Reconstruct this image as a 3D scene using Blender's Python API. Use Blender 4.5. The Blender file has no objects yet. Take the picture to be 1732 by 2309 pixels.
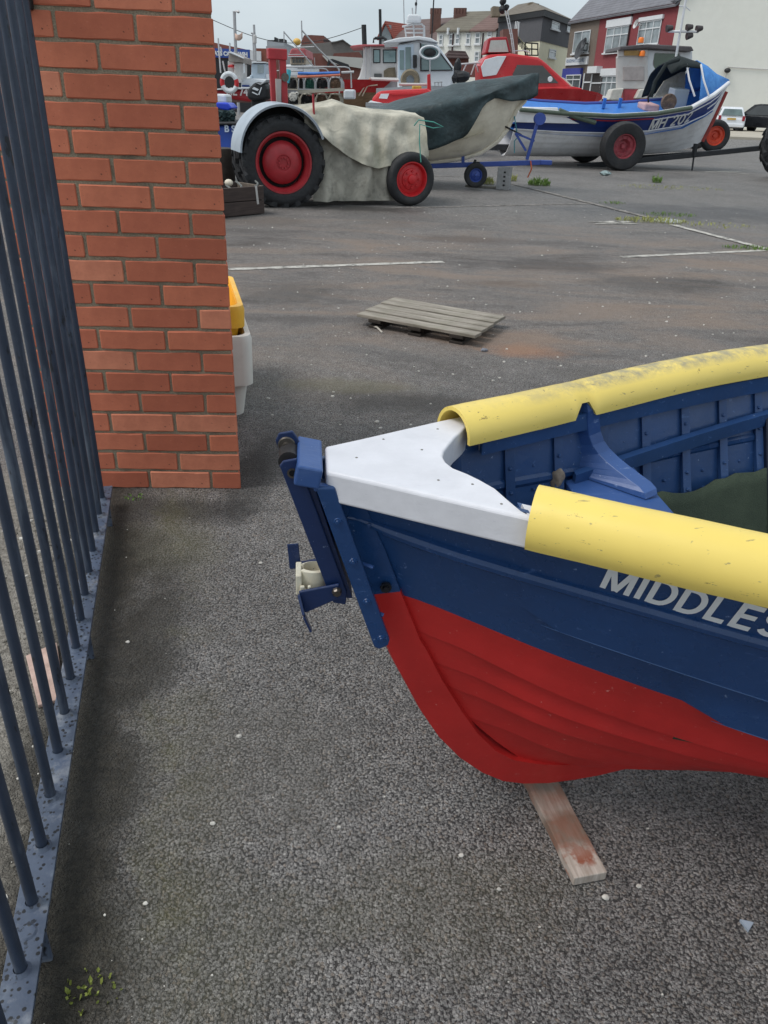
import bpy, bmesh, math, random
from mathutils import Vector, Matrix, noise
V = Vector
R = math.radians
random.seed(7)
sc = bpy.context.scene
COL = sc.collection

# ------------------------------------------------------------------ camera
CF, CP, CR, CH = 1748.13, .4926, .0394, 1.3123        # focal length in photo pixels, pitch down, roll, lens height
CX, CY = 866.0, 1154.5
_f = V((0, math.cos(CP), -math.sin(CP))); _u = V((0, math.sin(CP), math.cos(CP))); _r = V((1, 0, 0))
RT = _r*math.cos(CR) + _u*math.sin(CR)
UP = _u*math.cos(CR) - _r*math.sin(CR)
EYE = V((0, 0, CH))
cam = bpy.data.cameras.new('camera'); camo = bpy.data.objects.new('camera', cam); COL.objects.link(camo)
cam.sensor_fit = 'VERTICAL'; cam.sensor_height = 24; cam.lens = CF/2309*24
cam.clip_start = .02; cam.clip_end = 2000
camo.matrix_world = Matrix((( RT.x, UP.x, -_f.x, 0), (RT.y, UP.y, -_f.y, 0), (RT.z, UP.z, -_f.z, CH), (0, 0, 0, 1)))
sc.camera = camo
sc.render.resolution_x = 768; sc.render.resolution_y = 1024
def ray(x, y): return _f + RT*((x-CX)/CF) - UP*((y-CY)/CF)
def GP(x, y, z=0.):                       # point at height z seen at photo pixel
    d = ray(x, y); return EYE + d*((z-CH)/d.z)
def PX(x, y, Y):                          # point at depth Y seen at photo pixel
    d = ray(x, y); return EYE + d*(Y/d.y)
def PL(x, y, P0, n):
    d = ray(x, y); return EYE + d*(((P0-EYE).dot(n))/d.dot(n))

# ------------------------------------------------------------------ sky and sun (overcast)
w = bpy.data.worlds.new('World'); sc.world = w; w.use_nodes = True
nt = w.node_tree; nt.nodes.clear()
o_ = nt.nodes.new('ShaderNodeOutputWorld'); bg = nt.nodes.new('ShaderNodeBackground'); bg.inputs[1].default_value = .1
sky = nt.nodes.new('ShaderNodeTexSky'); sky.sky_type = 'NISHITA'; sky.sun_disc = False
SUN_EL, SUN_AZ = R(58), R(255)
sky.sun_elevation = SUN_EL; sky.sun_rotation = SUN_AZ; sky.air_density = 1.0; sky.dust_density = 4.0; sky.ozone_density = 1.0
mx = nt.nodes.new('ShaderNodeMix'); mx.data_type = 'RGBA'; mx.inputs[0].default_value = .86
tc = nt.nodes.new('ShaderNodeTexCoord'); mp = nt.nodes.new('ShaderNodeMapping'); mp.inputs['Scale'].default_value = (1, 1, 3.0)
nz = nt.nodes.new('ShaderNodeTexNoise'); nz.inputs['Scale'].default_value = 2.2; nz.inputs['Detail'].default_value = 5
rp = nt.nodes.new('ShaderNodeValToRGB')
rp.color_ramp.elements[0].position = .3; rp.color_ramp.elements[0].color = (3.75, 4.4, 4.85, 1)
rp.color_ramp.elements[1].position = .72; rp.color_ramp.elements[1].color = (5.7, 6.25, 6.55, 1)
L = nt.links.new
L(tc.outputs['Generated'], mp.inputs[0]); L(mp.outputs[0], nz.inputs[0]); L(nz.outputs[0], rp.inputs[0])
L(sky.outputs[0], mx.inputs[6]); L(rp.outputs[0], mx.inputs[7]); L(mx.outputs[2], bg.inputs[0]); L(bg.outputs[0], o_.inputs[0])
sl = bpy.data.lights.new('sun', 'SUN'); sl.energy = 1.3; sl.angle = R(25); sl.color = (1, .97, .93)
so = bpy.data.objects.new('sun', sl); COL.objects.link(so)
sdir = V((math.sin(SUN_AZ)*math.cos(SUN_EL), math.cos(SUN_AZ)*math.cos(SUN_EL), math.sin(SUN_EL)))
so.rotation_euler = sdir.to_track_quat('Z', 'Y').to_euler(); so.location = sdir*30
vs = sc.view_settings; vs.view_transform = 'Standard'; vs.look = 'None'; vs.exposure = .60; vs.gamma = 1; vs.use_curve_mapping = False

# ------------------------------------------------------------------ materials
def srgb(r, g, b):
    return tuple(((c/255/12.92) if c/255 <= .04045 else ((c/255+.055)/1.055)**2.4) for c in (r, g, b)) + (1,)
class NT:
    def __init__(s, name):
        s.m = bpy.data.materials.new(name); s.m.use_nodes = True; s.t = s.m.node_tree
        s.b = s.t.nodes['Principled BSDF']; s.tc = s.t.nodes.new('ShaderNodeTexCoord')
    def n(s, typ, **k):
        nd = s.t.nodes.new(typ)
        for a, v in k.items():
            if a.startswith('i_'):
                key = a[2:]; key = int(key) if key.isdigit() else key
                nd.inputs[key].default_value = v
            else: setattr(nd, a, v)
        return nd
    def l(s, a, b): s.t.links.new(a, b)
    def noise(s, scale, detail=4, rough=.55, vec=None, dist=0):
        nd = s.n('ShaderNodeTexNoise'); nd.inputs['Scale'].default_value = scale; nd.inputs['Detail'].default_value = detail
        nd.inputs['Roughness'].default_value = rough; nd.inputs['Distortion'].default_value = dist
        s.l(vec or s.tc.outputs['Object'], nd.inputs[0]); return nd.outputs[0]
    def vec(s, scale=(1, 1, 1), rot=(0, 0, 0), loc=(0, 0, 0)):
        nd = s.n('ShaderNodeMapping'); nd.inputs['Scale'].default_value = scale; nd.inputs['Rotation'].default_value = rot
        nd.inputs['Location'].default_value = loc; s.l(s.tc.outputs['Object'], nd.inputs[0]); return nd.outputs[0]
    def ramp(s, fac, stops):
        nd = s.n('ShaderNodeValToRGB'); e = nd.color_ramp.elements
        while len(e) > 1: e.remove(e[-1])
        for i, (p, c) in enumerate(stops):
            if not isinstance(c, tuple): c = (c, c, c, 1)
            el = e[0] if i == 0 else e.new(p)
            el.position = p; el.color = c
        s.l(fac, nd.inputs[0]); return nd.outputs[0]
    def mix(s, fac, a, b, mode='MIX'):
        nd = s.n('ShaderNodeMix'); nd.data_type = 'RGBA'; nd.blend_type = mode
        for sock, v in ((0, fac), (6, a), (7, b)):
            if hasattr(v, 'node'): s.l(v, nd.inputs[sock])
            else: nd.inputs[sock].default_value = v
        return nd.outputs[2]
    def math(s, op, a, b=0., clamp=False):
        nd = s.n('ShaderNodeMath'); nd.operation = op; nd.use_clamp = clamp
        for sock, v in ((0, a), (1, b)):
            if hasattr(v, 'node'): s.l(v, nd.inputs[sock])
            else: nd.inputs[sock].default_value = v
        return nd.outputs[0]
    def bump(s, h, strength=.5, dist=.01, prev=None):
        nd = s.n('ShaderNodeBump'); nd.inputs['Strength'].default_value = strength; nd.inputs['Distance'].default_value = dist
        s.l(h, nd.inputs['Height'])
        if prev is not None: s.l(prev, nd.inputs['Normal'])
        return nd.outputs[0]
    def out(s, col=None, rough=None, nrm=None, metal=None):
        for key, v in (('Base Color', col), ('Roughness', rough), ('Normal', nrm), ('Metallic', metal)):
            if v is None: continue
            if hasattr(v, 'node'): s.l(v, s.b.inputs[key])
            else: s.b.inputs[key].default_value = v
        return s.m
def darker(c, k): return tuple(x*k for x in c[:3]) + (1,)
def pm(name, c, rough=.55, var=.25, scale=6, bump=.0, bscale=60, metal=0., dirt=None, damt=.35, dscale=3, spec=None, bdist=.004):
    """painted / plain surface: uneven tone, optional dirt patches, optional fine relief"""
    N = NT(name)
    if len(c) == 3: c = srgb(*c)
    n1 = N.noise(scale, 5, .6)
    col = N.mix(N.ramp(n1, [(.3, 0.), (.7, 1.)]), darker(c, 1-var), darker(c, 1+var*.5))
    if dirt:
        d = dirt if len(dirt) == 4 else srgb(*dirt)
        n2 = N.noise(dscale, 8, .68, dist=.4)
        col = N.mix(N.ramp(n2, [(.62-damt*.45, 0.), (.74, damt*1.6 if damt < .6 else 1.)]), col, d)
    nrm = None
    if bump: nrm = N.bump(N.noise(bscale, 6, .6), bump, bdist)
    rr = N.ramp(N.noise(scale*2.3, 4), [(.3, max(.02, rough-.1)), (.7, min(1, rough+.1))])
    m = N.out(col, rr, nrm, metal)
    if spec is not None: N.b.inputs['Specular IOR Level'].default_value = spec
    return m
def glass(name, c=(60, 75, 80), rough=.08):
    N = NT(name); n1 = N.noise(1.3, 3)
    N.b.inputs['Specular IOR Level'].default_value = .8
    return N.out(N.mix(N.ramp(n1, [(.35, 0.), (.65, 1.)]), darker(srgb(*c), .6), srgb(*c)), rough)

# ------------------------------------------------------------------ mesh helpers
def frame(axis, up=V((0, 0, 1))):
    z = axis.normalized(); x = up.cross(z)
    if x.length < 1e-4: x = V((1, 0, 0)).cross(z)
    x.normalize(); return x, z.cross(x), z
class MB:
    def __init__(s): s.v = []; s.f = []; s.mi = []
    def add(s, vs, fs, m=0):
        o = len(s.v); s.v += [V(q) for q in vs]; s.f += [tuple(i+o for i in f) for f in fs]; s.mi += [m]*len(fs); return s
    def box(s, c, d, M=None, m=0):
        c = V(c); h = V(d)/2
        vs = [V((x, y, z)) for x in (-h.x, h.x) for y in (-h.y, h.y) for z in (-h.z, h.z)]
        vs = [c + (M @ q if M else q) for q in vs]
        return s.add(vs, [(0, 1, 3, 2), (4, 6, 7, 5), (0, 4, 5, 1), (2, 3, 7, 6), (0, 2, 6, 4), (1, 5, 7, 3)], m)
    def beam(s, a, b, w_, h_, up=V((0, 0, 1)), m=0, w2=None, h2=None):
        a, b = V(a), V(b); x, y, z = frame(b-a, V(up)); vs = []
        for p, ww, hh in ((a, w_, h_), (b, w2 or w_, h2 or h_)):
            for i, j in ((-1, -1), (1, -1), (1, 1), (-1, 1)): vs.append(p + x*ww/2*i + y*hh/2*j)
        return s.add(vs, [(3, 2, 1, 0), (4, 5, 6, 7), (0, 1, 5, 4), (1, 2, 6, 5), (2, 3, 7, 6), (3, 0, 4, 7)], m)
    def tube(s, pts, r, n=8, m=0, caps=True):
        pts = [V(p) for p in pts]; rows = []; prev = None
        for i, p in enumerate(pts):
            d = (pts[min(i+1, len(pts)-1)] - pts[max(i-1, 0)]).normalized()
            if prev is None: x, y, _ = frame(d)
            else:
                x = (prev - d*prev.dot(d)).normalized(); y = d.cross(x)
            prev = x; rr = r[i] if isinstance(r, (list, tuple)) else r
            rows.append([p + (x*math.cos(2*math.pi*k/n) + y*math.sin(2*math.pi*k/n))*rr for k in range(n)])
        return s.loft(rows, True, m, caps)
    def loft(s, rows, closed=False, m=0, caps=False):
        n = len(rows[0]); vs = [q for r in rows for q in r]; fs = []
        for i in range(len(rows)-1):
            for j in range(n if closed else n-1):
                a, b = i*n+j, i*n+(j+1) % n; fs.append((a, b, b+n, a+n))
        if caps: fs += [tuple(range(n-1, -1, -1)), tuple((len(rows)-1)*n+j for j in range(n))]
        return s.add(vs, fs, m)
    def lathe(s, prof, c, axis, n=24, m=0, a0=0, a1=2*math.pi, up=V((0, 0, 1))):
        c = V(c); x, y, z = frame(V(axis), up); full = abs(a1-a0-2*math.pi) < 1e-6
        k = n if full else n+1; rows = []
        for i in range(k):
            a = a0 + (a1-a0)*i/n; d = x*math.cos(a) + y*math.sin(a)
            rows.append([c + d*r + z*h for r, h in prof])
        if full: rows.append(rows[0])
        return s.loft(rows, False, m)
    def prism(s, pts, off, m=0):
        """polygon (3-d points) pushed along off"""
        pts = [V(p) for p in pts]; off = V(off); n = len(pts)
        return s.add(pts + [p+off for p in pts], [tuple(range(n-1, -1, -1)), tuple(range(n, 2*n))] + [(i, (i+1) % n, n+(i+1) % n, n+i) for i in range(n)], m)
    def sphere(s, c, r, nu=10, nv=6, sc_=(1, 1, 1), m=0):
        c = V(c); rows = []
        for i in range(nv+1):
            t = math.pi*i/nv
            rows.append([c + V((math.sin(t)*math.cos(2*math.pi*j/nu)*sc_[0], math.sin(t)*math.sin(2*math.pi*j/nu)*sc_[1], math.cos(t)*sc_[2]))*r for j in range(nu)])
        return s.loft(rows, True, m)
    def jitter(s, a, fr=3.):
        for i, q in enumerate(s.v): s.v[i] = q + noise.noise_vector(q*fr)*a
        return s
    def mesh(s, name, inv=None):
        me = bpy.data.meshes.new(name)
        me.from_pydata([tuple(inv @ q) if inv else tuple(q) for q in s.v], [], s.f)
        for p, k in zip(me.polygons, s.mi): p.material_index = k
        return me
def tag(o, label=None, cat=None, group=None, kind=None):
    for k, v in (('label', label), ('category', cat), ('group', group), ('kind', kind)):
        if v: o[k] = v
    return o
def thing(name, label, cat, loc=(0, 0, 0), rz=0, group=None):
    o = bpy.data.objects.new(name, None); COL.objects.link(o); o.location = loc; o.rotation_euler = (0, 0, rz); o.empty_display_size = .1
    return tag(o, label, cat, group)
def rmat(o):
    M = Matrix.Translation(o.location) @ o.rotation_euler.to_matrix().to_4x4()
    return M
def root(o):
    while o.parent: o = o.parent
    return o
def part(name, mb, mats, parent=None, smooth=False, bevel=0, world=False, kind=None, label=None, seg=2, angle=35, recalc=True):
    inv = rmat(root(parent)).inverted() if (world and parent) else None
    me = mb.mesh(name, inv)
    bm = bmesh.new(); bm.from_mesh(me)
    bmesh.ops.remove_doubles(bm, verts=bm.verts, dist=1e-5)
    if recalc: bmesh.ops.recalc_face_normals(bm, faces=bm.faces)
    bm.to_mesh(me); bm.free()
    for m in (mats if isinstance(mats, (list, tuple)) else [mats]): me.materials.append(m)
    if smooth: me.polygons.foreach_set('use_smooth', [True]*len(me.polygons))
    o = bpy.data.objects.new(name, me); COL.objects.link(o)
    if parent: o.parent = parent
    if bevel:
        b = o.modifiers.new('bevel', 'BEVEL'); b.width = bevel; b.segments = seg; b.limit_method = 'ANGLE'; b.angle_limit = R(angle)
    if smooth:
        try: me.set_sharp_from_angle(angle=R(angle))
        except Exception: pass
    return tag(o, label, None, None, kind)
def solo(name, mb, mats, label, cat, group=None, **k):
    return tag(part(name, mb, mats, None, **k), label, cat, group)
def struct(name, mb, mats, **k): return tag(part(name, mb, mats, None, **k), kind='structure')
def copy_tree(o, parent=None, **kw):
    c = o.copy(); COL.objects.link(c); c.parent = parent
    for ch in list(o.children): copy_tree(ch, c)
    for k, v in kw.items(): c[k] = v
    return c
def text_mesh(txt, size, M, bold=.0, extrude=.002, xs=1., sp=1.):
    cu = bpy.data.curves.new('t', 'FONT'); cu.body = txt; cu.size = size; cu.extrude = extrude; cu.offset = bold; cu.space_character = sp
    ob = bpy.data.objects.new('t', cu); COL.objects.link(ob); dg = bpy.context.evaluated_depsgraph_get(); dg.update()
    me = bpy.data.meshes.new_from_object(ob.evaluated_get(dg)); bpy.data.objects.remove(ob); bpy.data.curves.remove(cu)
    bm = bmesh.new(); bm.from_mesh(me); bmesh.ops.triangulate(bm, faces=bm.faces); bmesh.ops.subdivide_edges(bm, edges=[e for e in bm.edges if e.calc_length() > size*.12], cuts=3, use_grid_fill=True); bmesh.ops.triangulate(bm, faces=bm.faces); bm.to_mesh(me); bm.free()
    for v in me.vertices:
        q = V((v.co.x*xs, v.co.y, v.co.z)); v.co = M(q) if callable(M) else M @ q
    return me
def text_part(name, me, mat, parent, label=None):
    me.materials.clear(); me.materials.append(mat)
    o = bpy.data.objects.new(name, me); COL.objects.link(o); o.parent = parent
    return tag(o, label)
def _arc(cx, cy, rx, ry, a0, a1, n=12): return [(cx+rx*math.cos(R(a0+(a1-a0)*k/n)), cy+ry*math.sin(R(a0+(a1-a0)*k/n))) for k in range(n+1)]
GLY = {'M': (.86, [[(.08, 0), (.08, 1)], [(.10, .98), (.43, .02)], [(.43, .02), (.76, .98)], [(.78, 1), (.78, 0)]]), 'I': (.24, [[(.12, 0), (.12, 1)]]),
       'D': (.72, [[(.08, 0), (.08, 1)], [(.08, .92)] + _arc(.30, .5, .34, .42, 90, -90) + [(.08, .08)]]), 'L': (.58, [[(.08, 1), (.08, 0)], [(.08, .08), (.54, .08)]]),
       'E': (.62, [[(.08, 1), (.08, 0)], [(.08, .08), (.58, .08)], [(.08, .52), (.54, .52)], [(.08, .92), (.58, .92)]]),
       'S': (.68, [_arc(.33, .715, .24, .205, 25, 265) + _arc(.33, .285, .26, .215, 85, -160)]), 'H': (.74, [[(.08, 0), (.08, 1)], [(.66, 0), (.66, 1)], [(.08, .5), (.66, .5)]]),
       '2': (.64, [_arc(.31, .69, .23, .23, 170, -35) + [(.09, .09)], [(.06, .08), (.58, .08)]]), '0': (.66, [_arc(.33, .5, .25, .42, 0, 360, 24)]), ' ': (.34, [])}
def sign_mesh(txt, height, M, wid=.17, xs=1., gap=.12):
    """block capitals drawn as flat ribbons, mapped onto a surface by M"""
    m = MB(); x0 = 0.
    for ch in txt:
        adv, strokes = GLY[ch]
        for li, st_ in enumerate(strokes):
            P = []
            for i in range(len(st_)-1):
                a, b = V((*st_[i], 0)), V((*st_[i+1], 0)); n = 1 if len(st_) > 4 else 6
                P += [a.lerp(b, k/n) for k in range(n)]
            P.append(V((*st_[-1], 0))); rows = []
            for i, p in enumerate(P):
                d = (P[min(i+1, len(P)-1)]-P[max(i-1, 0)]).normalized(); nn = V((-d.y, d.x, 0))*wid/2
                rows.append([M(V(((x0+q.x)*xs*height, q.y*height, .0003*li))) for q in (p-nn, p, p+nn)])
            m.loft(rows)
        x0 += adv + gap
    return m.mesh('lettering')
def lerp(x, xs, ys):
    if x <= xs[0]: return ys[0]
    for i in range(len(xs)-1):
        if x <= xs[i+1]:
            t = (x-xs[i])/(xs[i+1]-xs[i]); return ys[i] + (ys[i+1]-ys[i])*t
    return ys[-1]
def sm(x, a, b):
    t = min(1, max(0, (x-a)/(b-a))); return t*t*(3-2*t)
# ================================================================== GROUND
def asphalt():
    N = NT('asphalt'); O = N.tc.outputs['Object']
    sep = N.n('ShaderNodeSeparateXYZ'); N.l(O, sep.inputs[0]); X, Y = sep.outputs[0], sep.outputs[1]
    wv = N.n('ShaderNodeVectorMath', operation='MULTIPLY_ADD')
    nzc = N.n('ShaderNodeTexNoise'); nzc.inputs['Scale'].default_value = 90; nzc.inputs['Detail'].default_value = 2; N.l(O, nzc.inputs[0])
    N.l(nzc.outputs[1], wv.inputs[0]); wv.inputs[1].default_value = (.006, .006, 0); N.l(O, wv.inputs[2])
    def vor(scale, feat='F1'):
        v = N.n('ShaderNodeTexVoronoi', feature=feat); v.inputs['Scale'].default_value = scale; v.inputs['Randomness'].default_value = 1
        v.voronoi_dimensions = '2D'; N.l(wv.outputs[0], v.inputs[0]); return v
    a = vor(165); b = vor(320)
    sepc = N.n('ShaderNodeSeparateColor'); N.l(a.outputs['Color'], sepc.inputs[0]); rnd, rnd2 = sepc.outputs[0], sepc.outputs[1]
    h1 = N.math('MULTIPLY', N.ramp(a.outputs['Distance'], [(.08, 1.), (.36, .72), (.62, 0.)]), N.ramp(rnd2, [(0., .35), (.55, 1.)]))
    h2 = N.ramp(b.outputs['Distance'], [(.05, 1.), (.6, 0.)])
    fine = N.noise(85, 4, .7)
    hh = N.math('ADD', N.math('MULTIPLY', h1, .62), N.math('ADD', N.math('MULTIPLY', h2, .30), N.math('MULTIPLY', fine, 1.05)))
    stone = N.ramp(N.noise(170, 3, .7), [(.28, srgb(100, 98, 97)), (.5, srgb(138, 135, 133)), (.72, srgb(190, 186, 181))])
    stone = N.mix(N.ramp(rnd, [(0., .55), (.5, 0.)]), stone, srgb(74, 71, 68))
    stone = N.mix(N.ramp(rnd2, [(.75, 0.), (1., .45)]), stone, srgb(136, 118, 100))
    binder = srgb(58, 56, 56)
    wear = N.noise(1.7, 4, .6)
    expo = N.ramp(N.math('ADD', hh, N.math('MULTIPLY', wear, .35)), [(.78, 0.), (1.14, 1.)])
    col = N.mix(expo, binder, stone)
    grit = N.noise(17, 6, .82)
    col = N.mix(1., col, N.ramp(grit, [(.30, .64), (.5, 1.0), (.68, 1.38)]), 'MULTIPLY')
    # broad tone changes: damp, silt, algae
    big = N.noise(.55, 5, .62, dist=.8); mid = N.noise(2.6, 5, .68, dist=.4)
    col = N.mix(N.ramp(big, [(.36, .45), (.52, 0.)]), col, N.mix(.55, col, srgb(48, 46, 45)))
    # brown silt in the yard between pillar and tractor (world Y 3.6 .. 10)
    yr = N.n('ShaderNodeMapRange'); yr.inputs[1].default_value = 2.9; yr.inputs[2].default_value = 5.2; N.l(Y, yr.inputs[0])
    yr2 = N.n('ShaderNodeMapRange'); yr2.inputs[1].default_value = 11.; yr2.inputs[2].default_value = 8.; N.l(Y, yr2.inputs[0])
    band = N.math('MULTIPLY', yr.outputs[0], yr2.outputs[0])
    sv = N.vec((.55, 1.5, 1), (0, 0, R(14)))
    sn = N.noise(1.15, 6, .66, vec=sv, dist=.7)
    col = N.mix(N.math('MULTIPLY', band, N.ramp(sn, [(.46, 0.), (.62, .8)])), col, N.mix(.6, col, srgb(158, 136, 118)))
    col = N.mix(N.math('MULTIPLY', band, N.ramp(sn, [(.36, .75), (.46, 0.)])), col, N.mix(.7, col, srgb(50, 47, 46)))
    col = N.mix(N.math('MULTIPLY', band, .34), col, N.mix(.5, col, srgb(118, 96, 82)))
    # rust stain right of the pallet
    def spot(x, y, rx, ry, soft=.6):
        m = N.n('ShaderNodeMapping'); m.vector_type = 'POINT'
        m.inputs['Location'].default_value = (-x/rx, -y/ry, 0); m.inputs['Scale'].default_value = (1/rx, 1/ry, 0)
        N.l(O, m.inputs[0]); ln = N.n('ShaderNodeVectorMath', operation='LENGTH'); N.l(m.outputs[0], ln.inputs[0])
        d = N.math('ADD', ln.outputs['Value'], N.math('MULTIPLY', N.math('SUBTRACT', mid, .5), 1.7))
        return N.ramp(d, [(1-soft, 1.), (1.0, 0.)])
    g = GP(1185, 790); col = N.mix(N.math('MULTIPLY', spot(g.x, g.y, .30, .20), .5), col, srgb(176, 120, 80))
    for px, py, rx, ry, c, am in ((430, 1150, .36, .13, (38, 38, 40), .8), (560, 1080, .10, .42, (48, 46, 44), .7), (900, 905, .55, .2, (50, 48, 46), .75), (760, 870, .55, .15, (118, 112, 84), .5),  # dark spots right of the pillar paint its shadow into the ground colour
                                  (330, 1230, .35, .2, (100, 98, 70), .5), (1380, 860, .3, .3, (90, 84, 74), .4), (300, 1500, .13, .6, (52, 50, 45), .75), (210, 1900, .09, .38, (46, 44, 38), .85), (230, 1330, .12, .3, (60, 57, 44), .7),
                                  (660, 660, .5, .5, (62, 58, 55), .55), (1250, 600, .9, .35, (58, 52, 50), .7), (1150, 640, .5, .22, (128, 108, 92), .55), (1500, 640, .8, .5, (48, 45, 44), .55), (1050, 540, .8, .3, (92, 76, 66), .6),
                                  (800, 470, 1.2, .35, (50, 46, 43), .8), (600, 500, .9, .5, (92, 84, 78), .5), (1600, 480, 2.5, 1.2, (74, 75, 78), .7), (120, 2150, .13, .3, (30, 29, 23), .85), (190, 1700, .10, .35, (40, 38, 31), .7), (450, 2150, .3, .2, (100, 98, 78), .35), (620, 1010, .16, .35, (52, 50, 48), .6), (1170, 770, .6, .3, (150, 124, 104), .55), (1010, 2030, .3, .16, (98, 96, 72), .3), (560, 1720, .35, .3, (104, 100, 92), .4)):
        g = GP(px, py); col = N.mix(N.math('MULTIPLY', spot(g.x, g.y, rx, ry), min(1, am*1.15)), col, N.mix(.72, col, srgb(*c)))
    # bare gritty soil behind and under the railing
    fx, fy = .25, -.968                                   # railing direction
    side = N.math('ADD', N.math('MULTIPLY', X, .968), N.math('MULTIPLY', Y, .25))     # signed distance from railing line
    s0 = -.954*.968 + 2.313*.25
    sd = N.math('ADD', N.math('SUBTRACT', side, s0), N.math('MULTIPLY', N.math('SUBTRACT', mid, .5), .34))
    soil = N.ramp(sd, [(.06, 1.), (.23, 0.)])
    gv = N.noise(55, 5, .7)
    soilc = N.mix(N.ramp(gv, [(.35, 0.), (.7, 1.)]), srgb(30, 28, 23), srgb(66, 61, 51))
    soilc = N.mix(N.ramp(N.math('ADD', sd, .5), [(.34, 1.), (.46, 0.)]), soilc, N.mix(N.ramp(gv, [(.3, 0.), (.65, 1.)]), srgb(84, 79, 70), srgb(164, 158, 148)))
    yl = N.n('ShaderNodeMapRange'); yl.inputs[1].default_value = 2.75; yl.inputs[2].default_value = 2.55; N.l(Y, yl.inputs[0])
    col = N.mix(N.math('MULTIPLY', N.math('MULTIPLY', soil, yl.outputs[0]), .9), col, soilc)
    edgeg = N.math('MULTIPLY', N.ramp(sd, [(.16, 0.), (.24, 1.), (.40, 0.)]), yl.outputs[0])
    col = N.mix(N.math('MULTIPLY', edgeg, N.ramp(mid, [(.45, 0.), (.62, .55)])), col, srgb(96, 92, 56))
    nr = N.bump(hh, 1.0, .0050)
    rough = N.ramp(big, [(.38, .52), (.6, .82)])
    N.b.inputs['Specular IOR Level'].default_value = .38
    return N.out(col, rough, nr)
ASPH = asphalt()
g = MB()
xs = [-600, -80, -20, -6, -2, 0, 2, 6, 20, 80, 600]; ys = [-40, -4, 0, 2, 4, 8, 16, 40, 100, 300, 1200]
g.loft([[V((x, y, 0)) for x in xs] for y in ys])
struct('ground', g, ASPH)

# painted lines, worn
def worn_paint(name, c, keep=.5):
    N = NT(name); n1 = N.noise(9, 8, .75); n2 = N.noise(55, 4, .7)
    wearf = N.math('ADD', N.math('MULTIPLY', n1, .7), N.math('MULTIPLY', n2, .3))
    col = N.mix(N.ramp(wearf, [(keep-.06, 1.), (keep+.06, 0.)]), srgb(*c), srgb(74, 71, 68))
    return N.out(col, .8, N.bump(n2, .3, .003))
LINE_W = worn_paint('worn_white_line_paint', (184, 180, 172), .46)
LINE_F = worn_paint('very_worn_line_paint', (146, 140, 134), .50)
def strip(name, pa, pb, wdt, mat, z=.004):
    a, b = GP(*pa), GP(*pb); d = (b-a).normalized(); n = V((-d.y, d.x, 0)); m = MB(); k = 24; rows = []
    for i in range(k+1):
        p = a.lerp(b, i/k) + n*noise.noise(V((i*.7, a.x, a.y)))*.006; p.z = z
        ww = wdt*(1+.18*noise.noise(V((i*1.3, a.y, 3))))
        rows.append([p-n*ww/2, p+n*ww/2])
    return struct(name, m.loft(rows), mat)
strip('bay_line', (515, 608), (1000, 591), .085, LINE_W)
strip('bay_line', (1400, 580), (1745, 564), .085, LINE_W)
strip('bay_line', (880, 470), (1335, 459), .08, LINE_F)
strip('bay_line', (975, 397), (1110, 399), .10, LINE_F)
strip('aisle_line', (1150, 414), (1462, 491), .10, LINE_F, .008)
strip('aisle_line', (1517, 508), (1760, 571), .10, LINE_W, .008)
strip('bay_line', (1590, 388), (1668, 387), .12, LINE_W)
strip('bay_line', (1640, 389), (1690, 394), .12, LINE_W, .008)
# bay number 16 painted on the ground, read from the far side of the bay
c1 = GP(1312, 500)
def numM(q):                                            # text x runs away from the camera, text up runs to the left
    a = GP(1440, 508); up = (GP(1345, 508)-a).normalized(); ri = V((-up.y, up.x, 0)); ri = -ri if ri.y < 0 else ri
    p = a + ri*(q.x) + up*(q.y*2.3); p.z = .006 + q.z; return p
nm = text_mesh('16', .33, numM, .012, 0, 1.0)
o = bpy.data.objects.new('bay_number', nm); COL.objects.link(o); nm.materials.clear(); nm.materials.append(LINE_W); tag(o, kind='structure')

# ================================================================== BRICK PILLAR
def brick_mat():
    N = NT('red_facing_brick'); oi = N.n('ShaderNodeObjectInfo')
    base = N.ramp(oi.outputs['Random'], [(0., srgb(172, 94, 70)), (.25, srgb(204, 120, 90)), (.5, srgb(188, 106, 80)), (.8, srgb(208, 124, 94)), (1., srgb(218, 142, 112))])
    col = N.mix(N.ramp(N.noise(14, 6, .7), [(.35, .0), (.75, .45)]), base, srgb(150, 78, 62))
    col = N.mix(N.ramp(N.noise(160, 3, .6), [(.62, 0.), (.75, .35)]), col, srgb(204, 134, 110))
    col = N.mix(N.ramp(N.noise(120, 2), [(.70, 0.), (.76, .8)]), col, srgb(62, 34, 30))
    n = N.math('ADD', N.noise(220, 5, .7), N.math('MULTIPLY', N.noise(35, 4), .8))
    return N.out(col, .88, N.bump(n, .35, .002))
BRICK = brick_mat()
def mortar_mat():
    N = NT('mortar'); n = N.noise(190, 5, .75); n2 = N.noise(9, 5)
    col = N.mix(N.ramp(n, [(.35, 0.), (.65, 1.)]), srgb(122, 112, 94), srgb(176, 164, 142))
    col = N.mix(N.ramp(n2, [(.5, 0.), (.72, .6)]), col, srgb(66, 60, 52))
    return N.out(col, .95, N.bump(n, .9, .004))
MORT = mortar_mat()
PA = .0634; PC = V((-.5372, 2.5824, 0))
pil = thing('brick_pillar', 'red brick gate pillar with recessed mortar joints beside the blue railing', 'pillar', (PC.x, PC.y, 0), PA)
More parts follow.
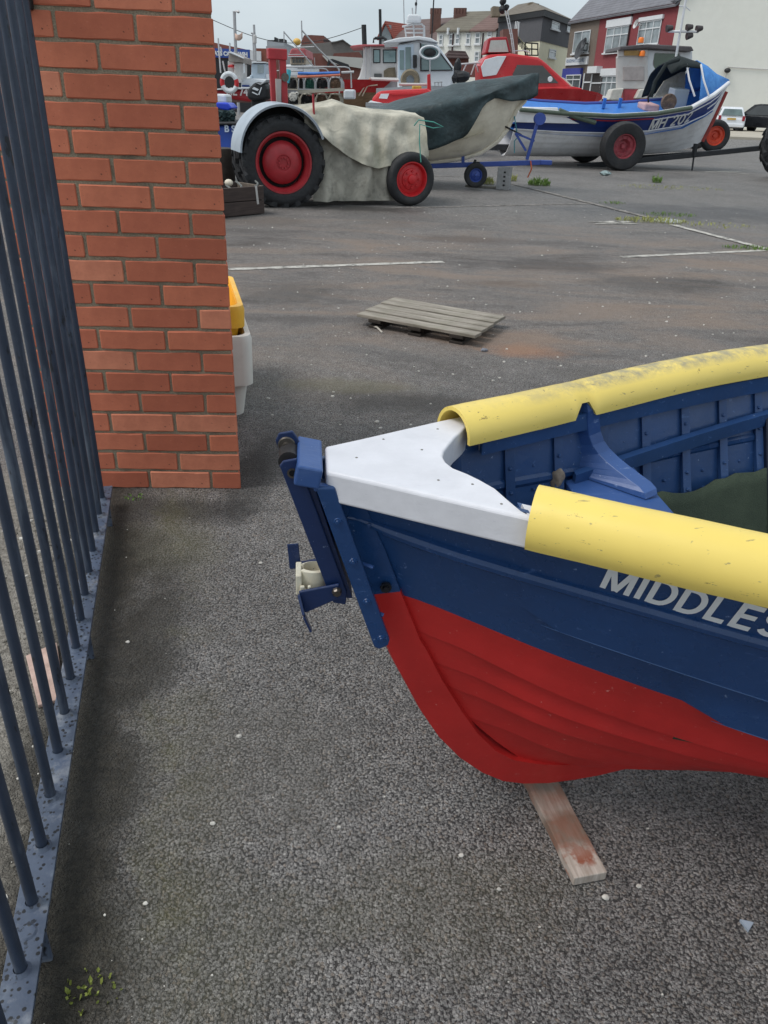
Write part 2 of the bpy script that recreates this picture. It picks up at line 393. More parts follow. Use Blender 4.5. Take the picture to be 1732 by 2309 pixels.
# local: x runs left (negative) from the right front corner, y away from the camera
PW, NR, CO = .665, 27, .075
SPL = .20                                                   # the return faces are splayed away from the gateway
m = MB(); e_ = .0055; m.prism([V((-e_-SPL*e_, e_, -.02)), V((-e_-SPL*(PW-e_), PW-e_, -.02)), V((-PW+e_-SPL*(PW-e_), PW-e_, -.02)), V((-PW+e_-SPL*e_, e_, -.02))], (0, 0, NR*CO+.01)); part('mortar', m, MORT, pil)
def brick_mesh(lx, seed, side=False):
    rnd = random.Random(seed); m = MB(); nx, h, d, ch = 5, .065, .1025, .0032
    prof = [(-d/2+ch, -h/2), (d/2-ch, -h/2), (d/2, -h/2+ch), (d/2, h/2-ch), (d/2-ch, h/2), (-d/2+ch, h/2), (-d/2, h/2-ch), (-d/2, -h/2+ch)]
    rows = []; X_ = [-lx/2, -lx/2+ch] + [-lx/2+lx*i/nx for i in range(1, nx)] + [lx/2-ch, lx/2]
    for i, x in enumerate(X_):
        e = i in (0, len(X_)-1); k1, k2 = (1-2*ch/d, 1-2*ch/h) if e else (1, 1)
        rows.append([V((x + rnd.uniform(-1, 1)*.0004, y*k1 + rnd.uniform(-1, 1)*.0009, z*k2 + rnd.uniform(-1, 1)*.0017)) for y, z in prof])
    r0, r1 = rows[0], rows[-1]; rows = rows[1:-1]
    if side: rows, r0, r1 = [[V((q.y - SPL*q.x, q.x, q.z)) for q in r_] for r_ in rows], [V((q.y - SPL*q.x, q.x, q.z)) for q in r0], [V((q.y - SPL*q.x, q.x, q.z)) for q in r1]
    else: rows, r0, r1 = [[V((q.x - SPL*q.y, q.y, q.z)) for q in r_] for r_ in rows], [V((q.x - SPL*q.y, q.y, q.z)) for q in r0], [V((q.x - SPL*q.y, q.y, q.z)) for q in r1]
    m.loft([r0]+rows+[r1], True, 0, True); me = m.mesh('brick'); me.materials.append(BRICK)
    bm = bmesh.new(); bm.from_mesh(me); bmesh.ops.recalc_face_normals(bm, faces=bm.faces); bm.to_mesh(me); bm.free()
    return me
BM = [brick_mesh(.215, k) for k in range(7)]; BS = [brick_mesh(.215, 20+k, True) for k in range(7)]
rb = random.Random(3)
for r in range(NR):
    z = r*CO + .0325; lay = []
    full = [-.1075, -.3325, -.5575]; short = [-.22, -.445]
    if r % 2: fr, sd = full, [.22, .445]                    # photo rows from the ground: header corner first
    else: fr, sd = short, [.1075, .3325, .5575]
    for x in fr: lay += [(x, .05125, BM), (x, PW-.05125, BM)]
    for y in sd: lay += [(-.05125, y, BS), (-PW+.05125, y, BS)]
    for x, y, set_ in lay:
        b = bpy.data.objects.new('brick', rb.choice(set_)); COL.objects.link(b); b.parent = pil
        b.location = (x - SPL*y + rb.uniform(-1, 1)*.0008, y + rb.uniform(-1, 1)*.0012, z + rb.uniform(-1, 1)*.0012)
        b.rotation_euler = (rb.uniform(-1, 1)*.010, rb.uniform(-1, 1)*.006, rb.uniform(-1, 1)*.008)
m = MB(); m.box((-PW/2-.07, PW/2, NR*CO+.03), (PW+.2, PW+.09, .07)); part('coping', m, pm('concrete_coping', (150, 146, 138), .9, .2, 8, .5), pil, bevel=.01)

# ================================================================== RAILING
def rail_paint(name, c, spots):
    N = NT(name)
    col = N.mix(N.ramp(N.noise(7, 6, .65), [(.3, 0.), (.7, 1.)]), darker(srgb(*c), .72), darker(srgb(*c), 1.2))
    st = N.noise(22, 6, .7, vec=N.vec((1, 1, .12)))
    col = N.mix(N.ramp(st, [(.55, 0.), (.72, .55)]), col, srgb(112, 122, 136))
    col = N.mix(N.ramp(N.noise(48, 4, .6, vec=N.vec((1, 1, .35))), [(.63, 0.), (.68, .8)]), col, srgb(20, 22, 27))
    if spots:
        v = N.n('ShaderNodeTexVoronoi'); v.inputs['Scale'].default_value = 85; N.l(N.tc.outputs['Object'], v.inputs[0])
        sp = N.math('MULTIPLY', N.ramp(v.outputs['Distance'], [(.26, 1.), (.33, 0.)]), N.ramp(N.noise(25, 3), [(.38, 0.), (.46, 1.)]))
        col = N.mix(sp, col, srgb(22, 24, 30))
        col = N.mix(N.ramp(N.noise(11, 7, .7), [(.56, 0.), (.74, .7)]), col, srgb(150, 152, 156))
    return N.out(col, N.ramp(st, [(.4, .30), (.7, .6)]), N.bump(N.noise(70, 5, .6), .35, .002))
RB_ = rail_paint('weathered_navy_bar_paint', (50, 60, 77), False); RR_ = rail_paint('spotted_navy_rail_paint', (74, 84, 102), True)
F0 = V((-.954, 2.313, .0)); FD = V((.411, -1.589, 0)).normalized(); FN = V((FD.y, -FD.x, 0)); RZ = .078
rail = thing('railing', 'weathered navy steel railing with round bars beside the brick pillar', 'railing', F0)
NB = 26; SP = .1172
a, b = F0 - FD*.10, F0 + FD*(SP*(NB-1)+.1)
m = MB(); k = 60; rows = []
for i in range(k+1):
    p = a.lerp(b, i/k); dz = noise.noise(V((i*.35, 0, 1)))*.0012
    rows.append([p + FN*x + V((0, 0, z+dz)) for x, z in ((-.027, RZ-.009), (.027, RZ-.009), (.027, RZ), (-.027, RZ))])
part('bottom_rail', m.loft(rows, True, 0, True), RR_, rail, bevel=.0015, world=True)
m = MB(); m.beam(a + V((0, 0, 1.665)), b + V((0, 0, 1.665)), .05, .01, V((0, 0, 1))); part('top_rail', m, RR_, rail, world=True)
for i in range(NB):
    c = F0 + FD*SP*i; m = MB(); pts = [c + V((noise.noise(V((i, z*3, 0)))*.0015, noise.noise(V((i, z*3, 9)))*.0015, z)) for z in [RZ-.002+1.6*q/12 for q in range(13)]]
    bo = part('bar', m.tube(pts, .0099, 12), RB_, rail, smooth=True, world=True)
    m = MB(); m.lathe([(.017, RZ), (.0155, RZ+.002), (.0118, RZ+.006), (.011, RZ+.008)], c, V((0, 0, 1)), 12); part('weld_collar', m, RR_, bo, smooth=True, world=True)
for i in (.42, 6.5, 13.45, 19.5):                             # fixings and feet
    c = F0 + FD*SP*i; m = MB(); m.lathe([(0, RZ+.004), (.012, RZ+.0035), (.016, RZ)], c, V((0, 0, 1)), 14); part('bolt_cap', m, RR_, rail, smooth=True, world=True)
    m = MB(); m.beam(c - FN*.012 + V((0, 0, -.02)), c - FN*.012 + V((0, 0, RZ-.008)), .03, .010, FD); part('foot', m, RR_, rail, world=True, bevel=.002)
# bracket that ties the top of the railing to the pillar
DIRT = pm('black_rusty_bracket', (28, 25, 24), .8, .5, 30, .8, 80, dirt=(70, 50, 38), damt=.3, dscale=20)
PN = V((math.sin(PA), -math.cos(PA), 0)); c = PL(66, 18, PC, PN); m = MB()
m.box(c + PN*.012 + V((-.01, 0, .075)), (.052, .028, .16), Matrix.Rotation(PA, 3, 'Z')); m.beam(c + PN*.02 + V((-.01, 0, .12)), a + V((0, 0, 1.655)), .035, .02)
part('wall_bracket', m.jitter(.004, 40), DIRT, rail, world=True, bevel=.006)
# debris behind the railing
PINK = pm('weathered_board', (196, 168, 156), .85, .3, 10, .4, 60, dirt=(120, 96, 84), damt=.45, dscale=9)
bm_ = MB(); q = [GP(58, 1478, .012), GP(128, 1448, .012), GP(146, 1572, .012), GP(86, 1590, .012)]
bm_.prism([p + V((0, 0, .0)) for p in q], (0, 0, -.010)); solo('board_scrap', bm_, PINK, 'pale pinkish board scrap lying behind the blue railing bars', 'board', bevel=.002)
def chips(name, n, area, size, mat, seed, z=0., kind='stuff', flat=.5):
    rd = random.Random(seed); m = MB(); k = 0
    while k < n:
        p = area(rd)
        if p is None: continue
        k += 1; r = rd.uniform(*size); a0 = rd.random()*6.28; nn = rd.choice((4, 5, 6))
        ring = [V((math.cos(a0+6.283*i/nn)*r*rd.uniform(.6, 1.1), math.sin(a0+6.283*i/nn)*r*rd.uniform(.45, 1.), 0)) for i in range(nn)]
        top = [p + q*.8 + V((0, 0, z + r*flat*rd.uniform(.6, 1.2))) for q in ring]; bot = [p + q + V((0, 0, z-.002)) for q in ring]
        m.loft([bot, top], True, 0, True)
    return tag(part(name, m, mat), kind=kind)
SHELL = pm('pale_shell_grit', (206, 202, 194), .7, .35, 60, .2, 90)
GRIT = pm('mixed_grit', (110, 106, 98), .9, .5, 50, .4, 120)
def near_area(rd):
    y = .45 + 3.2*rd.random()**1.3; x = rd.uniform(-.75, 1.0)*(.45+.55*y)
    return V((x, y, 0)) if (V((x, y, 0))-F0).dot(FN)*-1 != 99 else None
def yard_area(rd):
    y = 3.2 + 9*rd.random(); return V((rd.uniform(-.22, .50)*y, y, 0))
def behind_area(rd):
    t = rd.uniform(-.2, 2.2); s_ = rd.uniform(.03, .75); return F0 + FD*t - FN*s_*(1 if FN.x > 0 else -1)
chips('shell_grit', 260, near_area, (.0010, .0034), SHELL, 1)
chips('yard_grit', 330, yard_area, (.004, .012), SHELL, 2)
chips('loose_grit', 1300, behind_area, (.002, .008), GRIT, 3)
chips('shell_litter', 260, behind_area, (.003, .011), SHELL, 4)
SHL = ['white shell fragment on bare tarmac left of the boat forefoot', 'white shell fragment beside the railing, halfway along', 'white shell fragment just left of the packing plank end', 'white shell fragment left of the packing plank', 'white shell fragment at the bottom left near the railing foot', 'white shell fragment left of the cream rope guide', 'white shell fragment low on the open tarmac', 'square white fragment behind the white bow', 'white shell fragment below the packing plank end', 'white shell fragment right of the packing plank end', 'white shell fragment under the boat stem', 'white shell fragment beside the pillar corner and fish boxes']
for px, py, r_ in ((540, 1662, .0075), (288, 1449, .006), (1125, 2006, .005), (1040, 1930, .006), (328, 2038, .005), (588, 1271, .007), (480, 1858, .006), (850, 953, .012), (1365, 2025, .008), (1440, 2000, .006), (765, 1866, .005), (605, 900, .010)):
    g = GP(px, py); m = MB(); m.sphere((g.x, g.y, r_*.35), r_, 7, 4, (1, .75, .55)); m.jitter(r_*.25, 200)
    solo('shell_fragment', m, SHELL, SHL.pop(0), 'shell', 'white shell fragments on the tarmac')
m = MB(); g = GP(1685, 2088); m.prism([g + V(q) for q in ((-.011, .009, .006), (.012, .004, .006), (-.004, -.013, .006))], (0, 0, -.007)); solo('slate_chip', m, pm('blue_grey_slate', (150, 162, 176), .6, .2), 'blue grey triangular slate chip on the tarmac', 'slate chip')
# ================================================================== FOREGROUND BOAT
BA = R(6.2)
boat = thing('rowing_boat', 'blue and red clinker boat with white bow and yellow pipe fenders', 'boat', (-.0972, 1.133, 0), BA)
def boat_paint(name, c, rough, c2=None, chips_=None):
    N = NT(name); c = srgb(*c)
    n = N.noise(5, 6, .6); col = N.mix(N.ramp(n, [(.3, 0.), (.7, 1.)]), darker(c, .85), darker(c, 1.12))
    st = N.noise(9, 7, .7, vec=N.vec((.5, 3, 3)))
    col = N.mix(N.ramp(st, [(.6, 0.), (.78, .25)]), col, c2 and srgb(*c2) or darker(c, 1.6))
    if chips_:
        col = N.mix(N.ramp(N.noise(70, 4, .7), [(.68, 0.), (.71, .9)]), col, srgb(*chips_))
        col = N.mix(N.ramp(N.noise(260, 2, .5), [(.74, 0.), (.77, .55)]), col, srgb(*chips_))
    br = N.noise(70, 4, .6, vec=N.vec((.12, 2, 2)))
    nr = N.bump(N.noise(26, 5, .55), .25, .004); nr = N.bump(br, .22, .0012, nr)
    col = N.mix(N.ramp(N.noise(3.2, 6, .7, dist=.6), [(.54, 0.), (.75, .35)]), col, darker(c, .62))
    col = N.mix(N.ramp(N.noise(34, 5, .75, vec=N.vec((.6, 2.2, 2.2), (0, .4, 0))), [(.63, 0.), (.68, .6)]), col, c2 and srgb(*c2) or darker(c, 1.6))
    return N.out(col, N.ramp(N.noise(14, 5), [(.3, rough-.07), (.7, rough+.12)]), nr)
BLUE = boat_paint('navy_boat_enamel', (32, 66, 114), .26, (74, 102, 150), (110, 132, 172))
BLUI = boat_paint('inner_blue_boat_paint', (42, 74, 122), .36, (84, 116, 166), (140, 158, 188))
RED = boat_paint('red_antifouling_paint', (188, 38, 36), .5, (190, 60, 56), (205, 120, 112))
WHT = boat_paint('white_boat_enamel', (222, 222, 228), .45, (204, 204, 212))
EDG = boat_paint('worn_blue_highlight', (48, 84, 132), .35, (90, 122, 166))  # lighter blue for the painted highlight on worn plank edges
def SR(z): return lerp(z, [.11, .12, .133, .16, .197, .259, .33, .393, .446, .509, .56, .70, .80], [.62, .45, .389, .344, .309, .268, .228, .195, .168, .142, .122, .055, .012])
def KK(z): return lerp(z, [.1, .13, .2, .3, .45, .6, .8], [.0, .06, .22, .36, .44, .497, .553])
BL = 3.4
def HB(s, z):
    x = max(0, s-SR(z)); b = .021 + KK(z)*x/(1+(x/1.75)**3)**(1/3) + .009*sm(x, .02, .25)
    return b*(1-.16*sm(s, 2.0, BL))
LND = [  # z of each plank edge at stations s (top to bottom)
    ([0, .3, .7, 1.5, 3.4], [.795, .79, .785, .775, .79]),
    ([.12, .23, .36, .52, .67, 1., 1.6, 3.4], [.627, .612, .582, .556, .532, .49, .46, .50]),
    ([.14, .25, .37, .49, .62, .72, 1., 1.6, 3.4], [.549, .525, .497, .472, .447, .424, .38, .35, .42]),
    ([.184, .275, .37, .475, .6, .75, 1., 1.6, 3.4], [.471, .452, .425, .392, .363, .338, .30, .275, .36]),
    ([.212, .29, .38, .49, .64, .76, 1., 1.6, 3.4], [.399, .387, .361, .335, .308, .287, .255, .235, .32]),
    ([.236, .31, .41, .5, .64, .77, 1., 1.6, 3.4], [.341, .325, .300, .282, .256, .236, .215, .20, .29]),
    ([.3, .38, .48, .64, .8, 1., 1.6, 3.4], [.260, .235, .204, .176, .168, .168, .165, .26]),
    ([.38, .45, .62, 1., 3.4], [.136, .121, .117, .117, .22])]
def landz(i, s):
    X, Y = LND[i]; a = sum(lerp(s+d, X, Y) for d in (-.05, -.02, 0, .02, .05))/5; return a
def start(i):                                            # where a plank edge meets the stem rabbet
    s = 0.
    while SR(landz(i, s)) > s and s < .7: s += .003
    return s
ST = [start(i) for i in range(8)]
TH = .011
def hull_pt(s, z, sd, out=0.): return V((s, sd*(HB(s, z)+out), z))
for sd in (-1, 1):
    for i in range(7):
        rows = []; K = 44
        for k in range(K+1):
            t = (k/K)**1.25; s0 = ST[i]; s1 = ST[i+1]; ring = []; nv = 6
            for j in range(nv+1):
                q = j/nv; sj = s0 + (s1-s0)*q; s = sj + (BL-sj)*t; z = landz(i, s)*(1-q) + landz(i+1, s)*q
                g = sm(s-sj, .22, .25) if i == 0 else (sm(s-sj, .455, .485) if i == 1 else .25*sm(s-sj, .0, .03)+.75*sm(s-sj, .03, .22))
                out = (.019 if i < 2 else .014)*q**3*g
                zz = z - (.012*g if j == nv and i < 6 else 0)
                ring.append((s, zz, out))
            outer = [hull_pt(s, z, sd, o) for s, z, o in ring]; inner = [hull_pt(s, z, sd, o-TH) for s, z, o in reversed(ring)]
            rows.append(outer+inner)
        m = MB(); n = len(rows[0]); h = n//2
        for k in range(K):
            for j in range(n):
                j2 = (j+1) % n; m.add([rows[k][j], rows[k][j2], rows[k+1][j2], rows[k+1][j]], [(0, 1, 2, 3)], 1 if h-1 < j < n-1 else 0)
        m.add(rows[-1], [tuple(range(n))], 0)
        part('plank', m, [BLUE if i < 2 else RED, BLUI], boat, smooth=True, angle=30)
    for i, so in ((1, .34), (2, .62)):                     # pale beads paint a highlight and wear along the lower plank edges
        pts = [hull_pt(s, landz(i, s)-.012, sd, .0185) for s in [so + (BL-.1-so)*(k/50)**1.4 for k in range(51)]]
        part('worn_edge_highlight', MB().tube(pts, [.0003+.0008*sm(k, 0, 4) for k in range(51)], 6), EDG, boat, smooth=True)
    # half-round rubbing strake
    pts = []; X, Y = [.03, .1, .2, .38, .63, 1, 1.6, 3.4], [.703, .688, .675, .662, .642, .63, .62, .64]
    for k in range(60):
        s = .035 + (BL-.035)*(k/59)**1.3; z = lerp(s, X, Y); pts.append(hull_pt(s, z, sd, .001))
    part('rubbing_strake', MB().tube(pts, [.004+.009*sm(p.x, .03, .14) for p in pts], 10), BLUE, boat, smooth=True)
    m = MB()
    for k in range(11):
        s = .07 + k*.16 + .02*(k % 2); z = lerp(s, X, Y); m.sphere(hull_pt(s, z, sd, .0105), .0042, 8, 5, (1, .6, 1))
    tag(part('strake_fastening', m, BLUE, boat, smooth=True), kind='stuff')
    # white gunwale capping, inwale
    rows = []; rows2 = []
    for k in range(50):
        s = .285 + (BL-.285)*(k/49); z = landz(0, s); b = HB(s, z)
        rows.append([V((s, sd*(b+dx), z+dz)) for dx, dz in ((.012, -.046), (.012, -.004), (.008, 0), (-.028, .0), (-.030, -.003), (-.030, -.046))])
        rows2.append([V((s, sd*(b+dx), z+dz)) for dx, dz in ((-.032, -.046), (-.032, -.010), (-.052, -.010), (-.052, -.046))])
    part('gunwale', MB().loft(rows, True, 0, True), WHT, boat, smooth=True, angle=30)
    part('inwale', MB().loft(rows2, True, 0, True), BLUI, boat, smooth=True, angle=30)
    # steamed ribs with rivets
    rv = MB()
    for k in range(26):
        s = .235 + .112*k
        if s > BL-.15: break
        rows = []; n = 16; zt = landz(0, s)-.03; zb = .135
        for j in range(n+1):
            z = zt + (zb-zt)*j/n; sk = s + .05*(1-(z-zb)/(zt-zb)) ; b = HB(sk, z)
            if b < .045: continue
            rows.append([V((sk-.011, sd*(b-.009), z)), V((sk-.009, sd*(b-.022), z)), V((sk+.009, sd*(b-.022), z)), V((sk+.011, sd*(b-.009), z))])
        if len(rows) > 2: part('rib', MB().loft(rows, False), BLUI, boat, smooth=True, angle=30)
        for z in (.70, .655, .60, .565, .51, .475, .42):
            sk = s + .05*(1-(z-zb)/(zt-zb))
            rv.sphere(V((sk, sd*(HB(sk, z)-.0225), z)), .0042, 7, 4)
            sk += .056; rv.sphere(V((sk, sd*(HB(sk, z)-.0115), z-.012)), .0038, 7, 4)
    tag(part('rivet', rv, BLUI, boat, smooth=True), kind='stuff')
    rows = []
    for k in range(44):
        s = .50 + (BL-.6)*(k/43); z = .655 + .05*(s-.62)*(1 if s < 1.2 else .58/(s-.62)); b = HB(s, z)
        rows.append([V((s, sd*(b-dx), z+dz)) for dx, dz in ((.019, -.017), (.036, -.015), (.036, .015), (.019, .017))])
    part('stringer', MB().loft(rows, True, 0, True), BLUI, boat, smooth=True, angle=30)
    # yellow half-pipe fender over the gunwale
    rows = []; n = 18; s0 = .296 if sd < 0 else .232
    for k in range(120):
        s = s0 + (BL-.05-s0)*(k/119)**1.5; z = landz(0, s)-(.012 if sd < 0 else .012-.010*sm(s, .35, .85)); b = HB(s, z)-.004
        dn = 1+.016*noise.noise(V((s*9, sd*3., 1)))+.008*noise.noise(V((s*40, sd*3., 5))); ri, ro = .0445*dn, .0515*dn; notch = sd > 0 and .470 < s < .514
        a0, a1 = (R(-30), R(190)) if sd < 0 else (R(-50), R(183-(34 if notch else 0)))
        ring = [V((s-.43*math.cos(a0+(a1-a0)*j/n)*ro, sd*(b+.9*math.cos(a0+(a1-a0)*j/n)*ro), z+math.sin(a0+(a1-a0)*j/n)*ro)) for j in range(n+1)]
        ring += [V((s-.43*math.cos(a1+(a0-a1)*j/n)*ri, sd*(b+.9*math.cos(a1+(a0-a1)*j/n)*ri), z+math.sin(a1+(a0-a1)*j/n)*ri)) for j in range(n+1)]
        rows.append(ring)
    N = NT('yellow_pipe_%s' % ('near' if sd < 0 else 'far')); c = srgb(240, 213, 112)
    col = N.mix(N.ramp(N.noise(3, 5), [(.3, 0.), (.7, 1.)]), darker(c, .9), darker(c, 1.05))
    scr = N.noise(30, 6, .7, vec=N.vec((1, .35, 3), (0, 0, .5)))
    col = N.mix(N.ramp(scr, [(.645, 0.), (.67, .75)]), col, srgb(128, 106, 62))
    col = N.mix(N.ramp(N.noise(60, 3, .6, vec=N.vec((.4, 2, 2), (0, .3, 1.1))), [(.67, 0.), (.70, .6)]), col, srgb(120, 112, 90))
    if sd > 0:                                             # grey grime rubbed into the top of the far pipe
        ge = N.n('ShaderNodeNewGeometry'); sp_ = N.n('ShaderNodeSeparateXYZ'); N.l(ge.outputs['Normal'], sp_.inputs[0]); po = N.n('ShaderNodeSeparateXYZ'); N.l(N.tc.outputs['Object'], po.inputs[0])
        gm = N.math('MULTIPLY', N.ramp(sp_.outputs[2], [(.72, 0.), (.93, 1.)]), N.ramp(N.noise(24, 7, .75), [(.36, 0.), (.6, 1.)]))
        gm = N.math('MULTIPLY', gm, N.ramp(po.outputs[0], [(.3, .15), (.55, .9)]))
        col = N.mix(gm, col, srgb(150, 142, 116))
    YEL = N.out(col, .42, N.bump(N.noise(12, 4), .12, .004))
    N.b.inputs['Subsurface Weight'].default_value = .0
    part('fender_pipe', MB().loft(rows, True, 0, True), YEL, boat, smooth=True, angle=40)
# stem: side profile pushed out to both sides, knife-edged forward
outer = [(-.016, .755), (-.012, .74), (.03, .62), (.064, .54), (.11, .435), (.123, .399), (.152, .337), (.185, .266), (.224, .198), (.27, .14), (.321, .095), (.367, .068), (.411, .058), (.465, .056), (.519, .062), (.573, .072), (.619, .085), (.70, .10), (1.0, .105)]
inner = [(.05, .745), (.06, .735), (.10, .64), (.128, .56), (.168, .455), (.182, .43), (.215, .36), (.258, .282), (.295, .222), (.335, .175), (.375, .147), (.41, .137), (.443, .13), (.48, .127), (.53, .126), (.585, .126), (.63, .126), (.72, .126), (1.0, .13)]
def stem(i0, i1, mat, name='stem', tail=False):
    rows = []
    for (a, b), (c, d) in list(zip(outer, inner))[i0:i1]:
        rows.append([V((a, -.014, b)), V((c, -.033, d)), V((c+.004, -.012, d+.002)), V((c+.004, .012, d+.002)), V((c, .033, d)), V((a, .014, b)), V((a-.004, 0, b-.002))])
    part(name, MB().loft(rows, True, 0, True), mat, boat, smooth=True, angle=25)
stem(0, 4, BLUE); stem(3, 19, RED, 'forefoot')
m = MB(); m.box((2.2, 0, .135), (2.4, .05, .09)); part('keel', m, RED, boat, bevel=.004)
rows = [V((BL-.01, sd*(HB(BL-.01, z)-.004), z)) for sd, zz in ((-1, (.75, .6, .45, .35, .25)), (1, (.25, .35, .45, .6, .75))) for z in zz]
m = MB(); m.prism(rows, (-.02, 0, 0)); part('transom', m, BLUI, boat)
# bottom boards so that the inside is closed
rows = [[V((s, t*min(.5, HB(s, .30)-.03), .30)) for t in (-1, -.5, 0, .5, 1)] for s in [.45+.1*k for k in range(28)]]
part('floor_board', MB().loft(rows), BLUI, boat)
# white breasthook
far = [(0, .047), (.06, .079), (.14, .124), (.212, .164), (.262, .190)]; zt = .7985
inn = [(.262, .150), (.246, .118), (.226, .086), (.208, .050), (.197, .026), (.1915, .004)]
pl = far + inn; pl = pl + [(.193, -.018), (.202, -.042), (.221, -.063), (.237, -.086), (.254, -.116), (.265, -.153), (.277, -.190), (.292, -.212)] + [(a, -b-.004) for a, b in reversed(far[:-1])]
m = MB(); n = len(pl); rr = random.Random(5)
tp = [V((a, b, zt-.012*sm(a, .18, .3)*0)) for a, b in pl]
rows = [[p + V((0, 0, -.052)) for p in tp], [p + V((0, 0, -.006)) for p in tp], [V((p.x*.985+.002, p.y*.975, p.z)) for p in tp]]
m.loft(rows, True, 0, True); part('breasthook', m, WHT, boat, bevel=.004, seg=3)
m = MB()
for a, b in ((.22, -.10), (.17, -.085), (.25, -.165), (.10, .075), (.16, .03), (.05, .0), (.2, .12)): m.sphere((a, b, zt), .0024, 8, 4, (1, 1, .4))
tag(part('screw_plug', m, pm('grey_stopping', (120, 118, 112), .7), boat, smooth=True), kind='stuff')
# bow fittings
CHP = boat_paint('chipped_navy_steel', (52, 84, 140), .36, (128, 150, 190), (178, 190, 210)); DKS = boat_paint('dark_navy_steel', (28, 48, 90), .32, (70, 94, 140), (140, 158, 190))
STL = pm('dull_steel', (108, 102, 96), .4, .3, 30, .2, 90, .85); CRM = pm('cream_plastic', (226, 220, 200), .4, .12, 12, .1, 60, dirt=(172, 128, 70), damt=.22, dscale=14)
m = MB(); m.box((-.0275, -.003, .793), (.040, .120, .034), Matrix.Rotation(R(12), 3, 'Y')); part('stem_head_block', m, CHP, boat, bevel=.0035, seg=2)
m = MB(); m.box((-.002, -.052, .770), (.034, .012, .014), Matrix.Rotation(R(12), 3, 'Y')); part('block_pad', m, CHP, boat, bevel=.003)
def plate(t0, t1, quad): return MB().prism([V((a, t0, b)) for a, b in quad], (0, t1-t0, 0))
st = part('stem_strap', plate(-.062, -.046, [(-.017, .776), (.013, .776), (.110, .478), (.108, .466), (.092, .458), (.083, .464)]), BLUE, boat, bevel=.003)
for a, b in ((.018, .715), (.044, .640), (.068, .560), (.095, .482)):
    m = MB(); m.lathe([(0, .004), (.003, .004), (.004, .002), (.0065, .002), (.0075, 0)], (a, -.062, b), V((0, -1, 0)), 12); part('bolt', m, BLUE, st, smooth=True)
part('stem_strap', plate(.046, .060, [(-.017, .776), (.013, .776), (.112, .47), (.085, .46)]), BLUE, boat, bevel=.003)
ch = part('roller_cheek', plate(-.034, -.028, [(-.072, .800), (-.066, .808), (-.046, .812), (-.040, .80), (.036, .56), (.034, .535), (.012, .54), (.0, .575)]), DKS, boat, bevel=.002)
m = MB(); m.lathe([(.0055, 0), (.0085, 0), (.0085, .001), (.0055, .001)], (-.052, -.0345, .788), V((0, -1, 0)), 16); m.lathe([(0, .0005), (.0055, .0005)], (-.052, -.0345, .788), V((0, -1, 0)), 16, 1); part('pin_hole', m, [STL, pm('hole_dark', (8, 9, 12), .9)], ch)
c2_ = part('roller_cheek', plate(.030, .036, [(-.080, .815), (-.074, .828), (-.052, .832), (-.044, .82), (.036, .56), (.012, .54), (-.004, .575)]), DKS, boat, bevel=.002)
m = MB(); m.lathe([(.0, .009), (.006, .009), (.007, .003), (.013, .003), (.0145, 0)], (-.062, .030, .808), V((0, -1, 0)), 16); part('roller_bolt', m, STL, c2_, smooth=True)
m = MB(); m.lathe([(.0, -.02), (.017, -.02), (.015, .0), (.017, .02), (0, .02)], (-.058, .008, .797), V((0, 1, 0)), 18); part('bow_roller', m, pm('black_roller_rubber', (44, 40, 40), .6, .3, 30), boat, smooth=True)
m = MB(); m.prism([V((-.036, -.028, .785)), V((-.026, -.028, .785)), V((.046, -.028, .545)), V((.036, -.028, .545))], (0, .058, 0)); part('channel_web', m, DKS, boat)
# cream rope guide in its blue bracket
rows = []
for k in range(21):
    a = R(-150 + 300*k/20); d = V((math.cos(a)*.026, math.sin(a)*.019, 0)); rows.append([V((-.020, -.006, .562)) + d*f_ + V((0, 0, h_)) for f_, h_ in ((1, 0), (1, .034), (.78, .036), (.78, .002))])
gd = part('rope_guide', MB().loft(rows, True, 0, True), CRM, boat, smooth=True, angle=40)
m = MB(); m.box((-.046, -.008, .575), (.010, .046, .040)); m.box((-.040, -.034, .562), (.008, .006, .03)); m.box((-.028, -.034, .565), (.006, .006, .024)); part('guide_lip', m, CRM, gd, bevel=.002)
bk = part('guide_bracket', plate(-.046, -.040, [(-.046, .572), (.022, .586), (.020, .556), (-.036, .528)]), DKS, boat, bevel=.002)
m = MB(); m.beam((-.046, -.043, .566), (-.038, -.060, .535), .022, .005, V((1, 0, 0))); m.beam((-.038, -.060, .535), (-.026, -.066, .506), .022, .004, V((1, 0, 0)), w2=.015); part('guide_hook', m, DKS, bk, bevel=.0015)
m = MB(); m.beam((-.052, .022, .576), (-.056, .03, .622), .02, .004, V((0, 1, 0))); m.beam((-.052, .022, .578), (.02, .026, .59), .03, .004, V((0, 0, 1))); part('guide_hook', m, DKS, bk, bevel=.0015)
m = MB(); m.lathe([(0, .007), (.006, .007), (.008, .004), (.009, 0)], (.018, -.047, .572), V((0, -1, 0)), 8); part('bracket_bolt', m, STL, bk)
m = MB(); m.lathe([(0, .012), (.006, .012), (.006, .006), (.010, .006), (.010, 0)], (.102, -.034, .572), V((0, -1, 0)), 8); part('stem_bolt', m, pm('black_bolt', (22, 24, 32), .35), boat)
for q in ([(.055, -.040, .625), (.078, -.052, .622)], [(.083, -.05, .53), (.098, -.056, .528)]): part('strap_pin', MB().tube(q, .0035, 8), CHP, boat, smooth=True)
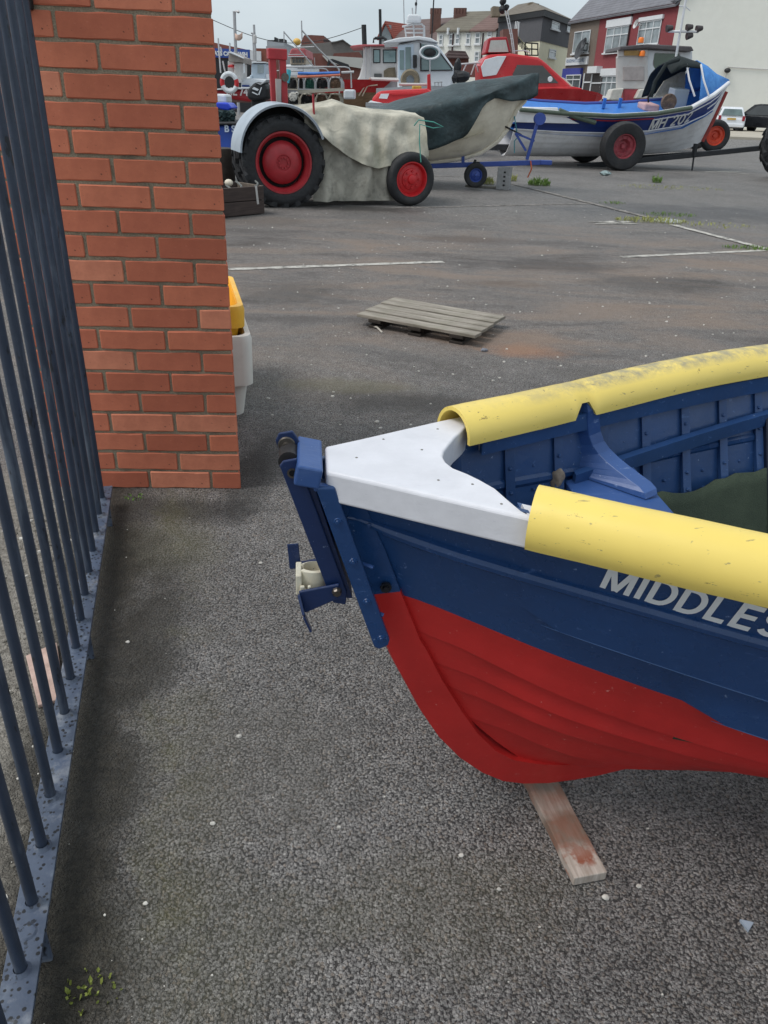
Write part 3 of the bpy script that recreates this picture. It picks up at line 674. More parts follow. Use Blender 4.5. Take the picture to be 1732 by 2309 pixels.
# fore thwart with its hanging knee
tz = .645; m = MB()
m.loft([[V((s, t*(HB(s, tz)-.014), tz+dz)) for s, dz in ((.485, -.028), (.485, -.002), (.488, 0), (.648, 0), (.652, -.002), (.652, -.028))] for t in (-1, -.5, 0, .5, 1)], True, 0, True); part('thwart', m, CHP, boat, smooth=True, angle=30)
ki = [(.514, .250, .800), (.518, .247, .782), (.523, .252, .755), (.531, .254, .728), (.540, .250, .709), (.552, .240, .695), (.565, .221, .685), (.579, .200, .677), (.595, .177, .669), (.609, .155, .663), (.615, .140, .657), (.617, .134, .646)]
ko = [(.494, .270, .800), (.495, .270, .778), (.496, .278, .750), (.495, .284, .720), (.492, .286, .700), (.489, .286, .680), (.487, .284, .665), (.486, .281, .656), (.486, .279, .651), (.486, .278, .648), (.486, .277, .647), (.486, .276, .646)]
th = V((.027, .010, .006)); part('knee', MB().loft([[V(a), V(b), V(b)+th, V(a)+th] for a, b in zip(ki, ko)], True, 0, True), CHP, boat, bevel=.004)
# heavy frame further aft
rows = []
for j in range(15):
    z = .685 - .4*j/14; s = 1.055 + .02*j/14; b = HB(s, z); rows.append([V((s-.022, b-.011, z)), V((s-.018, b-.045, z)), V((s+.016, b-.045, z)), V((s+.02, b-.011, z))])
part('frame_timber', MB().loft(rows), boat_paint('dark_frame_paint', (14, 24, 44), .45), boat, smooth=True, angle=30)
# lettering along the top plank
def letM(q):
    s = .402 + q.x; zb = lerp(s, [.40, .52, .62, .8], [.680, .665, .657, .645]); z = zb + q.y
    return V((s + .04*q.y, -(HB(s, z)+.0035+q.z), z))
text_part('lettering', sign_mesh('MIDDLES', .054, letM, .175, .82), pm('white_sign_vinyl', (226, 228, 230), .4, .05), boat, 'white capital letters MIDDLES along the bow')
# green carpet on the bottom boards and a cobble kept in the bow
N = NT('green_carpet'); nn = N.noise(240, 4, .8)
CARP = N.out(N.mix(N.ramp(N.noise(7, 6, .7), [(.3, 0.), (.7, 1.)]), srgb(46, 58, 48), srgb(72, 84, 68)), .98, N.bump(nn, .8, .004))
rows = []
for k in range(40):
    s = .70 + 1.2*k/39; r_ = []; zt_ = .57 + .02*noise.noise(V((s*9, 1, 2))) + .012*noise.noise(V((s*40, 1, 5)))
    for j in range(22):
        q = j/21
        if q < .45: z = zt_ + (.33-zt_)*q/.45; t = HB(s, z)-.030
        else: z = .33 - .0*q; t = (HB(s, .33)-.030)*(1-(q-.45)/.55*2)
        r_.append(V((s + .006*noise.noise(V((q*6, s, 1))) - .12*max(0, q-.2)*(1-k/39), t, z + .012*noise.noise(V((s*5, t*5, 0))))))
    rows.append(r_)
cp_ = MB().loft(rows); wm = rmat(boat)
for i_, q_ in enumerate(cp_.v): cp_.v[i_] = wm @ q_
cpo = solo('carpet', cp_, CARP, 'dark green carpet with a frayed edge lying inside the near boat', 'carpet', smooth=True)
md = cpo.modifiers.new('th', 'SOLIDIFY'); md.thickness = .006
m = MB(); c = wm @ V((.465, .215, .655)); m.sphere(c, .019, 12, 8, (.8, .75, 1.15)); m.jitter(.005, 60)
solo('cobble', m, pm('speckled_cobble', (150, 136, 122), .8, .4, 90, .4, 120), 'small pale grey cobble tucked inside the bow of the near boat', 'stone', smooth=True)
# wood packing under the forefoot
N = NT('stained_plank_wood'); gr = N.noise(14, 6, .6, vec=N.vec((9, 1, 1)))
col = N.mix(N.ramp(gr, [(.3, 0.), (.7, 1.)]), srgb(150, 136, 124), srgb(200, 190, 180)); po = N.n('ShaderNodeSeparateXYZ'); N.l(N.tc.outputs['Object'], po.inputs[0])
ww = N.math('ADD', po.outputs[1], N.math('MULTIPLY', N.math('SUBTRACT', N.noise(14, 4), .5), .06))
col = N.mix(N.ramp(ww, [(.06, 0.), (.085, .75), (.13, .8), (.15, .35), (.2, .7), (.26, .9)]), col, N.mix(N.ramp(N.noise(22, 5), [(.4, 0.), (.6, 1.)]), srgb(122, 72, 46), srgb(104, 84, 68)))
col = N.mix(N.math('MULTIPLY', N.ramp(N.noise(26, 5, .6), [(.5, 0.), (.6, .9)]), N.ramp(po.outputs[1], [(.01, 0.), (.03, 1.), (.09, .2)])), col, srgb(140, 66, 32))
PLK = N.out(col, .85, N.bump(gr, .4, .002))
p0, p1 = (GP(1290, 1996)+GP(1367, 1988))/2, (GP(1180, 1775)+GP(1255, 1775))/2; d = (p1-p0).normalized(); ang = math.atan2(d.y, d.x)-math.pi/2
pk = thing('packing_plank', 'rust stained timber plank wedged under the near boat forefoot', 'plank', (p0.x, p0.y, 0), ang)
m = MB(); rows = [[V((x + .0015*noise.noise(V((y*30, x*20, 0))), y, z)) for x, z in ((-.034, .002), (.034, .002), (.034, .024), (-.034, .024))] for y in [.42*k/20 for k in range(21)]]
part('plank_body', m.loft(rows, True, 0, True), PLK, pk, bevel=.002)
m = MB(); m.box((0.01, .33, .039), (.12, .10, .030)); part('top_block', m, PLK, pk, bevel=.003)
# ================================================================== YARD: PALLET, FISH BOXES, CRATE
def wood_mat(name, c1, c2, ax=0, scale=14, green=0., rough=.9):
    N = NT(name); oi = N.n('ShaderNodeObjectInfo'); sc_ = [6, 6, 6]; sc_[ax] = .5
    gr = N.noise(scale, 7, .65, vec=N.vec(tuple(sc_)), dist=.4); g2 = N.noise(4, 5)
    col = N.mix(N.ramp(gr, [(.28, 0.), (.72, 1.)]), srgb(*c1), srgb(*c2))
    col = N.mix(N.ramp(g2, [(.45, 0.), (.7, .45)]), col, darker(srgb(*c1), .7))
    if green: col = N.mix(N.ramp(N.noise(9, 5), [(.45, 0.), (.7, green)]), col, srgb(104, 108, 78))
    col = N.mix(N.ramp(oi.outputs['Random'], [(0., .25), (1., 0.)]), col, darker(srgb(*c1), .75))
    return N.out(col, rough, N.bump(gr, .45, .004))
PALW = wood_mat('weathered_pallet_wood', (112, 104, 95), (176, 168, 156), 0, 10, .2)
PALD = wood_mat('damp_shaded_pallet_wood', (44, 38, 34), (70, 62, 54), 0, 10)  # damp wood, its colour darkened further for the shade under the deck
A_, B_, C_, D_ = GP(800, 710, .075), GP(893, 668, .075), GP(1147, 714, .075), GP(1065, 754, .075)     # left, far, right, near corners of the deck
pax = ((C_-B_)+(D_-A_))/2; pang = math.atan2(pax.y, pax.x); plen = pax.length; pw = ((B_-A_).length+(C_-D_).length)/2
pc = (A_+B_+C_+D_)/4
pal = thing('pallet', 'weathered grey wooden pallet lying flat on the yard beyond the near boat', 'pallet', (pc.x, pc.y, 0), pang)
side = (B_-A_); sk = side.dot(V((math.cos(pang), math.sin(pang), 0)))/max(.01, side.dot(V((-math.sin(pang), math.cos(pang), 0))))
pw = abs((B_-A_).dot(V((-math.sin(pang), math.cos(pang), 0)))+(C_-D_).dot(V((-math.sin(pang), math.cos(pang), 0))))/2
for k in range(5):
    wk = pw/5-.022; y = -pw/2 + (k+.5)*pw/5; m = MB()
    m.box((0, 0, 0), (plen, wk, .02)); o = part('board', m.jitter(.002, 5), PALW, pal, bevel=.003); o.location = (sk*y, y, .066+.003*(k % 2)); o.rotation_euler = (0, 0, random.uniform(-.008, .008))
for x in (-plen/2+.13, 0, plen/2-.13):
    m = MB(); m.prism([V((dx+sk*yy, yy, -.01)) for dx, yy in ((-.045, -pw/2+.01), (.045, -pw/2+.01), (.045, pw/2-.01), (-.045, pw/2-.01))], (0, 0, .02)); o = part('stringer_board', m, PALD, pal, bevel=.002); o.location = (x, 0, .0455)
    for y in (-pw/2+.06, 0, pw/2-.06):
        m = MB(); m.box((0, 0, 0), (.09, .07, .018)); o = part('block', m, PALD, pal, bevel=.003); o.location = (x+sk*y, y*.86, .0265)
    m = MB(); m.prism([V((dx+sk*yy, yy, -.0075)) for dx, yy in ((-.045, -pw/2+.015), (.045, -pw/2+.015), (.045, pw/2-.015), (-.045, pw/2-.015))], (0, 0, .015)); o = part('bottom_board', m, PALD, pal, bevel=.002); o.location = (x, 0, .0085)
m = MB(); g = GP(862, 745); m.tube([GP(835, 738)+V((0, 0, .008)), GP(850, 742)+V((0, 0, .012)), GP(862, 752)+V((0, 0, .006))], .006, 6); solo('stick', m, pm('bleached_twig', (176, 170, 160), .9), 'short bleached twig lying beside the pallet', 'twig')
m = MB(); g = GP(1092, 792); m.sphere((g.x, g.y, .008), .022, 8, 5, (1, .7, .5)); solo('grey_stone', m.jitter(.005, 60), pm('blue_grey_stone', (128, 132, 142), .8), 'blue grey pebble on the tarmac near the pallet', 'stone')
# fish boxes tucked behind the pillar
def fish_box(name, label, c, mat, L_=.72, W_=.44, H_=.30, rz=0., rf=.6):
    t = thing(name, label, 'fish box', c, rz, 'fish boxes stacked behind the pillar'); n = []
    def ring(lx, wy, z, r=.05):
        o = []
        for sx, sy, a in ((1, 1, 0), (-1, 1, 90), (-1, -1, 180), (1, -1, 270)):
            for k in range(5):
                an = R(a+k*22.5); o.append(V((sx*(lx/2-r)+math.cos(an)*r, sy*(wy/2-r)+math.sin(an)*r, z)))
        return o
    l0, w0 = L_-.09, W_-.09
    m = MB(); m.loft([ring(l0, w0, 0), ring(L_-.045, W_-.045, H_*(rf+.02)), ring(L_-.04, W_-.04, H_-.01), ring(L_-.055, W_-.055, H_-.01), ring(l0-.02, w0-.02, .015)], True, 0, True)
    part('tub', m, mat, t, smooth=True, angle=40)
    m = MB(); m.loft([ring(L_-.045, W_-.045, H_*rf), ring(L_, W_, H_*rf), ring(L_+.004, W_+.004, H_-.02), ring(L_-.006, W_-.006, H_), ring(L_-.05, W_-.05, H_), ring(L_-.05, W_-.05, H_-.03)], True, 0, False)
    part('rim', m, mat, t, smooth=True, angle=35)
    for s in (-1, 1):
        m = MB(); m.box((s*(L_/2+.004), 0, H_*.8), (.014, .16, .035)); part('hand_grip', m, mat, t, bevel=.004)
    return t
WPL = pm('white_fish_box_plastic', (226, 222, 214), .45, .08, 6, .1, 40, dirt=(150, 140, 124), damt=.25, dscale=4)
YPL = pm('yellow_fish_box_plastic', (246, 188, 56), .42, .12, 6, .1, 40, dirt=(170, 120, 40), damt=.2, dscale=5)
bd = V((-.26, .966, 0)).normalized(); bl_ = V((-bd.y, bd.x, 0)); bcr = V((-.600, 3.30, 0)); brz = math.atan2(bd.y, bd.x)
def boxc(L_, W_, dx=0.): c = bcr + bd*(L_/2+dx) + bl_*W_/2; return c
c = boxc(.74, .45); fish_box('fish_box', 'white fish box on the ground behind the pillar', (c.x, c.y, 0), WPL, .74, .45, .375, brz, .41)
c = boxc(.66, .44, .075); fish_box('fish_box', 'yellow fish box nested in the white one behind the pillar', (c.x-.010, c.y, .25), YPL, .66, .42, .235, brz, .60)
# heavy timber crate by the tractor wheel
CRW = wood_mat('dark_creosoted_timber', (52, 42, 40), (92, 78, 72), 0, 7); CRL = wood_mat('greyed_timber_end', (84, 74, 66), (122, 110, 98), 2, 7)
c0 = GP(597, 483); dl = (GP(505, 492)-c0).normalized(); dn_ = V((-dl.y, dl.x, 0)); dn_ = dn_ if dn_.y > 0 else -dn_
cr = thing('timber_crate', 'dark heavy timber crate beside the tractor rear wheel', 'crate', c0, math.atan2(-dl.y, -dl.x))
for k in range(2):
    m = MB(); m.box((-.62, .02, .085+k*.158), (1.24, .04, .15)); part('board', m.jitter(.003, 6), CRW, cr, bevel=.005)
    m = MB(); m.box((.012, .27, .085+k*.158), (.035, .46, .15)); part('end_board', m.jitter(.003, 6), CRL, cr, bevel=.005)
    m = MB(); m.box((-.62, .52, .085+k*.158), (1.24, .04, .15)); part('board', m, CRW, cr, bevel=.005)
m = MB(); m.box((-.62, .27, .22), (1.2, .44, .05)); part('fill', m.jitter(.02, 8), CRW, cr)
m = MB(); m.beam((-.12, -.003, .32), (-.10, -.004, .12), .03, .003, V((0, 1, 0))); part('white_stain', m, pm('pale_droppings', (190, 186, 182), .9), cr)
m = MB(); c = c0 + dl*.42 + dn_*.12 + V((0, 0, .36)); m.sphere(c, .05, 10, 6, (1, .8, .8)); solo('net_float', m, pm('cream_float', (214, 204, 186), .6), 'small cream net float resting on the timber crate', 'float', smooth=True)
m = MB()
for k in range(5): m.tube([c0 + dl*(.1+.2*k) + dn_*(.08+.05*math.sin(k*2)) + V((0, 0, .285+.02*j)) + V((.05*math.sin(k+j), .05*j, .01)) for j in range(4)], .012, 6)
tag(solo('rope_tangle', m, pm('grey_rope', (110, 112, 110), .9), 'grey rope tangle heaped on top of the timber crate', 'rope'), kind=None)

# ================================================================== GREY TRACTOR UNDER A TARPAULIN
TYR = pm('tyre_rubber', (38, 39, 42), .75, .3, 12, .25, 50, dirt=(78, 74, 70), damt=.25, dscale=5)
TRD = pm('tractor_red', (172, 44, 52), .45, .2, 8, .1, 40, dirt=(120, 70, 64), damt=.2, dscale=6); TRB = pm('bright_wheel_red', (196, 34, 40), .4, .15, 8)
FGR = pm('pale_grey_fender', (164, 174, 184), .42, .1, 4, dirt=(140, 140, 140), damt=.2); BLK = pm('black_underside', (16, 16, 18), .7, .3)
def wheel(parent, c, Rt, W_, rr, mats, lugs=0, hub='dish', y=V((0, 1, 0)), name='wheel', bolts=8):
    """wheel whose outer face looks along -y (local); mats tyre, rim"""
    ax = -y; c = V(c); t, r_ = mats; b = W_/2
    prof = [(rr, b*.62), (rr+.015, b*.9), (rr+(Rt-rr)*.45, b*1.04), (Rt-.05*Rt/.6, b*.97), (Rt-.012, b*.70), (Rt, b*.35), (Rt, -b*.35), (Rt-.012, -b*.70), (Rt-.05*Rt/.6, -b*.97), (rr+(Rt-rr)*.45, -b*1.04), (rr, -b*.7)]
    ty = part('tyre', MB().lathe(prof, c, ax, 48), t, parent, smooth=True, angle=50)
    if lugs:
        m = MB(); x, yy, z = frame(ax)
        for k in range(lugs):
            for sdn in (1, -1):
                a = 2*math.pi*(k+(.5 if sdn < 0 else 0))/lugs; da = .34
                def P(an, h, rad): return c + (x*math.cos(an)+yy*math.sin(an))*rad + z*h
                r0, r1 = Rt-.012, Rt+.03*Rt/.62; wl = .035*Rt/.62/Rt*1.1
                q = [P(a+s_*wl+e*da, sdn*h_*b, rad) for e, h_ in ((0, .06), (1, .98)) for s_ in (-1, 1) for rad in (r0-(0 if h_ < .5 else .06), r1-(0 if h_ < .5 else .018))]
                m.add(q, [(0, 1, 3, 2), (4, 6, 7, 5), (0, 4, 5, 1), (2, 3, 7, 6), (1, 5, 7, 3), (0, 2, 6, 4)])
        tag(part('tread_lug', m, t, ty), kind='stuff')
    prof = [(rr+.004, b*.62), (rr+.004, b*.75), (rr-.02*rr/.4, b*.75), (rr-.035*rr/.4, b*.5), (rr*.86, b*.35), (rr*.83, b*.0), (rr*.84, -b*.7)]
    rim = part('rim', MB().lathe(prof, c, ax, 40), r_, parent, smooth=True, angle=40)
    if hub == 'dish': prof = [(0, -b*.1), (rr*.70, -b*.1), (rr*.71, b*.02), (rr*.69, b*.12), (rr*.55, b*.42), (rr*.30, b*.62), (rr*.26, b*.60), (rr*.24, b*.52), (0, b*.52)]
    elif hub == 'front': prof = [(rr*.92, b*.1), (rr*.80, b*.22), (rr*.62, b*.30), (rr*.60, b*.5), (rr*.42, b*.62), (rr*.30, b*.66), (rr*.26, b*.95), (rr*.18, b*1.05), (0, b*1.05)]
    else: prof = [(rr*.95, b*.25), (rr*.86, b*.42), (rr*.60, b*.44), (rr*.50, b*.15), (rr*.45, b*-.1), (rr*.25, b*-.05), (rr*.18, b*.25), (0, b*.25)]
    h = part('hub', MB().lathe(prof, c, ax, 32), r_, parent, smooth=True, angle=40)
    if hub == 'dish': part('dark_backing_disc', MB().lathe([(0, -b*.55), (rr*.83, -b*.55)], c, ax, 24), BLK, parent)  # black disc added behind the dish to paint the gap as shade
    x, yy, z = frame(ax); m = MB(); rb_, hb = (rr*.17, b*.55) if hub == 'dish' else ((rr*.48, b*.62) if hub == 'front' else (rr*.72, b*.45))
    for k in range(bolts):
        a = 2*math.pi*k/bolts; p = c + (x*math.cos(a)+yy*math.sin(a))*rb_ + z*hb; m.lathe([(0, .02), (.012, .02), (.014, 0)], p, ax, 6)
    tag(part('wheel_nut', m, r_, h), kind='stuff')
    return ty
ra, fa = GP(645, 469), GP(930, 466); tdir = (fa-ra); THD = math.atan2(tdir.y, tdir.x)
trac = thing('tractor', 'small vintage grey tractor with red wheels parked under a tarpaulin', 'tractor', (ra.x, ra.y, 0), THD)
wb = tdir.length; RW = .522
wheel(trac, (0, .14, RW), RW, .26, .358, (TYR, TRD), 20, bolts=10)
wheel(trac, (.0, .62, RW), RW, .26, .358, (TYR, TRD), 20, bolts=6)
wheel(trac, (wb, .12, .335), .335, .17, .215, (TYR, TRB), 0, 'front')
wheel(trac, (wb, 1.2, .335), .335, .17, .215, (TYR, TRB), 0, 'front', bolts=4)
for y0, y1 in ((-.03, .46),):
    c = V((0, 0, RW)); rows = []
    for k in range(25):
        a = R(30 + 138*k/24); rr = .585 + .085*math.sin(R(180*k/24))
        rows.append([c + V((math.cos(a)*(rr+d), y, math.sin(a)*(rr+d))) for y, d in ((y0, -.035), (y0-.01, -.01), (y0+.02, .0), (y1, .01), (y1, -.004), (y0+.02, -.012))])
    part('fender', MB().loft(rows, True, 0, True), FGR, trac, smooth=True, angle=50)
    rows = [[c + V((math.cos(R(30+138*k/24))*f_, y1-.01, math.sin(R(30+138*k/24))*f_)) for f_ in (.2, .58+.08*math.sin(R(180*k/24)))] for k in range(25)]
    part('fender_side', MB().loft(rows), BLK, trac)
TGR = pm('tractor_grey_paint', (128, 132, 136), .5, .2, 5)
m = MB(); m.box((wb*.5, .68, .55), (wb+.1, .34, .32)); part('transmission', m, TGR, trac, bevel=.03)
m = MB(); m.box((wb*.72, .68, .86), (wb*.62, .42, .34)); part('bonnet', m, TGR, trac, bevel=.06)
m = MB(); m.beam((wb, .1, .34), (wb, 1.2, .34), .06, .06); m.beam((0, .2, RW), (0, 1.2, RW), .14, .14); part('axles', m, BLK, trac, kind='stuff')
pk0 = PX(625, 215, ra.y+.75)                       # red lifting mast behind the seat
Lm = rmat(trac).inverted(); mt = Lm @ PX(626, 112, ra.y+.72); mb_ = Lm @ PX(634, 232, ra.y+.72)
for dx in (-.075, .055):
    m = MB(); m.beam((mb_.x+dx+.01, mb_.y, .5), (mt.x+dx, mt.y, mt.z-.06), .085, .075, V((0, 1, 0))); part('mast_post', m, TRD, trac, bevel=.008)
m = MB(); m.box((mt.x-.012, mt.y, mt.z-.05), (.24, .13, .12)); m2 = part('mast_head', m, TRD, trac, bevel=.012)
m = MB(); m.tube([(mt.x+.07, mt.y-.08, mt.z-.30), (mt.x+.09, mt.y+.06, mt.z-.30)], .05, 10); part('mast_pulley', m, STL, trac, smooth=True)
m = MB(); m.beam((mb_.x+.31, mb_.y-.45, 1.02), (mb_.x+.30, mb_.y-.45, 1.30), .03, .02); part('lever', m, TRD, trac)
m = MB(); m.box((mt.x-.02, mt.y-.06, 1.30), (.06, .05, .30)); m.jitter(.012, 20); part('rope_lashing', m, pm('pale_lashing', (176, 168, 164), .9), trac)
def tarp_mat(name, c1, c2, stain, green=None):
    N = NT(name); n = N.noise(3.0, 7, .62, dist=.5); n2 = N.noise(10, 7, .7)
    col = N.mix(N.ramp(n, [(.32, 0.), (.68, 1.)]), srgb(*c1), srgb(*c2))
    col = N.mix(N.ramp(n2, [(.5, 0.), (.72, .55)]), col, srgb(*stain))
    if green: col = N.mix(N.ramp(N.noise(1.7, 5), [(.5, 0.), (.7, .5)]), col, srgb(*green))
    nr = N.bump(N.noise(4.5, 4, .55, dist=1.0), .32, .05); nr = N.bump(N.noise(38, 5), .3, .006, nr)
    return N.out(col, .85, nr)
TPU = tarp_mat('pale_canvas', (156, 152, 138), (204, 198, 182), (126, 124, 114), (144, 144, 120)); TPL = tarp_mat('grubby_grey_canvas', (124, 121, 112), (176, 171, 158), (72, 71, 68))
tp = thing('tarpaulin', 'grubby cream and grey canvas tarpaulin draped over the tractor', 'tarpaulin', (ra.x, ra.y, 0), THD)
def drape(x0, x1, hem, off, K=54, J=46, top=0.):
    rows = []
    for i in range(K+1):
        x = x0 + (x1-x0)*i/K; r_ = []
        ht = lerp(x, [.3, .62, .80, 1.0, 1.35, wb+.05, wb+.30], [1.15, 1.19, 1.24, 1.18, 1.14, 1.13, 1.10]) + top
        for j in range(J+1):
            q = j/J*2-1; a = abs(q); h0 = hem(x)                       # q -1 near hem .. 0 ridge .. 1 far hem
            if a < .32: u = a/.32; z = ht - .05*u*u - .018*math.sin(u*3.1); y = .34*u
            else: u = (a-.32)/.68; z = (ht-.05) + (h0-(ht-.05))*u; y = .34 + .12*math.sin(u*1.5) + .05*u
            fold = math.sin(x*16 + u*4 + 2*math.sin(x*5))*.5 + math.sin(x*29 - u*3)*.3 + noise.noise(V((x*5, q*4, off)))
            amp = .008 + (.055*math.sqrt(u) if a >= .32 else .0)
            rad = math.exp(-((x-.80)/.35)**2)*math.sin((x-.80)*26)*.02*(1-u if a > .32 else 1)
            y += fold*amp + off + rad; z += .010*noise.noise(V((x*6, q*6, 3)))
            yy = .66 + (y if q > 0 else -y); r_.append(V((x + .02*noise.noise(V((x*3, q*3, 8))), yy, max(.03, z))))
        rows.append(r_)
    return rows
lo = drape(.40, wb-.0, lambda x: .06, 0.); hi = drape(.30, wb+.24, lambda x: lerp(x, [.3, .5, .8, 1.05, 1.3, wb+.3], [.96, .86, .64, .52, .47, .56]) + .012*math.sin(x*9), .022, top=.014)
o = part('lower_sheet', MB().loft(lo), TPL, tp, smooth=True, angle=80)
o = part('upper_sheet', MB().loft(hi), TPU, tp, smooth=True, angle=80)
front = [hi[-1], [V((q.x+.02*math.sin(i*.9), q.y, .60+.02*math.sin(i*.7))) if q.z > .60 else q for i, q in enumerate(hi[-1])]]
part('front_flap', MB().loft([[a.lerp(b, t) + V((.03*math.sin(t*5+i*.5)*t, 0, 0)) for i, (a, b) in enumerate(zip(*front))] for t in (0, .25, .5, .75, 1)]), TPU, tp, smooth=True, angle=80)
m = MB(); p = [(wb+.02, .12, .98), (wb+.05, .05, 1.05), (wb+.25, .02, 1.03), (wb+.38, .0, .98), (wb+.25, .02, .96), (wb+.06, .03, 1.0), (wb+.08, .06, .8), (wb+.10, .02, .55)]
solo('mooring_line', MB().tube([rmat(tp) @ V(q) for q in p], .008, 6), pm('teal_cord_fibre', (84, 158, 146), .8), 'teal line tied over the tractor tarpaulin front corner', 'line', smooth=True)

# ================================================================== HULL BUILDER
def hull(parent, st, N_, mats, step=.012, name='plank', pw=.55, sides=(-1, 1)):
    """st: stations (x, keel z, sheer z, half breadth, fullness); planks from sheer down"""
    def pt(t, q, sd, out=0):
        f_ = t*(len(st)-1); i = min(int(f_), len(st)-2); u = f_-i
        x, k, s, b, e = [a+(c-a)*u for a, c in zip(st[i], st[i+1])]
        z = s + (k-s)*q; return V((x, sd*(b*(max(0, 1-q))**e + out), z))
    M_ = (len(st)-1)*4
    for sd in sides:
        for p in range(N_):
            rows = []
            for i in range(M_+1):
                t = i/M_; q0, q1 = p/N_, (p+1)/N_; r_ = [pt(t, q0+(q1-q0)*j/4, sd, step*(j/4)) for j in range(5)]
                r_ += [pt(t, q1, sd, -.01), pt(t, q0, sd, -.02)]; rows.append(r_)
            part(name, MB().loft(rows, True, 0, True), mats[p], parent, smooth=True, angle=25)
    return pt

# ================================================================== CREAM BOAT UNDER GREEN TARP, BLUE TRAILER
GY = 14.15
CRMH = pm('cream_hull_paint', (224, 216, 198), .5, .12, 5, dirt=(160, 150, 128), damt=.3); TBL = pm('trailer_blue', (52, 78, 156), .45, .15, 6, dirt=(90, 100, 130), damt=.2)
gb0 = PX(1201, 166, GY); GH = R(2)
gb = thing('covered_boat', 'cream clinker boat under a dark green tarp on a blue trailer', 'boat', (gb0.x, GY, 0), GH)
prof = []
for px, py in ((1199, 185), (1180, 225), (1163, 243), (1141, 289), (1119, 316), (1083, 341), (1041, 354), (978, 362), (900, 366), (760, 366), (640, 360)):
    q = PX(px, py, GY); prof.append((q.x-gb0.x, q.z))
st = []
for i, (x, z) in enumerate(prof):
    d = -x; sz = lerp(d, [0, .3, .8, 1.6, 2.4, 3, 4.4], [gb0.z-.04, gb0.z-.16, gb0.z-.35, 1.17, 1.03, .96, .92]); b = .02 + .78*(1-math.exp(-d/.75))
    st.append((x, min(z, sz-.02), sz, b, lerp(d, [0, .5, 1.5, 3], [1.1, .75, .5, .42])))
hp = hull(gb, st, 7, [CRMH]*7, .014)
gpt = [V((x, 0, z)) for x, z in prof]
m = MB(); m.tube([p + V((.02, 0, -.02)) for p in gpt], .035, 8); part('stem_and_keel', m, CRMH, gb, smooth=True)
m = MB(); x_ = st[4][0]; part('interior_floor', MB().loft([[V((s[0], t*s[3]*.8, s[1]+.3)) for t in (-1, 0, 1)] for s in st[5:]]), CRMH, gb)
TPG = tarp_mat('dark_green_tarp', (20, 34, 36), (44, 62, 66), (70, 88, 92)); 
N = TPG.node_tree.nodes['Principled BSDF']; N.inputs['Roughness'].default_value = .48
tg = thing('green_tarpaulin', 'dark green plastic tarp tied over the cream boat', 'tarpaulin', (gb0.x, GY, 0), GH)
rows = []; K = 60
for i in range(K+1):
    d = -.10 + 4.2*(i/K)**1.2; x = -d; r_ = []
    sz = lerp(d, [-.1, 0, .3, .8, 1.6, 2.4, 3, 4.4], [gb0.z-.01, gb0.z-.01, gb0.z-.13, gb0.z-.32, 1.20, 1.06, .99, .95]); b = .03 + .80*(1-math.exp(-max(0, d)/.75))
    rid = lerp(d, [-.1, 0, .4, .8, 1.2, 1.6, 2.4, 3.2, 4.2], [gb0.z+.0, gb0.z+.01, gb0.z-.05, 1.58, 1.53, 1.40, 1.17, 1.02, .98])
    hem = lerp(d, [-.1, 0, .35, .62, .80, .95, 1.05, 1.2, 1.6, 2.0, 3, 4.2], [gb0.z-.30, gb0.z-.36, gb0.z-.40, gb0.z-.36, gb0.z-.45, gb0.z-.75, gb0.z-.92, gb0.z-.97, gb0.z-1.12, gb0.z-1.15, gb0.z-1.1, gb0.z-1.1])
    for j in range(41):
        q = j/40*2-1; a = abs(q)
        if a < .45: u = a/.45; y = b*u; z = rid + (sz-rid)*u**1.3 + .0
        else:
            u = (a-.45)/.55; z = sz + (hem-sz)*u
            y = b*(1-.14*u) + .025 + .05*u
        f_ = (math.sin(d*13+u*3)*.6 + noise.noise(V((d*4, q*5, 1)))*1.3)*(.03*u if a >= .45 else .012)
        y += f_; z += .03*noise.noise(V((d*3.1, q*3, 7)))*(1 if a < .45 else 1-u*.6)
        r_.append(V((x, y if q > 0 else -y, z)))
    rows.append(r_)
o = part('sheet', MB().loft(rows), TPG, tg, smooth=True, angle=80); o.modifiers.new('t', 'SOLIDIFY').thickness = .008
tr = thing('boat_trailer', 'blue boat trailer with winch post under the cream boat', 'trailer', (gb0.x, GY, 0), GH)
Li = rmat(tr).inverted(); YN = GY-.05
def q3(px, py, Y=YN): return Li @ PX(px, py, Y)
a, b = q3(975, 374), q3(1222, 366); m = MB(); m.beam(a + (a-b)*1.6, b, .075, .075); part('draw_bar', m, TBL, tr, bevel=.008)
m = MB(); m.beam(b + V((-.03, 0, .0)), b + V((.16, 0, .0)), .11, .07); part('coupling', m, TBL, tr, bevel=.01)
pb, pt_ = q3(1188, 360), q3(1212, 275); m = MB(); m.beam(pb, pt_, .06, .05); part('winch_post', m, TBL, tr, bevel=.006)
m = MB(); m.beam(q3(1186, 340), q3(1162, 300), .035, .035); m.beam(q3(1162, 300), q3(1205, 318), .03, .03); part('post_brace', m, TBL, tr, kind='stuff')
m = MB(); m.lathe([(0, -.06), (.09, -.06), (.09, -.045), (.05, -.04), (.05, .04), (.09, .045), (.09, .06), (0, .06)], q3(1217, 268), V((0, 1, 0)), 20); part('winch_drum', m, TBL, tr, smooth=True, angle=30)
m = MB(); m.tube([q3(1135, 283), q3(1168, 300), q3(1176, 304)], .012, 8); part('winch_handle', m, BLK, tr)
for px in (985, 1044): m = MB(); m.beam(q3(px, 372), q3(px, 352), .05, .05); part('keel_support', m, BLK if px == 985 else TBL, tr)
jc = q3(1073, 389, GY-.25); wheel(tr, (jc.x, jc.y, .19+.02), .19, .11, .10, (TYR, TBL), 0, 'front', bolts=4)
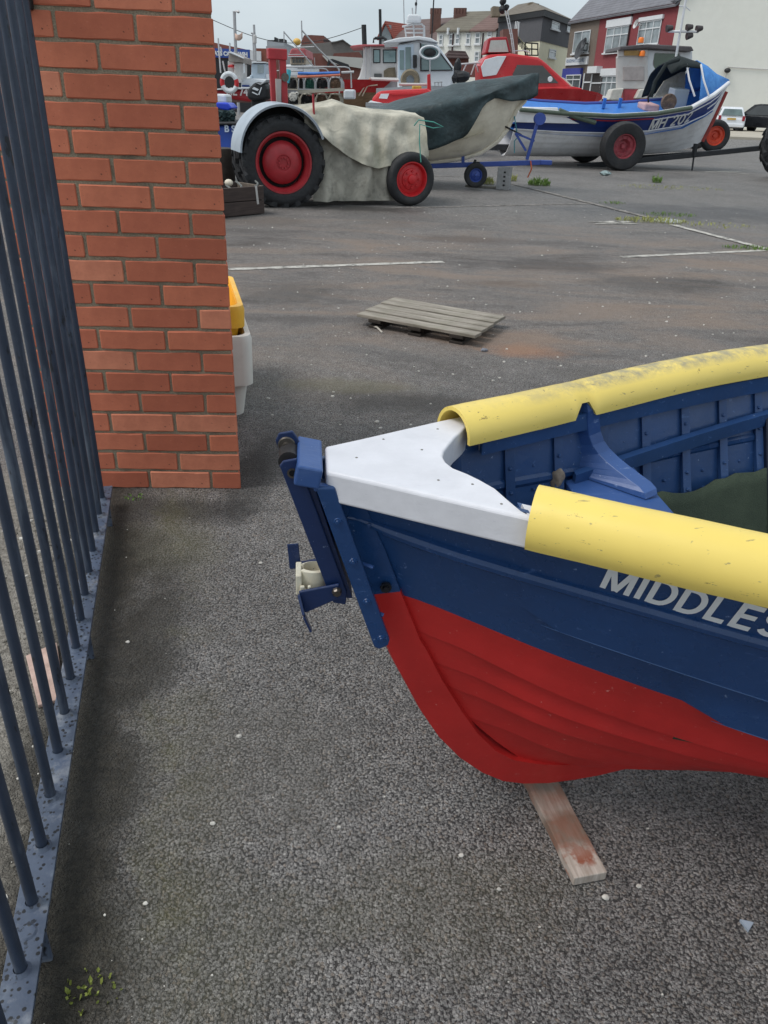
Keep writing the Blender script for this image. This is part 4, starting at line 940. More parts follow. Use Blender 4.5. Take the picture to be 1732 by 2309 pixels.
m = MB(); m.beam((jc.x, jc.y+.08, .21), (jc.x, 0, .42), .04, .04); m.box((jc.x, jc.y+.03, .36), (.10, .10, .10)); part('jockey_leg', m, BLK, tr)
m = MB(); m.tube([q3(1195, 362)+V((0, -.06, 0)), q3(1196, 380)+V((.01, -.06, 0)), q3(1190, 400)], .012, 6); solo('orange_strap', m, pm('orange_webbing', (206, 104, 66), .8), 'orange strap hanging from the blue trailer drawbar', 'strap').matrix_world = rmat(tr)
m = MB(); m.tube([q3(1160, 262), q3(1166, 300), q3(1172, 305), q3(1160, 318), q3(1160, 345)], .009, 6); solo('teal_rope', m, pm('teal_rope_fibre', (70, 140, 150), .8), 'teal rope tied from cream boat bow to winch post', 'rope').matrix_world = rmat(tr)
# concrete block under the drawbar
CON = pm('concrete_block_grey', (152, 152, 152), .95, .2, 20, .6, 70, dirt=(70, 70, 72), damt=.3, dscale=10)
g0 = GP(1132, 428); cb = thing('concrete_block', 'grey hollow concrete block propping the blue trailer drawbar', 'block', (g0.x+.03, g0.y+.1, 0), R(-14))
m = MB(); m.box((0, 0, .17), (.215, .22, .34)); part('body', m.jitter(.003, 12), CON, cb, bevel=.006)
for k in range(4): m = MB(); m.box((.015, -.1105, .07+.066*k), (.035, .004, .028)); part('slot', m, BLK, cb)
m = MB(); m.beam(GP(1050, 421)+V((0, 0, .02)), GP(1125, 426)+V((0, 0, .02)), .06, .03); solo('ground_batten', m, wood_mat('pale_batten', (120, 116, 108), (160, 156, 146)), 'pale timber batten on the ground beside the concrete block', 'batten')

# ================================================================== MH 202 COBLE ON ITS TRAILER
MHD = R(8); mc = GP(1402, 386); MYC = 20.45
WHB = pm('white_hull_paint', (232, 232, 234), .45, .1, 4, dirt=(168, 164, 158), damt=.25); NAV = pm('navy_hull_paint', (34, 58, 124), .42, .15, 4); ROY = pm('royal_hull_paint', (58, 76, 152), .42, .12, 4)
INB = pm('bright_inner_blue', (58, 120, 196), .5, .15, 6); OLV = pm('dull_green_rubber', (86, 98, 86), .7, .2, 8); REDL = pm('red_line_paint', (168, 40, 52), .5)
rb0 = PX(1630, 186, MYC+.55)
mh = thing('coble_boat', 'blue and white open coble numbered MH 202 with green canopy frame', 'boat', (rb0.x, rb0.y, 0), MHD)
Lh = rmat(mh).inverted(); PN_ = V((-math.sin(MHD), math.cos(MHD), 0)); P0_ = V((rb0.x, rb0.y, 0))
def c3(px, py): return Lh @ PL(px, py, P0_, PN_)
kl = [c3(*q) for q in ((1626, 205), (1612, 240), (1598, 275), (1578, 318), (1555, 332), (1500, 344), (1420, 350), (1330, 352), (1230, 352), (1130, 350))]
st = []
for q in kl:
    d = -q.x; sz = lerp(d, [0, .25, .6, 1.0, 1.6, 2.4, 3.4, 4.2, 6], [rb0.z, rb0.z-.10, rb0.z-.27, rb0.z-.45, 1.32, 1.22, 1.19, 1.22, 1.3]); b = .03 + .98*(1-math.exp(-d/.95))
    st.append((q.x, min(q.z, sz-.05), sz, b, lerp(d, [0, .8, 2, 4], [1.3, 1.0, .55, .45])))
hull(mh, st, 8, [ROY, NAV, NAV, WHB, WHB, WHB, WHB, WHB], .016)
hull(mh, [(a, s-.02, s-.015, b-.06, .1) if False else (a, s-.42 if s-.42 > k else k+.03, s-.01, max(.01, b-.05), .25) for a, k, s, b, e in st], 1, [INB], .0, 'inner_lining')
part('sole', MB().loft([[V((a, t*b*.8, max(k+.25, s-.45))) for t in (-1, 0, 1)] for a, k, s, b, e in st[3:]]), INB, mh)
part('stem_post', MB().tube([V((q.x+.03, 0, q.z)) for q in kl[:4]], .05, 8), pm('red_stem', (164, 66, 60), .6, .3), mh, smooth=True)
def along(q, sd=-1, out=.03):                       # points on the hull side at fraction q down from the sheer
    P = []
    for a, k, s, b, e in st: P.append(V((a, sd*(b*(1-q)**e+out), s+(k-s)*q)))
    return P
part('gunwale', MB().tube(along(0., -1, .02), [.05]*4 + [.055]*6, 10), WHB, mh, smooth=True); part('gunwale', MB().tube(along(0., 1, .02), .045, 10), ROY, mh, smooth=True)
part('rubber_fender', MB().tube([p+V((0, -.02, .01)) for p in along(0., -1, .03)[5:]], .045, 10), OLV, mh, smooth=True)
for qq, mt_, i0, i1 in ((.13, WHB, 0, 7), (.245, WHB, 0, 5), (.37, WHB, 0, 10), (.10, REDL, 6, 10)):
    part('stripe', MB().tube(along(qq, -1, .018)[i0:i1], .016, 6), mt_, mh, smooth=True)
# raised white quarter bulwark at the stern end
A1, A2 = [Lh @ PL(px, py, P0_ - PN_*1.0, PN_) for px, py in ((1125, 226), (1256, 229))]
m = MB(); m.prism([A1, A2, A2+V((.02, 0, -.10)), A2+V((.55, 0, -.30)), A1+V((0, 0, -.30))], (0, .06, 0)); part('bulwark', m, WHB, mh, bevel=.01)
m = MB(); m.tube([A2+V((.02, -.02, -.04)), A2+V((.45, -.03, -.17)), A2+V((.9, -.02, -.26))], .05, 10); part('quarter_fender', m, OLV, mh, smooth=True)
# registration
def regM(q):
    s_ = -2.0 + q.x; f_ = min(range(len(st)-1), key=lambda i: 0 if st[i][0] >= s_ >= st[i+1][0] else 1)
    a, b = st[f_], st[f_+1]; u = (s_-a[0])/(b[0]-a[0]); X = [i+(j-i)*u for i, j in zip(a, b)]
    z = X[2] - .36 + q.y; qn = (X[2]-z)/(X[2]-X[1]); return V((s_, -(X[3]*(1-max(0, min(1, qn)))**X[4]+.03+q.z), z))
text_part('registration', sign_mesh('MH 202', .25, regM, .19, .95), pm('white_lettering', (226, 228, 230), .5), mh, 'white registration letters MH 202')
# canopy frame, folded green cover, blue fore cover, hauler, engine box
GRC = tarp_mat('dark_green_canvas', (12, 20, 22), (28, 38, 40), (40, 50, 50)); BLC = tarp_mat('sky_blue_cover', (58, 118, 190), (84, 146, 212), (50, 100, 170)); CRC = tarp_mat('cream_lining', (150, 146, 132), (190, 186, 172), (120, 116, 104))
def c4(px, py, off): return Lh @ PL(px, py, P0_ + PN_*off, PN_)
rows = []
for k in range(15):
    t = k/14; a = R(58 + 114*t); r_ = []
    for u in (0, .33, .66, 1.):
        pxs = lerp(u, [0, .33, .66, 1], [1478, 1506, 1548, 1588]); zz = lerp(u, [0, .33, .66, 1], [1.45, 1.62, 1.25, .6]); base = lerp(u, [0, .33, .66, 1], [1.28, 1.35, 1.5, 1.72])
        o_x = c4(pxs, 200, 0).x; wv = lerp(u, [0, .33, .66, 1], [.88, .82, .66, .35])
        r_.append(V((o_x + .12*math.sin(a)*0 + .05*noise.noise(V((t*4, u*3, 1))), -math.cos(a)*wv*(1+.0*t), base + math.sin(a)*zz*(.62 if u < .9 else .35) + .04*noise.noise(V((t*6, u*5, 4))))))
    rows.append(r_)
o = part('canopy', MB().loft([r_[:3] for r_ in rows]), [GRC], mh, smooth=True, angle=70); o.modifiers.new('t', 'SOLIDIFY').thickness = .03
fr_ = []
for k in range(17):
    a = R(180*k/16); cs, sn = -math.cos(a), math.sin(a); r_ = []
    for u in (0, .3, .6, 1.):
        xx = c4(1548, 200, 0).x*(1-u) + .03*u; d_ = -xx; sz = lerp(d_, [0, .25, .6, 1.0, 1.6], [rb0.z, rb0.z-.10, rb0.z-.27, rb0.z-.45, 1.32]); b_ = .02 + .96*(1-math.exp(-max(0, d_)/.95)); hgt = lerp(u, [0, .3, .6, 1], [.80, .58, .30, .05])
        r_.append(V((xx, cs*b_*(1-.25*sn), sz + .02 + sn*hgt)))
    fr_.append(r_)
o = part('fore_cover', MB().loft(fr_), [BLC], mh, smooth=True, angle=60); o.modifiers.new('t', 'SOLIDIFY').thickness = .015
m = MB(); pts = [c4(1462, 210, -.6), c4(1470, 175, -.6), c4(1494, 135, -.55), c4(1520, 128, -.4)]; part('canopy_pole', m.tube(pts, .045, 8), GRC, mh, smooth=True)
m = MB(); m.tube([c4(1457, 222, -.6), c4(1456, 212, -.6), c4(1470, 180, -.62)], .02, 6); part('frame_tube', m, BLK, mh)
for u_, px_ in ((0, 1560), (1, 1592)): m = MB(); m.tube([c4(px_, 208, -.62), c4(px_-14, 172, -.55), c4(px_-22, 140, -.35)], .022, 6); part('stanchion', m, WHB, mh, smooth=True)
p = c4(1520, 222, -.1); m = MB(); m.box((p.x, p.y, p.z+.02), (.36, .34, .42)); part('engine_box', m, pm('grey_blue_box', (158, 168, 178), .5, .1), mh, bevel=.02)
p = c4(1502, 224, -.42); m = MB(); m.lathe([(0, .06), (.06, .06), (.09, .04), (.17, .05), (.18, .0), (.17, -.05), (.0, -.05)], p, V((0, -1, 0)), 20); part('pot_hauler', m, pm('rusty_hauler', (112, 92, 78), .8, .5, 20), mh, smooth=True, angle=40)
rows = [[c4(1478, 222, 0)+V((0, .3, 0)), c4(1500, 185, 0)+V((0, .3, 0)), c4(1540, 165, 0)+V((0, .35, 0))], [c4(1545, 215, 0)+V((0, .3, 0)), c4(1550, 195, 0)+V((0, .35, 0)), c4(1552, 165, 0)+V((0, .4, 0))]]
o = part('cream_curtain', MB().loft(rows), CRC, mh); o.modifiers.new('t', 'SOLIDIFY').thickness = .02
p = c4(1455, 240, 0); m = MB(); m.box((p.x, p.y, p.z), (.35, .5, .16)); m.jitter(.05, 5); part('pink_net_bag', m, pm('pink_net', (196, 160, 160), .8, .2, 20), mh, bevel=.03)
for px in (1355, 1390): p = c4(px, 240, .75); m = MB(); m.box((p.x, p.y-.04, p.z), (.07, .05, .22)); part('timber', m, INB, mh)
mast = [c4(1513, 128, .1), c4(1529, 2, .1), c4(1531, -60, .1)]; part('mast', MB().tube(mast, .028, 8), WHB, mh, smooth=True)
m = MB(); m.tube([c4(1493, 72, .1), c4(1560, 73, .1)], .025, 8); m.tube([c4(1515, 15, .1), c4(1530, 18, .1), c4(1540, 26, .1)], .012, 6); part('cross_spar', m, WHB, mh, kind='stuff')
for px, py in ((1496, 65), (1540, 63), (1541, 82), (1562, 66)):
    p = c4(px, py, .1); m = MB(); m.lathe([(0, .07), (.045, .07), (.07, -.03), (.075, -.07), (0, -.07)], p, V((1, 0, .2)), 12); part('deck_lamp', m, pm('dark_lamp', (66, 58, 58), .5), mh, smooth=True, angle=40)
mh.rotation_euler.x = R(6.5)
tl = thing('launch_trailer', 'dark steel launching trailer carrying the MH 202 coble', 'trailer', (rb0.x, rb0.y, 0), MHD)
PKR = pm('faded_pink_red_hub', (158, 66, 76), .6, .3, 10, .2, 40, dirt=(90, 60, 60), damt=.35, dscale=8)
wl = Lh @ V((mc.x, mc.y, 0)); wheel(tl, (wl.x, wl.y+.18, .5), .5, .34, .25, (TYR, PKR), 0, 'truck', bolts=10); wheel(tl, (wl.x, wl.y+2.5, .5), .5, .34, .25, (TYR, PKR), 0, 'truck', bolts=6)
DST = pm('dark_trailer_steel', (46, 48, 52), .6, .3, 8)
m = MB(); m.beam((wl.x, wl.y+.2, .5), (wl.x, wl.y+2.5, .5), .12, .12); part('axle', m, DST, tl)
a, b = Lh @ PX(1440, 362, 20.2), Lh @ PX(1722, 333, 20.2); m = MB(); m.beam(a+(a-b)*.5, b, .11, .11); part('draw_bar', m, DST, tl, bevel=.01)
m = MB(); m.beam(a+V((-.2, 1.1, -.05)), b.lerp(a, .35), .09, .09); part('side_bar', m, DST, tl)
p = Lh @ PX(1563, 345, 20.2); m = MB(); m.beam((p.x, p.y-.05, p.z+.20), (p.x, p.y-.05, p.z-.06), .12, .06); part('keel_bracket', m, DST, tl); m = MB(); m.tube([(p.x, p.y-.06, p.z), (p.x+.03, p.y-.06, 0.005)], .02, 6); part('prop_stand', m, DST, tl)
m = MB(); m.box((wl.x-1.6, 0.1, .33), (2.6, .35, .12)); part('bilge_bed', m, DST, tl)
# big lugged tyre of the tractor hitched at the right edge
g = GP(1716, 414); tv = thing('towing_tractor', 'dark tractor front end with big lugged tyre at the right edge', 'tractor', (g.x+1.02, g.y+.1, 0), R(-4))
wheel(tv, (.10, .0, .70), .70, .34, .40, (TYR, TYR), 16, 'dish', bolts=6); m = MB(); m.box((1.0, .75, .95), (1.4, .7, .6)); part('bonnet', m, DST, tv, bevel=.06); m = MB(); m.box((1.9, .75, 1.3), (1.2, 1.2, 1.5)); part('cab', m, DST, tv, bevel=.06)
wheel(tv, (.10, 1.5, .70), .70, .34, .40, (TYR, TYR), 16, 'dish', bolts=6); wheel(tv, (1.9, -.05, .70), .70, .34, .40, (TYR, TYR), 16, 'dish', bolts=6)
m = MB(); m.beam((-.65, .75, .56), (.4, .75, .60), .10, .10); part('hitch', m, DST, tv)

# ================================================================== WEEDS
LEAF = pm('weed_leaf', (112, 142, 66), .6, .4, 30); YLEAF = pm('yellowed_weed', (168, 170, 100), .7, .35, 30)
def weed(label, c, h, n, sp, mat, seed, flat=False):
    rd = random.Random(seed); m = MB()
    for k in range(n):
        a = rd.random()*6.28; r_ = sp*math.sqrt(rd.random()); b = c + V((math.cos(a)*r_*(1.0 if not flat else 1.8), math.sin(a)*r_*.8, 0)); hh = h*rd.uniform(.4, 1.)*(1-.5*r_/sp)
        ln = V((rd.uniform(-1, 1), rd.uniform(-1, 1), 0))*hh*.6; wd = hh*rd.uniform(.03, .06)+.003; sdv = V((-ln.y, ln.x, 0)); sdv = sdv.normalized()*wd if sdv.length > 1e-4 else V((wd, 0, 0))
        p1, p2 = b + ln*.4 + V((0, 0, hh*.6)), b + ln + V((0, 0, hh)); m.add([b-sdv*.4, b+sdv*.4, p1+sdv, p2, p1-sdv], [(0, 1, 2, 3, 4)])
        for q in range(2):
            lp = b.lerp(p1, rd.uniform(.3, 1)); d = V((rd.uniform(-1, 1), rd.uniform(-1, 1), rd.uniform(.1, .7)))*hh*.3; s2 = V((-d.y, d.x, 0))*.35; m.add([lp, lp+d*.5+s2, lp+d, lp+d*.5-s2], [(0, 1, 2, 3)])
    t = thing('weed', label, 'weed', c, 0, 'weeds growing in the tarmac'); part('leaves', m, mat, t, world=True, recalc=False, kind='stuff'); return t
weed('bushy green weed behind the concrete block', GP(1216, 418), .20, 170, .20, LEAF, 1); weed('straggly green weed between block and drawbar end', GP(1150, 408), .22, 60, .12, YLEAF, 2)
weed('yellow green weed left of the concrete block', GP(1098, 415), .2, 60, .14, YLEAF, 3); weed('upright weed in front of the MH 202 trailer', GP(1480, 412), .22, 60, .10, LEAF, 4)
weed('low yellow weed strip spreading below the launch trailer', GP(1510, 424), .06, 160, .55, YLEAF, 5, True); weed('low green weeds at the drain cover, left side', GP(1466, 499), .09, 260, .26, YLEAF, 6, True)
weed('low weeds behind the drain cover', GP(1510, 486), .07, 120, .22, LEAF, 7, True); weed('sparse weeds right of the drain cover', GP(1590, 508), .06, 120, .35, YLEAF, 8, True)
weed('weeds where the two white lines meet', GP(1690, 561), .06, 160, .16, LEAF, 9, True); weed('small dark weed beside the faded aisle line', GP(1383, 459), .06, 60, .12, LEAF, 10, True)
weed('tiny yellow sprigs by the near railing foot', GP(205, 2235), .022, 30, .05, pm('moss_sprig', (140, 150, 70), .7), 11); weed('tiny sprigs against the pillar base', GP(300, 1122), .018, 26, .04, LEAF, 12)
m = MB(); g = GP(1507, 499); m.lathe([(0, .014), (.17, .014), (.18, .004)], (g.x, g.y, 0), V((0, 0, 1)), 24); solo('drain_cover', m, pm('grey_cover', (162, 166, 168), .7, .1), 'round pale grey drain cover on the white line', 'drain cover')
m = MB(); g = GP(1364, 396); m.sphere((g.x, g.y, .05), .12, 10, 6, (1, .6, .45)); solo('crumpled_litter', m.jitter(.04, 14), pm('pale_teal_litter', (150, 168, 168), .6, .4, 20), 'crumpled pale litter on the tarmac below the MH 202 boat', 'litter')
# ================================================================== BOATS AND GEAR BEHIND
def z1(x, y): return 470+x/3.858, y/3.858
def z2(x, y): return 800+x/3.318, y/3.318
def zA(x, y): return 470+x/6.636, 80+y/6.636
def zB(x, y): return 640+x/6.381, 20+y/6.381
def z3(x, y): return 1230+x/3.305, y/3.305
def zc(x, y): return 940+x/4.1475, y/4.1475
def z5b(x, y): return 1250+x/3.442, y/3.442
def zp(x, y): return 640+x/10.369, 160+y/10.369
def slab(parent, name, pts, Y, depth, mat, bevel=.02, label=None, taper=1., smooth=False):
    P = [PX(px, py, Y) for px, py in pts]; P = [V((p.x, p.y, max(0, p.z))) for p in P]
    m = MB()
    if taper == 1: m.prism(P, (0, depth, 0))
    else:                                   # near and far faces drawn in towards the middle, widest mid-depth
        c = sum(P, V())/len(P); n = len(P); rows = []
        for k, f_ in ((0, taper), (.25, 1), (.75, 1), (1, taper)): rows.append([V((c.x+(p.x-c.x)*f_, p.y+depth*k, p.z if p.z < .3 else c.z+(p.z-c.z)*f_)) for p in P])
        m.loft(rows, True, 0, True)
    return part(name, m, mat, parent, world=True, bevel=bevel, label=label, smooth=smooth)
def rect(a, b): return [(a[0], a[1]), (b[0], a[1]), (b[0], b[1]), (a[0], b[1])]
def rod(parent, name, pts, Y, r, mat, n=6): return part(name, MB().tube([PX(px, py, Y) for px, py in pts], r*(.62 if Y < 40 else .8), n), mat, parent, world=True, smooth=True)
WHT2 = pm('white_gelcoat', (216, 220, 224), .35, .07, 3, dirt=(180, 178, 172), damt=.2); GRW = pm('pale_grey_wheelhouse', (196, 194, 192), .5, .1, 3, dirt=(160, 140, 120), damt=.22)
PBL = pm('pale_blue_cabin', (196, 212, 226), .45, .08, 3); RDB = pm('red_boat_gelcoat', (192, 40, 46), .35, .12, 3, dirt=(205, 110, 106), damt=.2); DRB = pm('dark_red_boat_paint', (166, 34, 44), .45, .15, 3)
GLS = glass('boat_window_glass', (120, 146, 148)); GLD = glass('dark_boat_glass', (60, 62, 62)); TUB = pm('galvanised_tube', (176, 176, 178), .45, .15, 8, metal=.5); ALM = pm('dull_white_tube', (196, 196, 198), .5, .1, 8)
WDN = wood_mat('varnished_hull_wood', (126, 100, 76), (168, 140, 110), 0, 4); BKM = pm('black_gear', (34, 35, 38), .6, .4, 10); ORG = pm('orange_lamp', (236, 122, 30), .35, .1); BLS = pm('blue_plastic', (36, 66, 200), .4, .15)
def boat_thing(name, label, px, Y, cat='boat'):
    g = PX(px, 250, Y); return thing(name, label, cat, (g.x, Y, 0))
def hull_px(t, bot, top, Y, half, mats, N_=4, name='plank', stem_e=1.):
    """hull from keel and sheer polylines in the photo (bow first) at centre-plane depth Y"""
    o = t.location; st = []; n = len(bot)
    for i in range(n):
        b, s = PX(bot[i][0], bot[i][1], Y), PX(top[i][0], top[i][1], Y); u = i/(n-1)
        st.append(((b.x+s.x)/2-o.x, max(.1, b.z), max(s.z, max(.1, b.z)+.1), .03 + half*(1-math.exp(-u*3.2)), lerp(u, [0, .3, 1], [1.1, .7, .45])))
    hull(t, [(a, k, s, b, e) for a, k, s, b, e in st], N_, mats, .01, name)
    part('deck', MB().loft([[V((a, q*b*.97, s-.06)) for q in (-1, 0, 1)] for a, k, s, b, e in st]), WHT2, t)
    return st
# --- red cabin boat
rc = boat_thing('red_cabin_boat', 'red cabin boat with raked dark side window and white stern panel', 1220, 25.5); Y = 25.
hull_px(rc, [(1345, 232), (1320, 262), (1280, 285), (1220, 292), (1150, 292), (1080, 290)], [(1352, 214), (1330, 209), (1290, 202), (1220, 200), (1150, 205), (1080, 212)], 26.0, 1.15, [RDB, RDB, WHT2, NAV], 4)
slab(rc, 'cabin', [z2(*q) for q in ((935, 600), (935, 490), (960, 440), (1000, 405), (1160, 395), (1380, 425), (1440, 470), (1640, 655), (1560, 690), (935, 690))], Y, 1.9, RDB, .06, taper=.97)
slab(rc, 'hull_side', [z2(*q) for q in ((1000, 745), (1000, 665), (1290, 650), (1640, 648), (1700, 660), (1700, 745))], Y-.06, .1, RDB, .02)
slab(rc, 'side_window', [z2(*q) for q in ((1180, 560), (1215, 485), (1405, 490), (1525, 622), (1300, 622))], Y-.03, .06, GLD, .0)
slab(rc, 'stern_panel', [z2(*q) for q in ((945, 500), (975, 445), (1070, 420), (1135, 420), (1060, 560), (960, 575))], Y-.04, .06, WHT2, .01)
fb = slab(rc, 'upper_shelter', [z2(*q) for q in ((975, 398), (1000, 287), (1030, 278), (1140, 275), (1170, 392))], Y+.2, 1.2, DRB, .03)
slab(fb, 'windscreen', [z2(*q) for q in ((1000, 390), (1018, 302), (1130, 298), (1150, 388))], Y+.16, .06, pm('hazy_screen', (186, 186, 180), .3, .1), .0)
rod(rc, 'ladder_rail', [z2(1125, 80), z2(1168, 270), z2(1185, 400)], Y+.1, .025, ALM); rod(rc, 'ladder_rail', [z2(1143, 80), z2(1180, 270), z2(1197, 400)], Y+.1, .025, ALM)
for k in range(8): rod(rc, 'rung', [z2(1128+7*k, 100+38*k), z2(1147+6.6*k, 100+38*k)], Y+.1, .015, ALM)
m = MB(); c = PX(*z2(1105, 70), Y+.2); m.sphere(c, .10, 8, 6); m.sphere(c + V((.12, 0, .05)), .07, 8, 6); m.sphere(PX(*z2(1110, 10), Y+.2), .10, 10, 6); m.tube([PX(*z2(1108, 0), Y+.2), c], .04, 6); part('mast_lamp_cluster', m.jitter(.03, 9), BKM, rc, world=True, kind='stuff')
rod(rc, 'hand_rail', [z2(1180, 382), z2(1270, 378), z2(1310, 392), z2(1312, 410)], Y+.2, .028, ALM); rod(rc, 'hand_rail', [z2(790, 480), z2(935, 468)], Y+.4, .04, ALM)
for a, b in (((835, 480), (800, 560)), ((900, 475), (870, 560)), ((905, 475), (925, 540))): rod(rc, 'rail_strut', [z2(*a), z2(*b)], Y+.4, .035, ALM)
c = PX(*z2(1462, 592), Y-.05); m = MB(); m.lathe([(0, .02), (.06, .02), (.07, 0)], c, V((0, -1, 0)), 14); part('fuel_cap', m, WHT2, rc, world=True)
def faceM(px, py, Y, tilt=0.): 
    o = PX(px, py, Y); return lambda q: V((o.x + q.x - q.y*tilt, o.y - q.z, o.z + q.y))
me = text_mesh('MH III', .34, faceM(*z2(1262, 742), Y-.075), .012, .01, .9); iv = rmat(rc).inverted(); me.transform(iv); text_part('registration', me, pm('pale_pink_lettering', (226, 214, 214), .5), rc, 'white registration letters on the red hull side')
slab(rc, 'fore_hatch', [z2(*q) for q in ((1530, 570), (1570, 585), (1640, 650), (1560, 640))], Y+.3, .7, pm('pale_yellow_hatch', (206, 206, 190), .5), .02)
# --- white wheelhouse boat
wh = boat_thing('white_wheelhouse_boat', 'white boat with big raked wheelhouse window and radar arch', 960, 22.8); Y = 22.
hull_px(wh, [(1062, 226), (1055, 262), (1030, 290), (980, 298), (920, 298), (850, 296)], [(1066, 205), (1050, 200), (1020, 196), (970, 194), (920, 196), (850, 200)], 23.0, 1.1, [WHT2, WHT2, NAV], 3)
cab = slab(wh, 'wheelhouse', [z2(*q) for q in ((320, 690), (320, 335), (470, 300), (560, 300), (610, 318), (742, 505), (742, 600), (715, 690))], Y, 1.7, WHT2, .06)
slab(wh, 'roof', [z2(*q) for q in ((212, 322), (225, 308), (330, 282), (480, 270), (570, 284), (630, 318), (600, 318), (480, 298), (330, 318))], Y-.12, 1.95, WHT2, .03)
slab(cab, 'window', [z2(*q) for q in ((497, 328), (590, 342), (640, 400), (728, 515), (722, 523), (500, 523))], Y-.02, .05, GLS, .0); slab(cab, 'window_frame', [z2(*q) for q in ((488, 318), (498, 326), (500, 525), (490, 530))], Y-.035, .06, BKM, .0); slab(cab, 'window_frame', [z2(*q) for q in ((490, 524), (728, 520), (735, 528), (490, 533))], Y-.035, .06, BKM, .0); slab(cab, 'window_frame', [z2(*q) for q in ((592, 340), (600, 338), (735, 514), (727, 520))], Y-.035, .06, BKM, .0)
slab(wh, 'door', [z2(*q) for q in ((325, 620), (325, 340), (440, 330), (440, 620))], Y-.03, .04, PBL, .005)
for a, b in (((337, 375), (368, 520)), ((380, 352), (420, 518))): slab(cab, 'window', rect(z2(*a), z2(*b)), Y-.05, .04, GLS, .004)
slab(cab, 'equipment_box', rect(z2(435, 410), z2(465, 505)), Y-.12, .1, BKM, .01)
m = MB(); c = PX(*z2(562, 393), Y-.3); m.tube([c + V((math.cos(a)*.235, 0, math.sin(a)*.135)) for a in [2*math.pi*k/24 for k in range(25)]], .028, 6); part('loop_aerial', m, WHT2, wh, world=True, smooth=True)
m = MB(); m.sphere(c+V((0, .02, 0)), .12, 12, 8, (1.3, .3, .75)); part('aerial_core', m, BKM, wh, world=True, smooth=True); rod(wh, 'aerial_pole', [z2(562, 430), z2(566, 690)], Y-.3, .035, TUB)
m = MB(); c = PX(*z2(415, 598), Y-.12); m.lathe([(.10, -.05), (.20, -.06), (.24, 0), (.20, .06), (.10, .05)], c, V((0, -1, 0)), 20); part('tyre_fender', m, pm('faded_rope_fender', (126, 116, 98), .8), wh, world=True, smooth=True)
for x0, x1 in ((385, 372), (445, 430), (515, 518)): rod(wh, 'arch_leg', [z2(x0, 275), z2(x1, 190 if x0 != 445 else 60)], Y+.5, .035, ALM)
rod(wh, 'arch_top', [z2(355, 200), z2(430, 182), z2(500, 180), z2(520, 200), z2(522, 275)], Y+.5, .04, ALM); rod(wh, 'arch_bar', [z2(372, 215), z2(520, 215)], Y+.5, .03, ALM); rod(wh, 'arch_bar', [z2(375, 245), z2(520, 245)], Y+.5, .03, ALM)
slab(wh, 'radar_dome', [z2(*q) for q in ((388, 165), (392, 115), (410, 105), (480, 108), (498, 125), (498, 165))], Y+.3, .5, WHT2, .05); rod(wh, 'aerial', [z2(455, 105), z2(462, 0)], Y+.5, .035, TUB); rod(wh, 'aerial', [z2(370, 180), z2(366, 0)], Y+.5, .022, TUB); rod(wh, 'aerial', [z2(575, 300), z2(592, -20)], Y+.9, .03, BKM)
rod(wh, 'grab_rail', [z2(150, 285), z2(210, 280), z2(240, 300)], Y+.5, .05, BKM); slab(wh, 'search_light', rect(z2(450, 15), z2(468, 40)), Y+.4, .15, BKM, .02)
m = MB(); c = PX(*z2(768, 500), Y+.3); m.sphere(c + V((0, 0, 0)), .12, 10, 6, (.8, .8, 1.6)); m.sphere(PX(*z2(790, 575), Y+.2), .18, 10, 6, (1.4, .8, .8)); m.sphere(PX(*z2(735, 590), Y+.1), .12, 8, 6); part('bow_winch', m.jitter(.04, 7), BKM, wh, world=True)
for a, b in (((600, 615), (600, 650)), ((625, 615), (625, 650)), ((650, 615), (650, 650)), ((595, 615), (655, 613))): rod(wh, 'rail', [z2(*a), z2(*b)], Y-.2, .02, TUB)
# --- grey wheelhouse with red roof
gw = boat_thing('grey_wheelhouse_boat', 'pale grey wheelhouse boat with dull red roof and wooden hull', 830, 26); Y = 26.
hull_px(gw, [(905, 230), (880, 255), (840, 262), (800, 262), (750, 262)], [(915, 190), (890, 184), (850, 182), (800, 182), (740, 184)], 27, 1.2, [RDB, WDN, WDN], 3)
cab = slab(gw, 'wheelhouse', [zB(*q) for q in ((1010, 1100), (1090, 960), (1140, 760), (1140, 540), (1700, 530), (1700, 1100))], Y, 1.8, GRW, .04); slab(gw, 'roof', [zB(*q) for q in ((945, 550), (985, 525), (1100, 512), (1450, 508), (1700, 560), (1700, 585), (1450, 535), (1080, 540))], Y-.15, 2.1, pm('faded_red_roof', (172, 84, 88), .6, .2, 3), .02)
for a, b in (((1285, 580), (1390, 780)), ((1425, 585), (1620, 780))):
    w_ = slab(cab, 'window', rect(zB(*a), zB(*b)), Y-.03, .05, BKM, .004); slab(w_, 'pane', rect(zB(a[0]+14, a[1]+14), zB(b[0]-14, b[1]-14)), Y-.05, .03, GLS, .0)
slab(cab, 'rusty_opening', [zB(*q) for q in ((1440, 980), (1440, 890), (1500, 850), (1600, 840), (1620, 985))], Y-.05, .05, pm('rust_gear', (104, 96, 80), .9, .5, 8), .0); slab(cab, 'lamp_box', rect(zB(1300, 930), zB(1410, 985)), Y-.1, .1, GLD, .01)
for x in (1180, 1248): rod(gw, 'pipe', [zB(x, 545), zB(x, 1000)], Y-.06, .03, TUB)
rod(gw, 'boom', [zB(1250, 1005), zB(1650, 1015)], Y-.8, .07, GRW); slab(gw, 'net_screen', [zB(*q) for q in ((1350, 1040), (1640, 1040), (1640, 1120), (1600, 1165), (1355, 1170))], Y-.7, .08, pm('grey_screen', (168, 162, 166), .8), .0); slab(gw, 'red_stripe', rect(zB(860, 1070), zB(1330, 1125)), Y-.25, .1, RDB, .01)
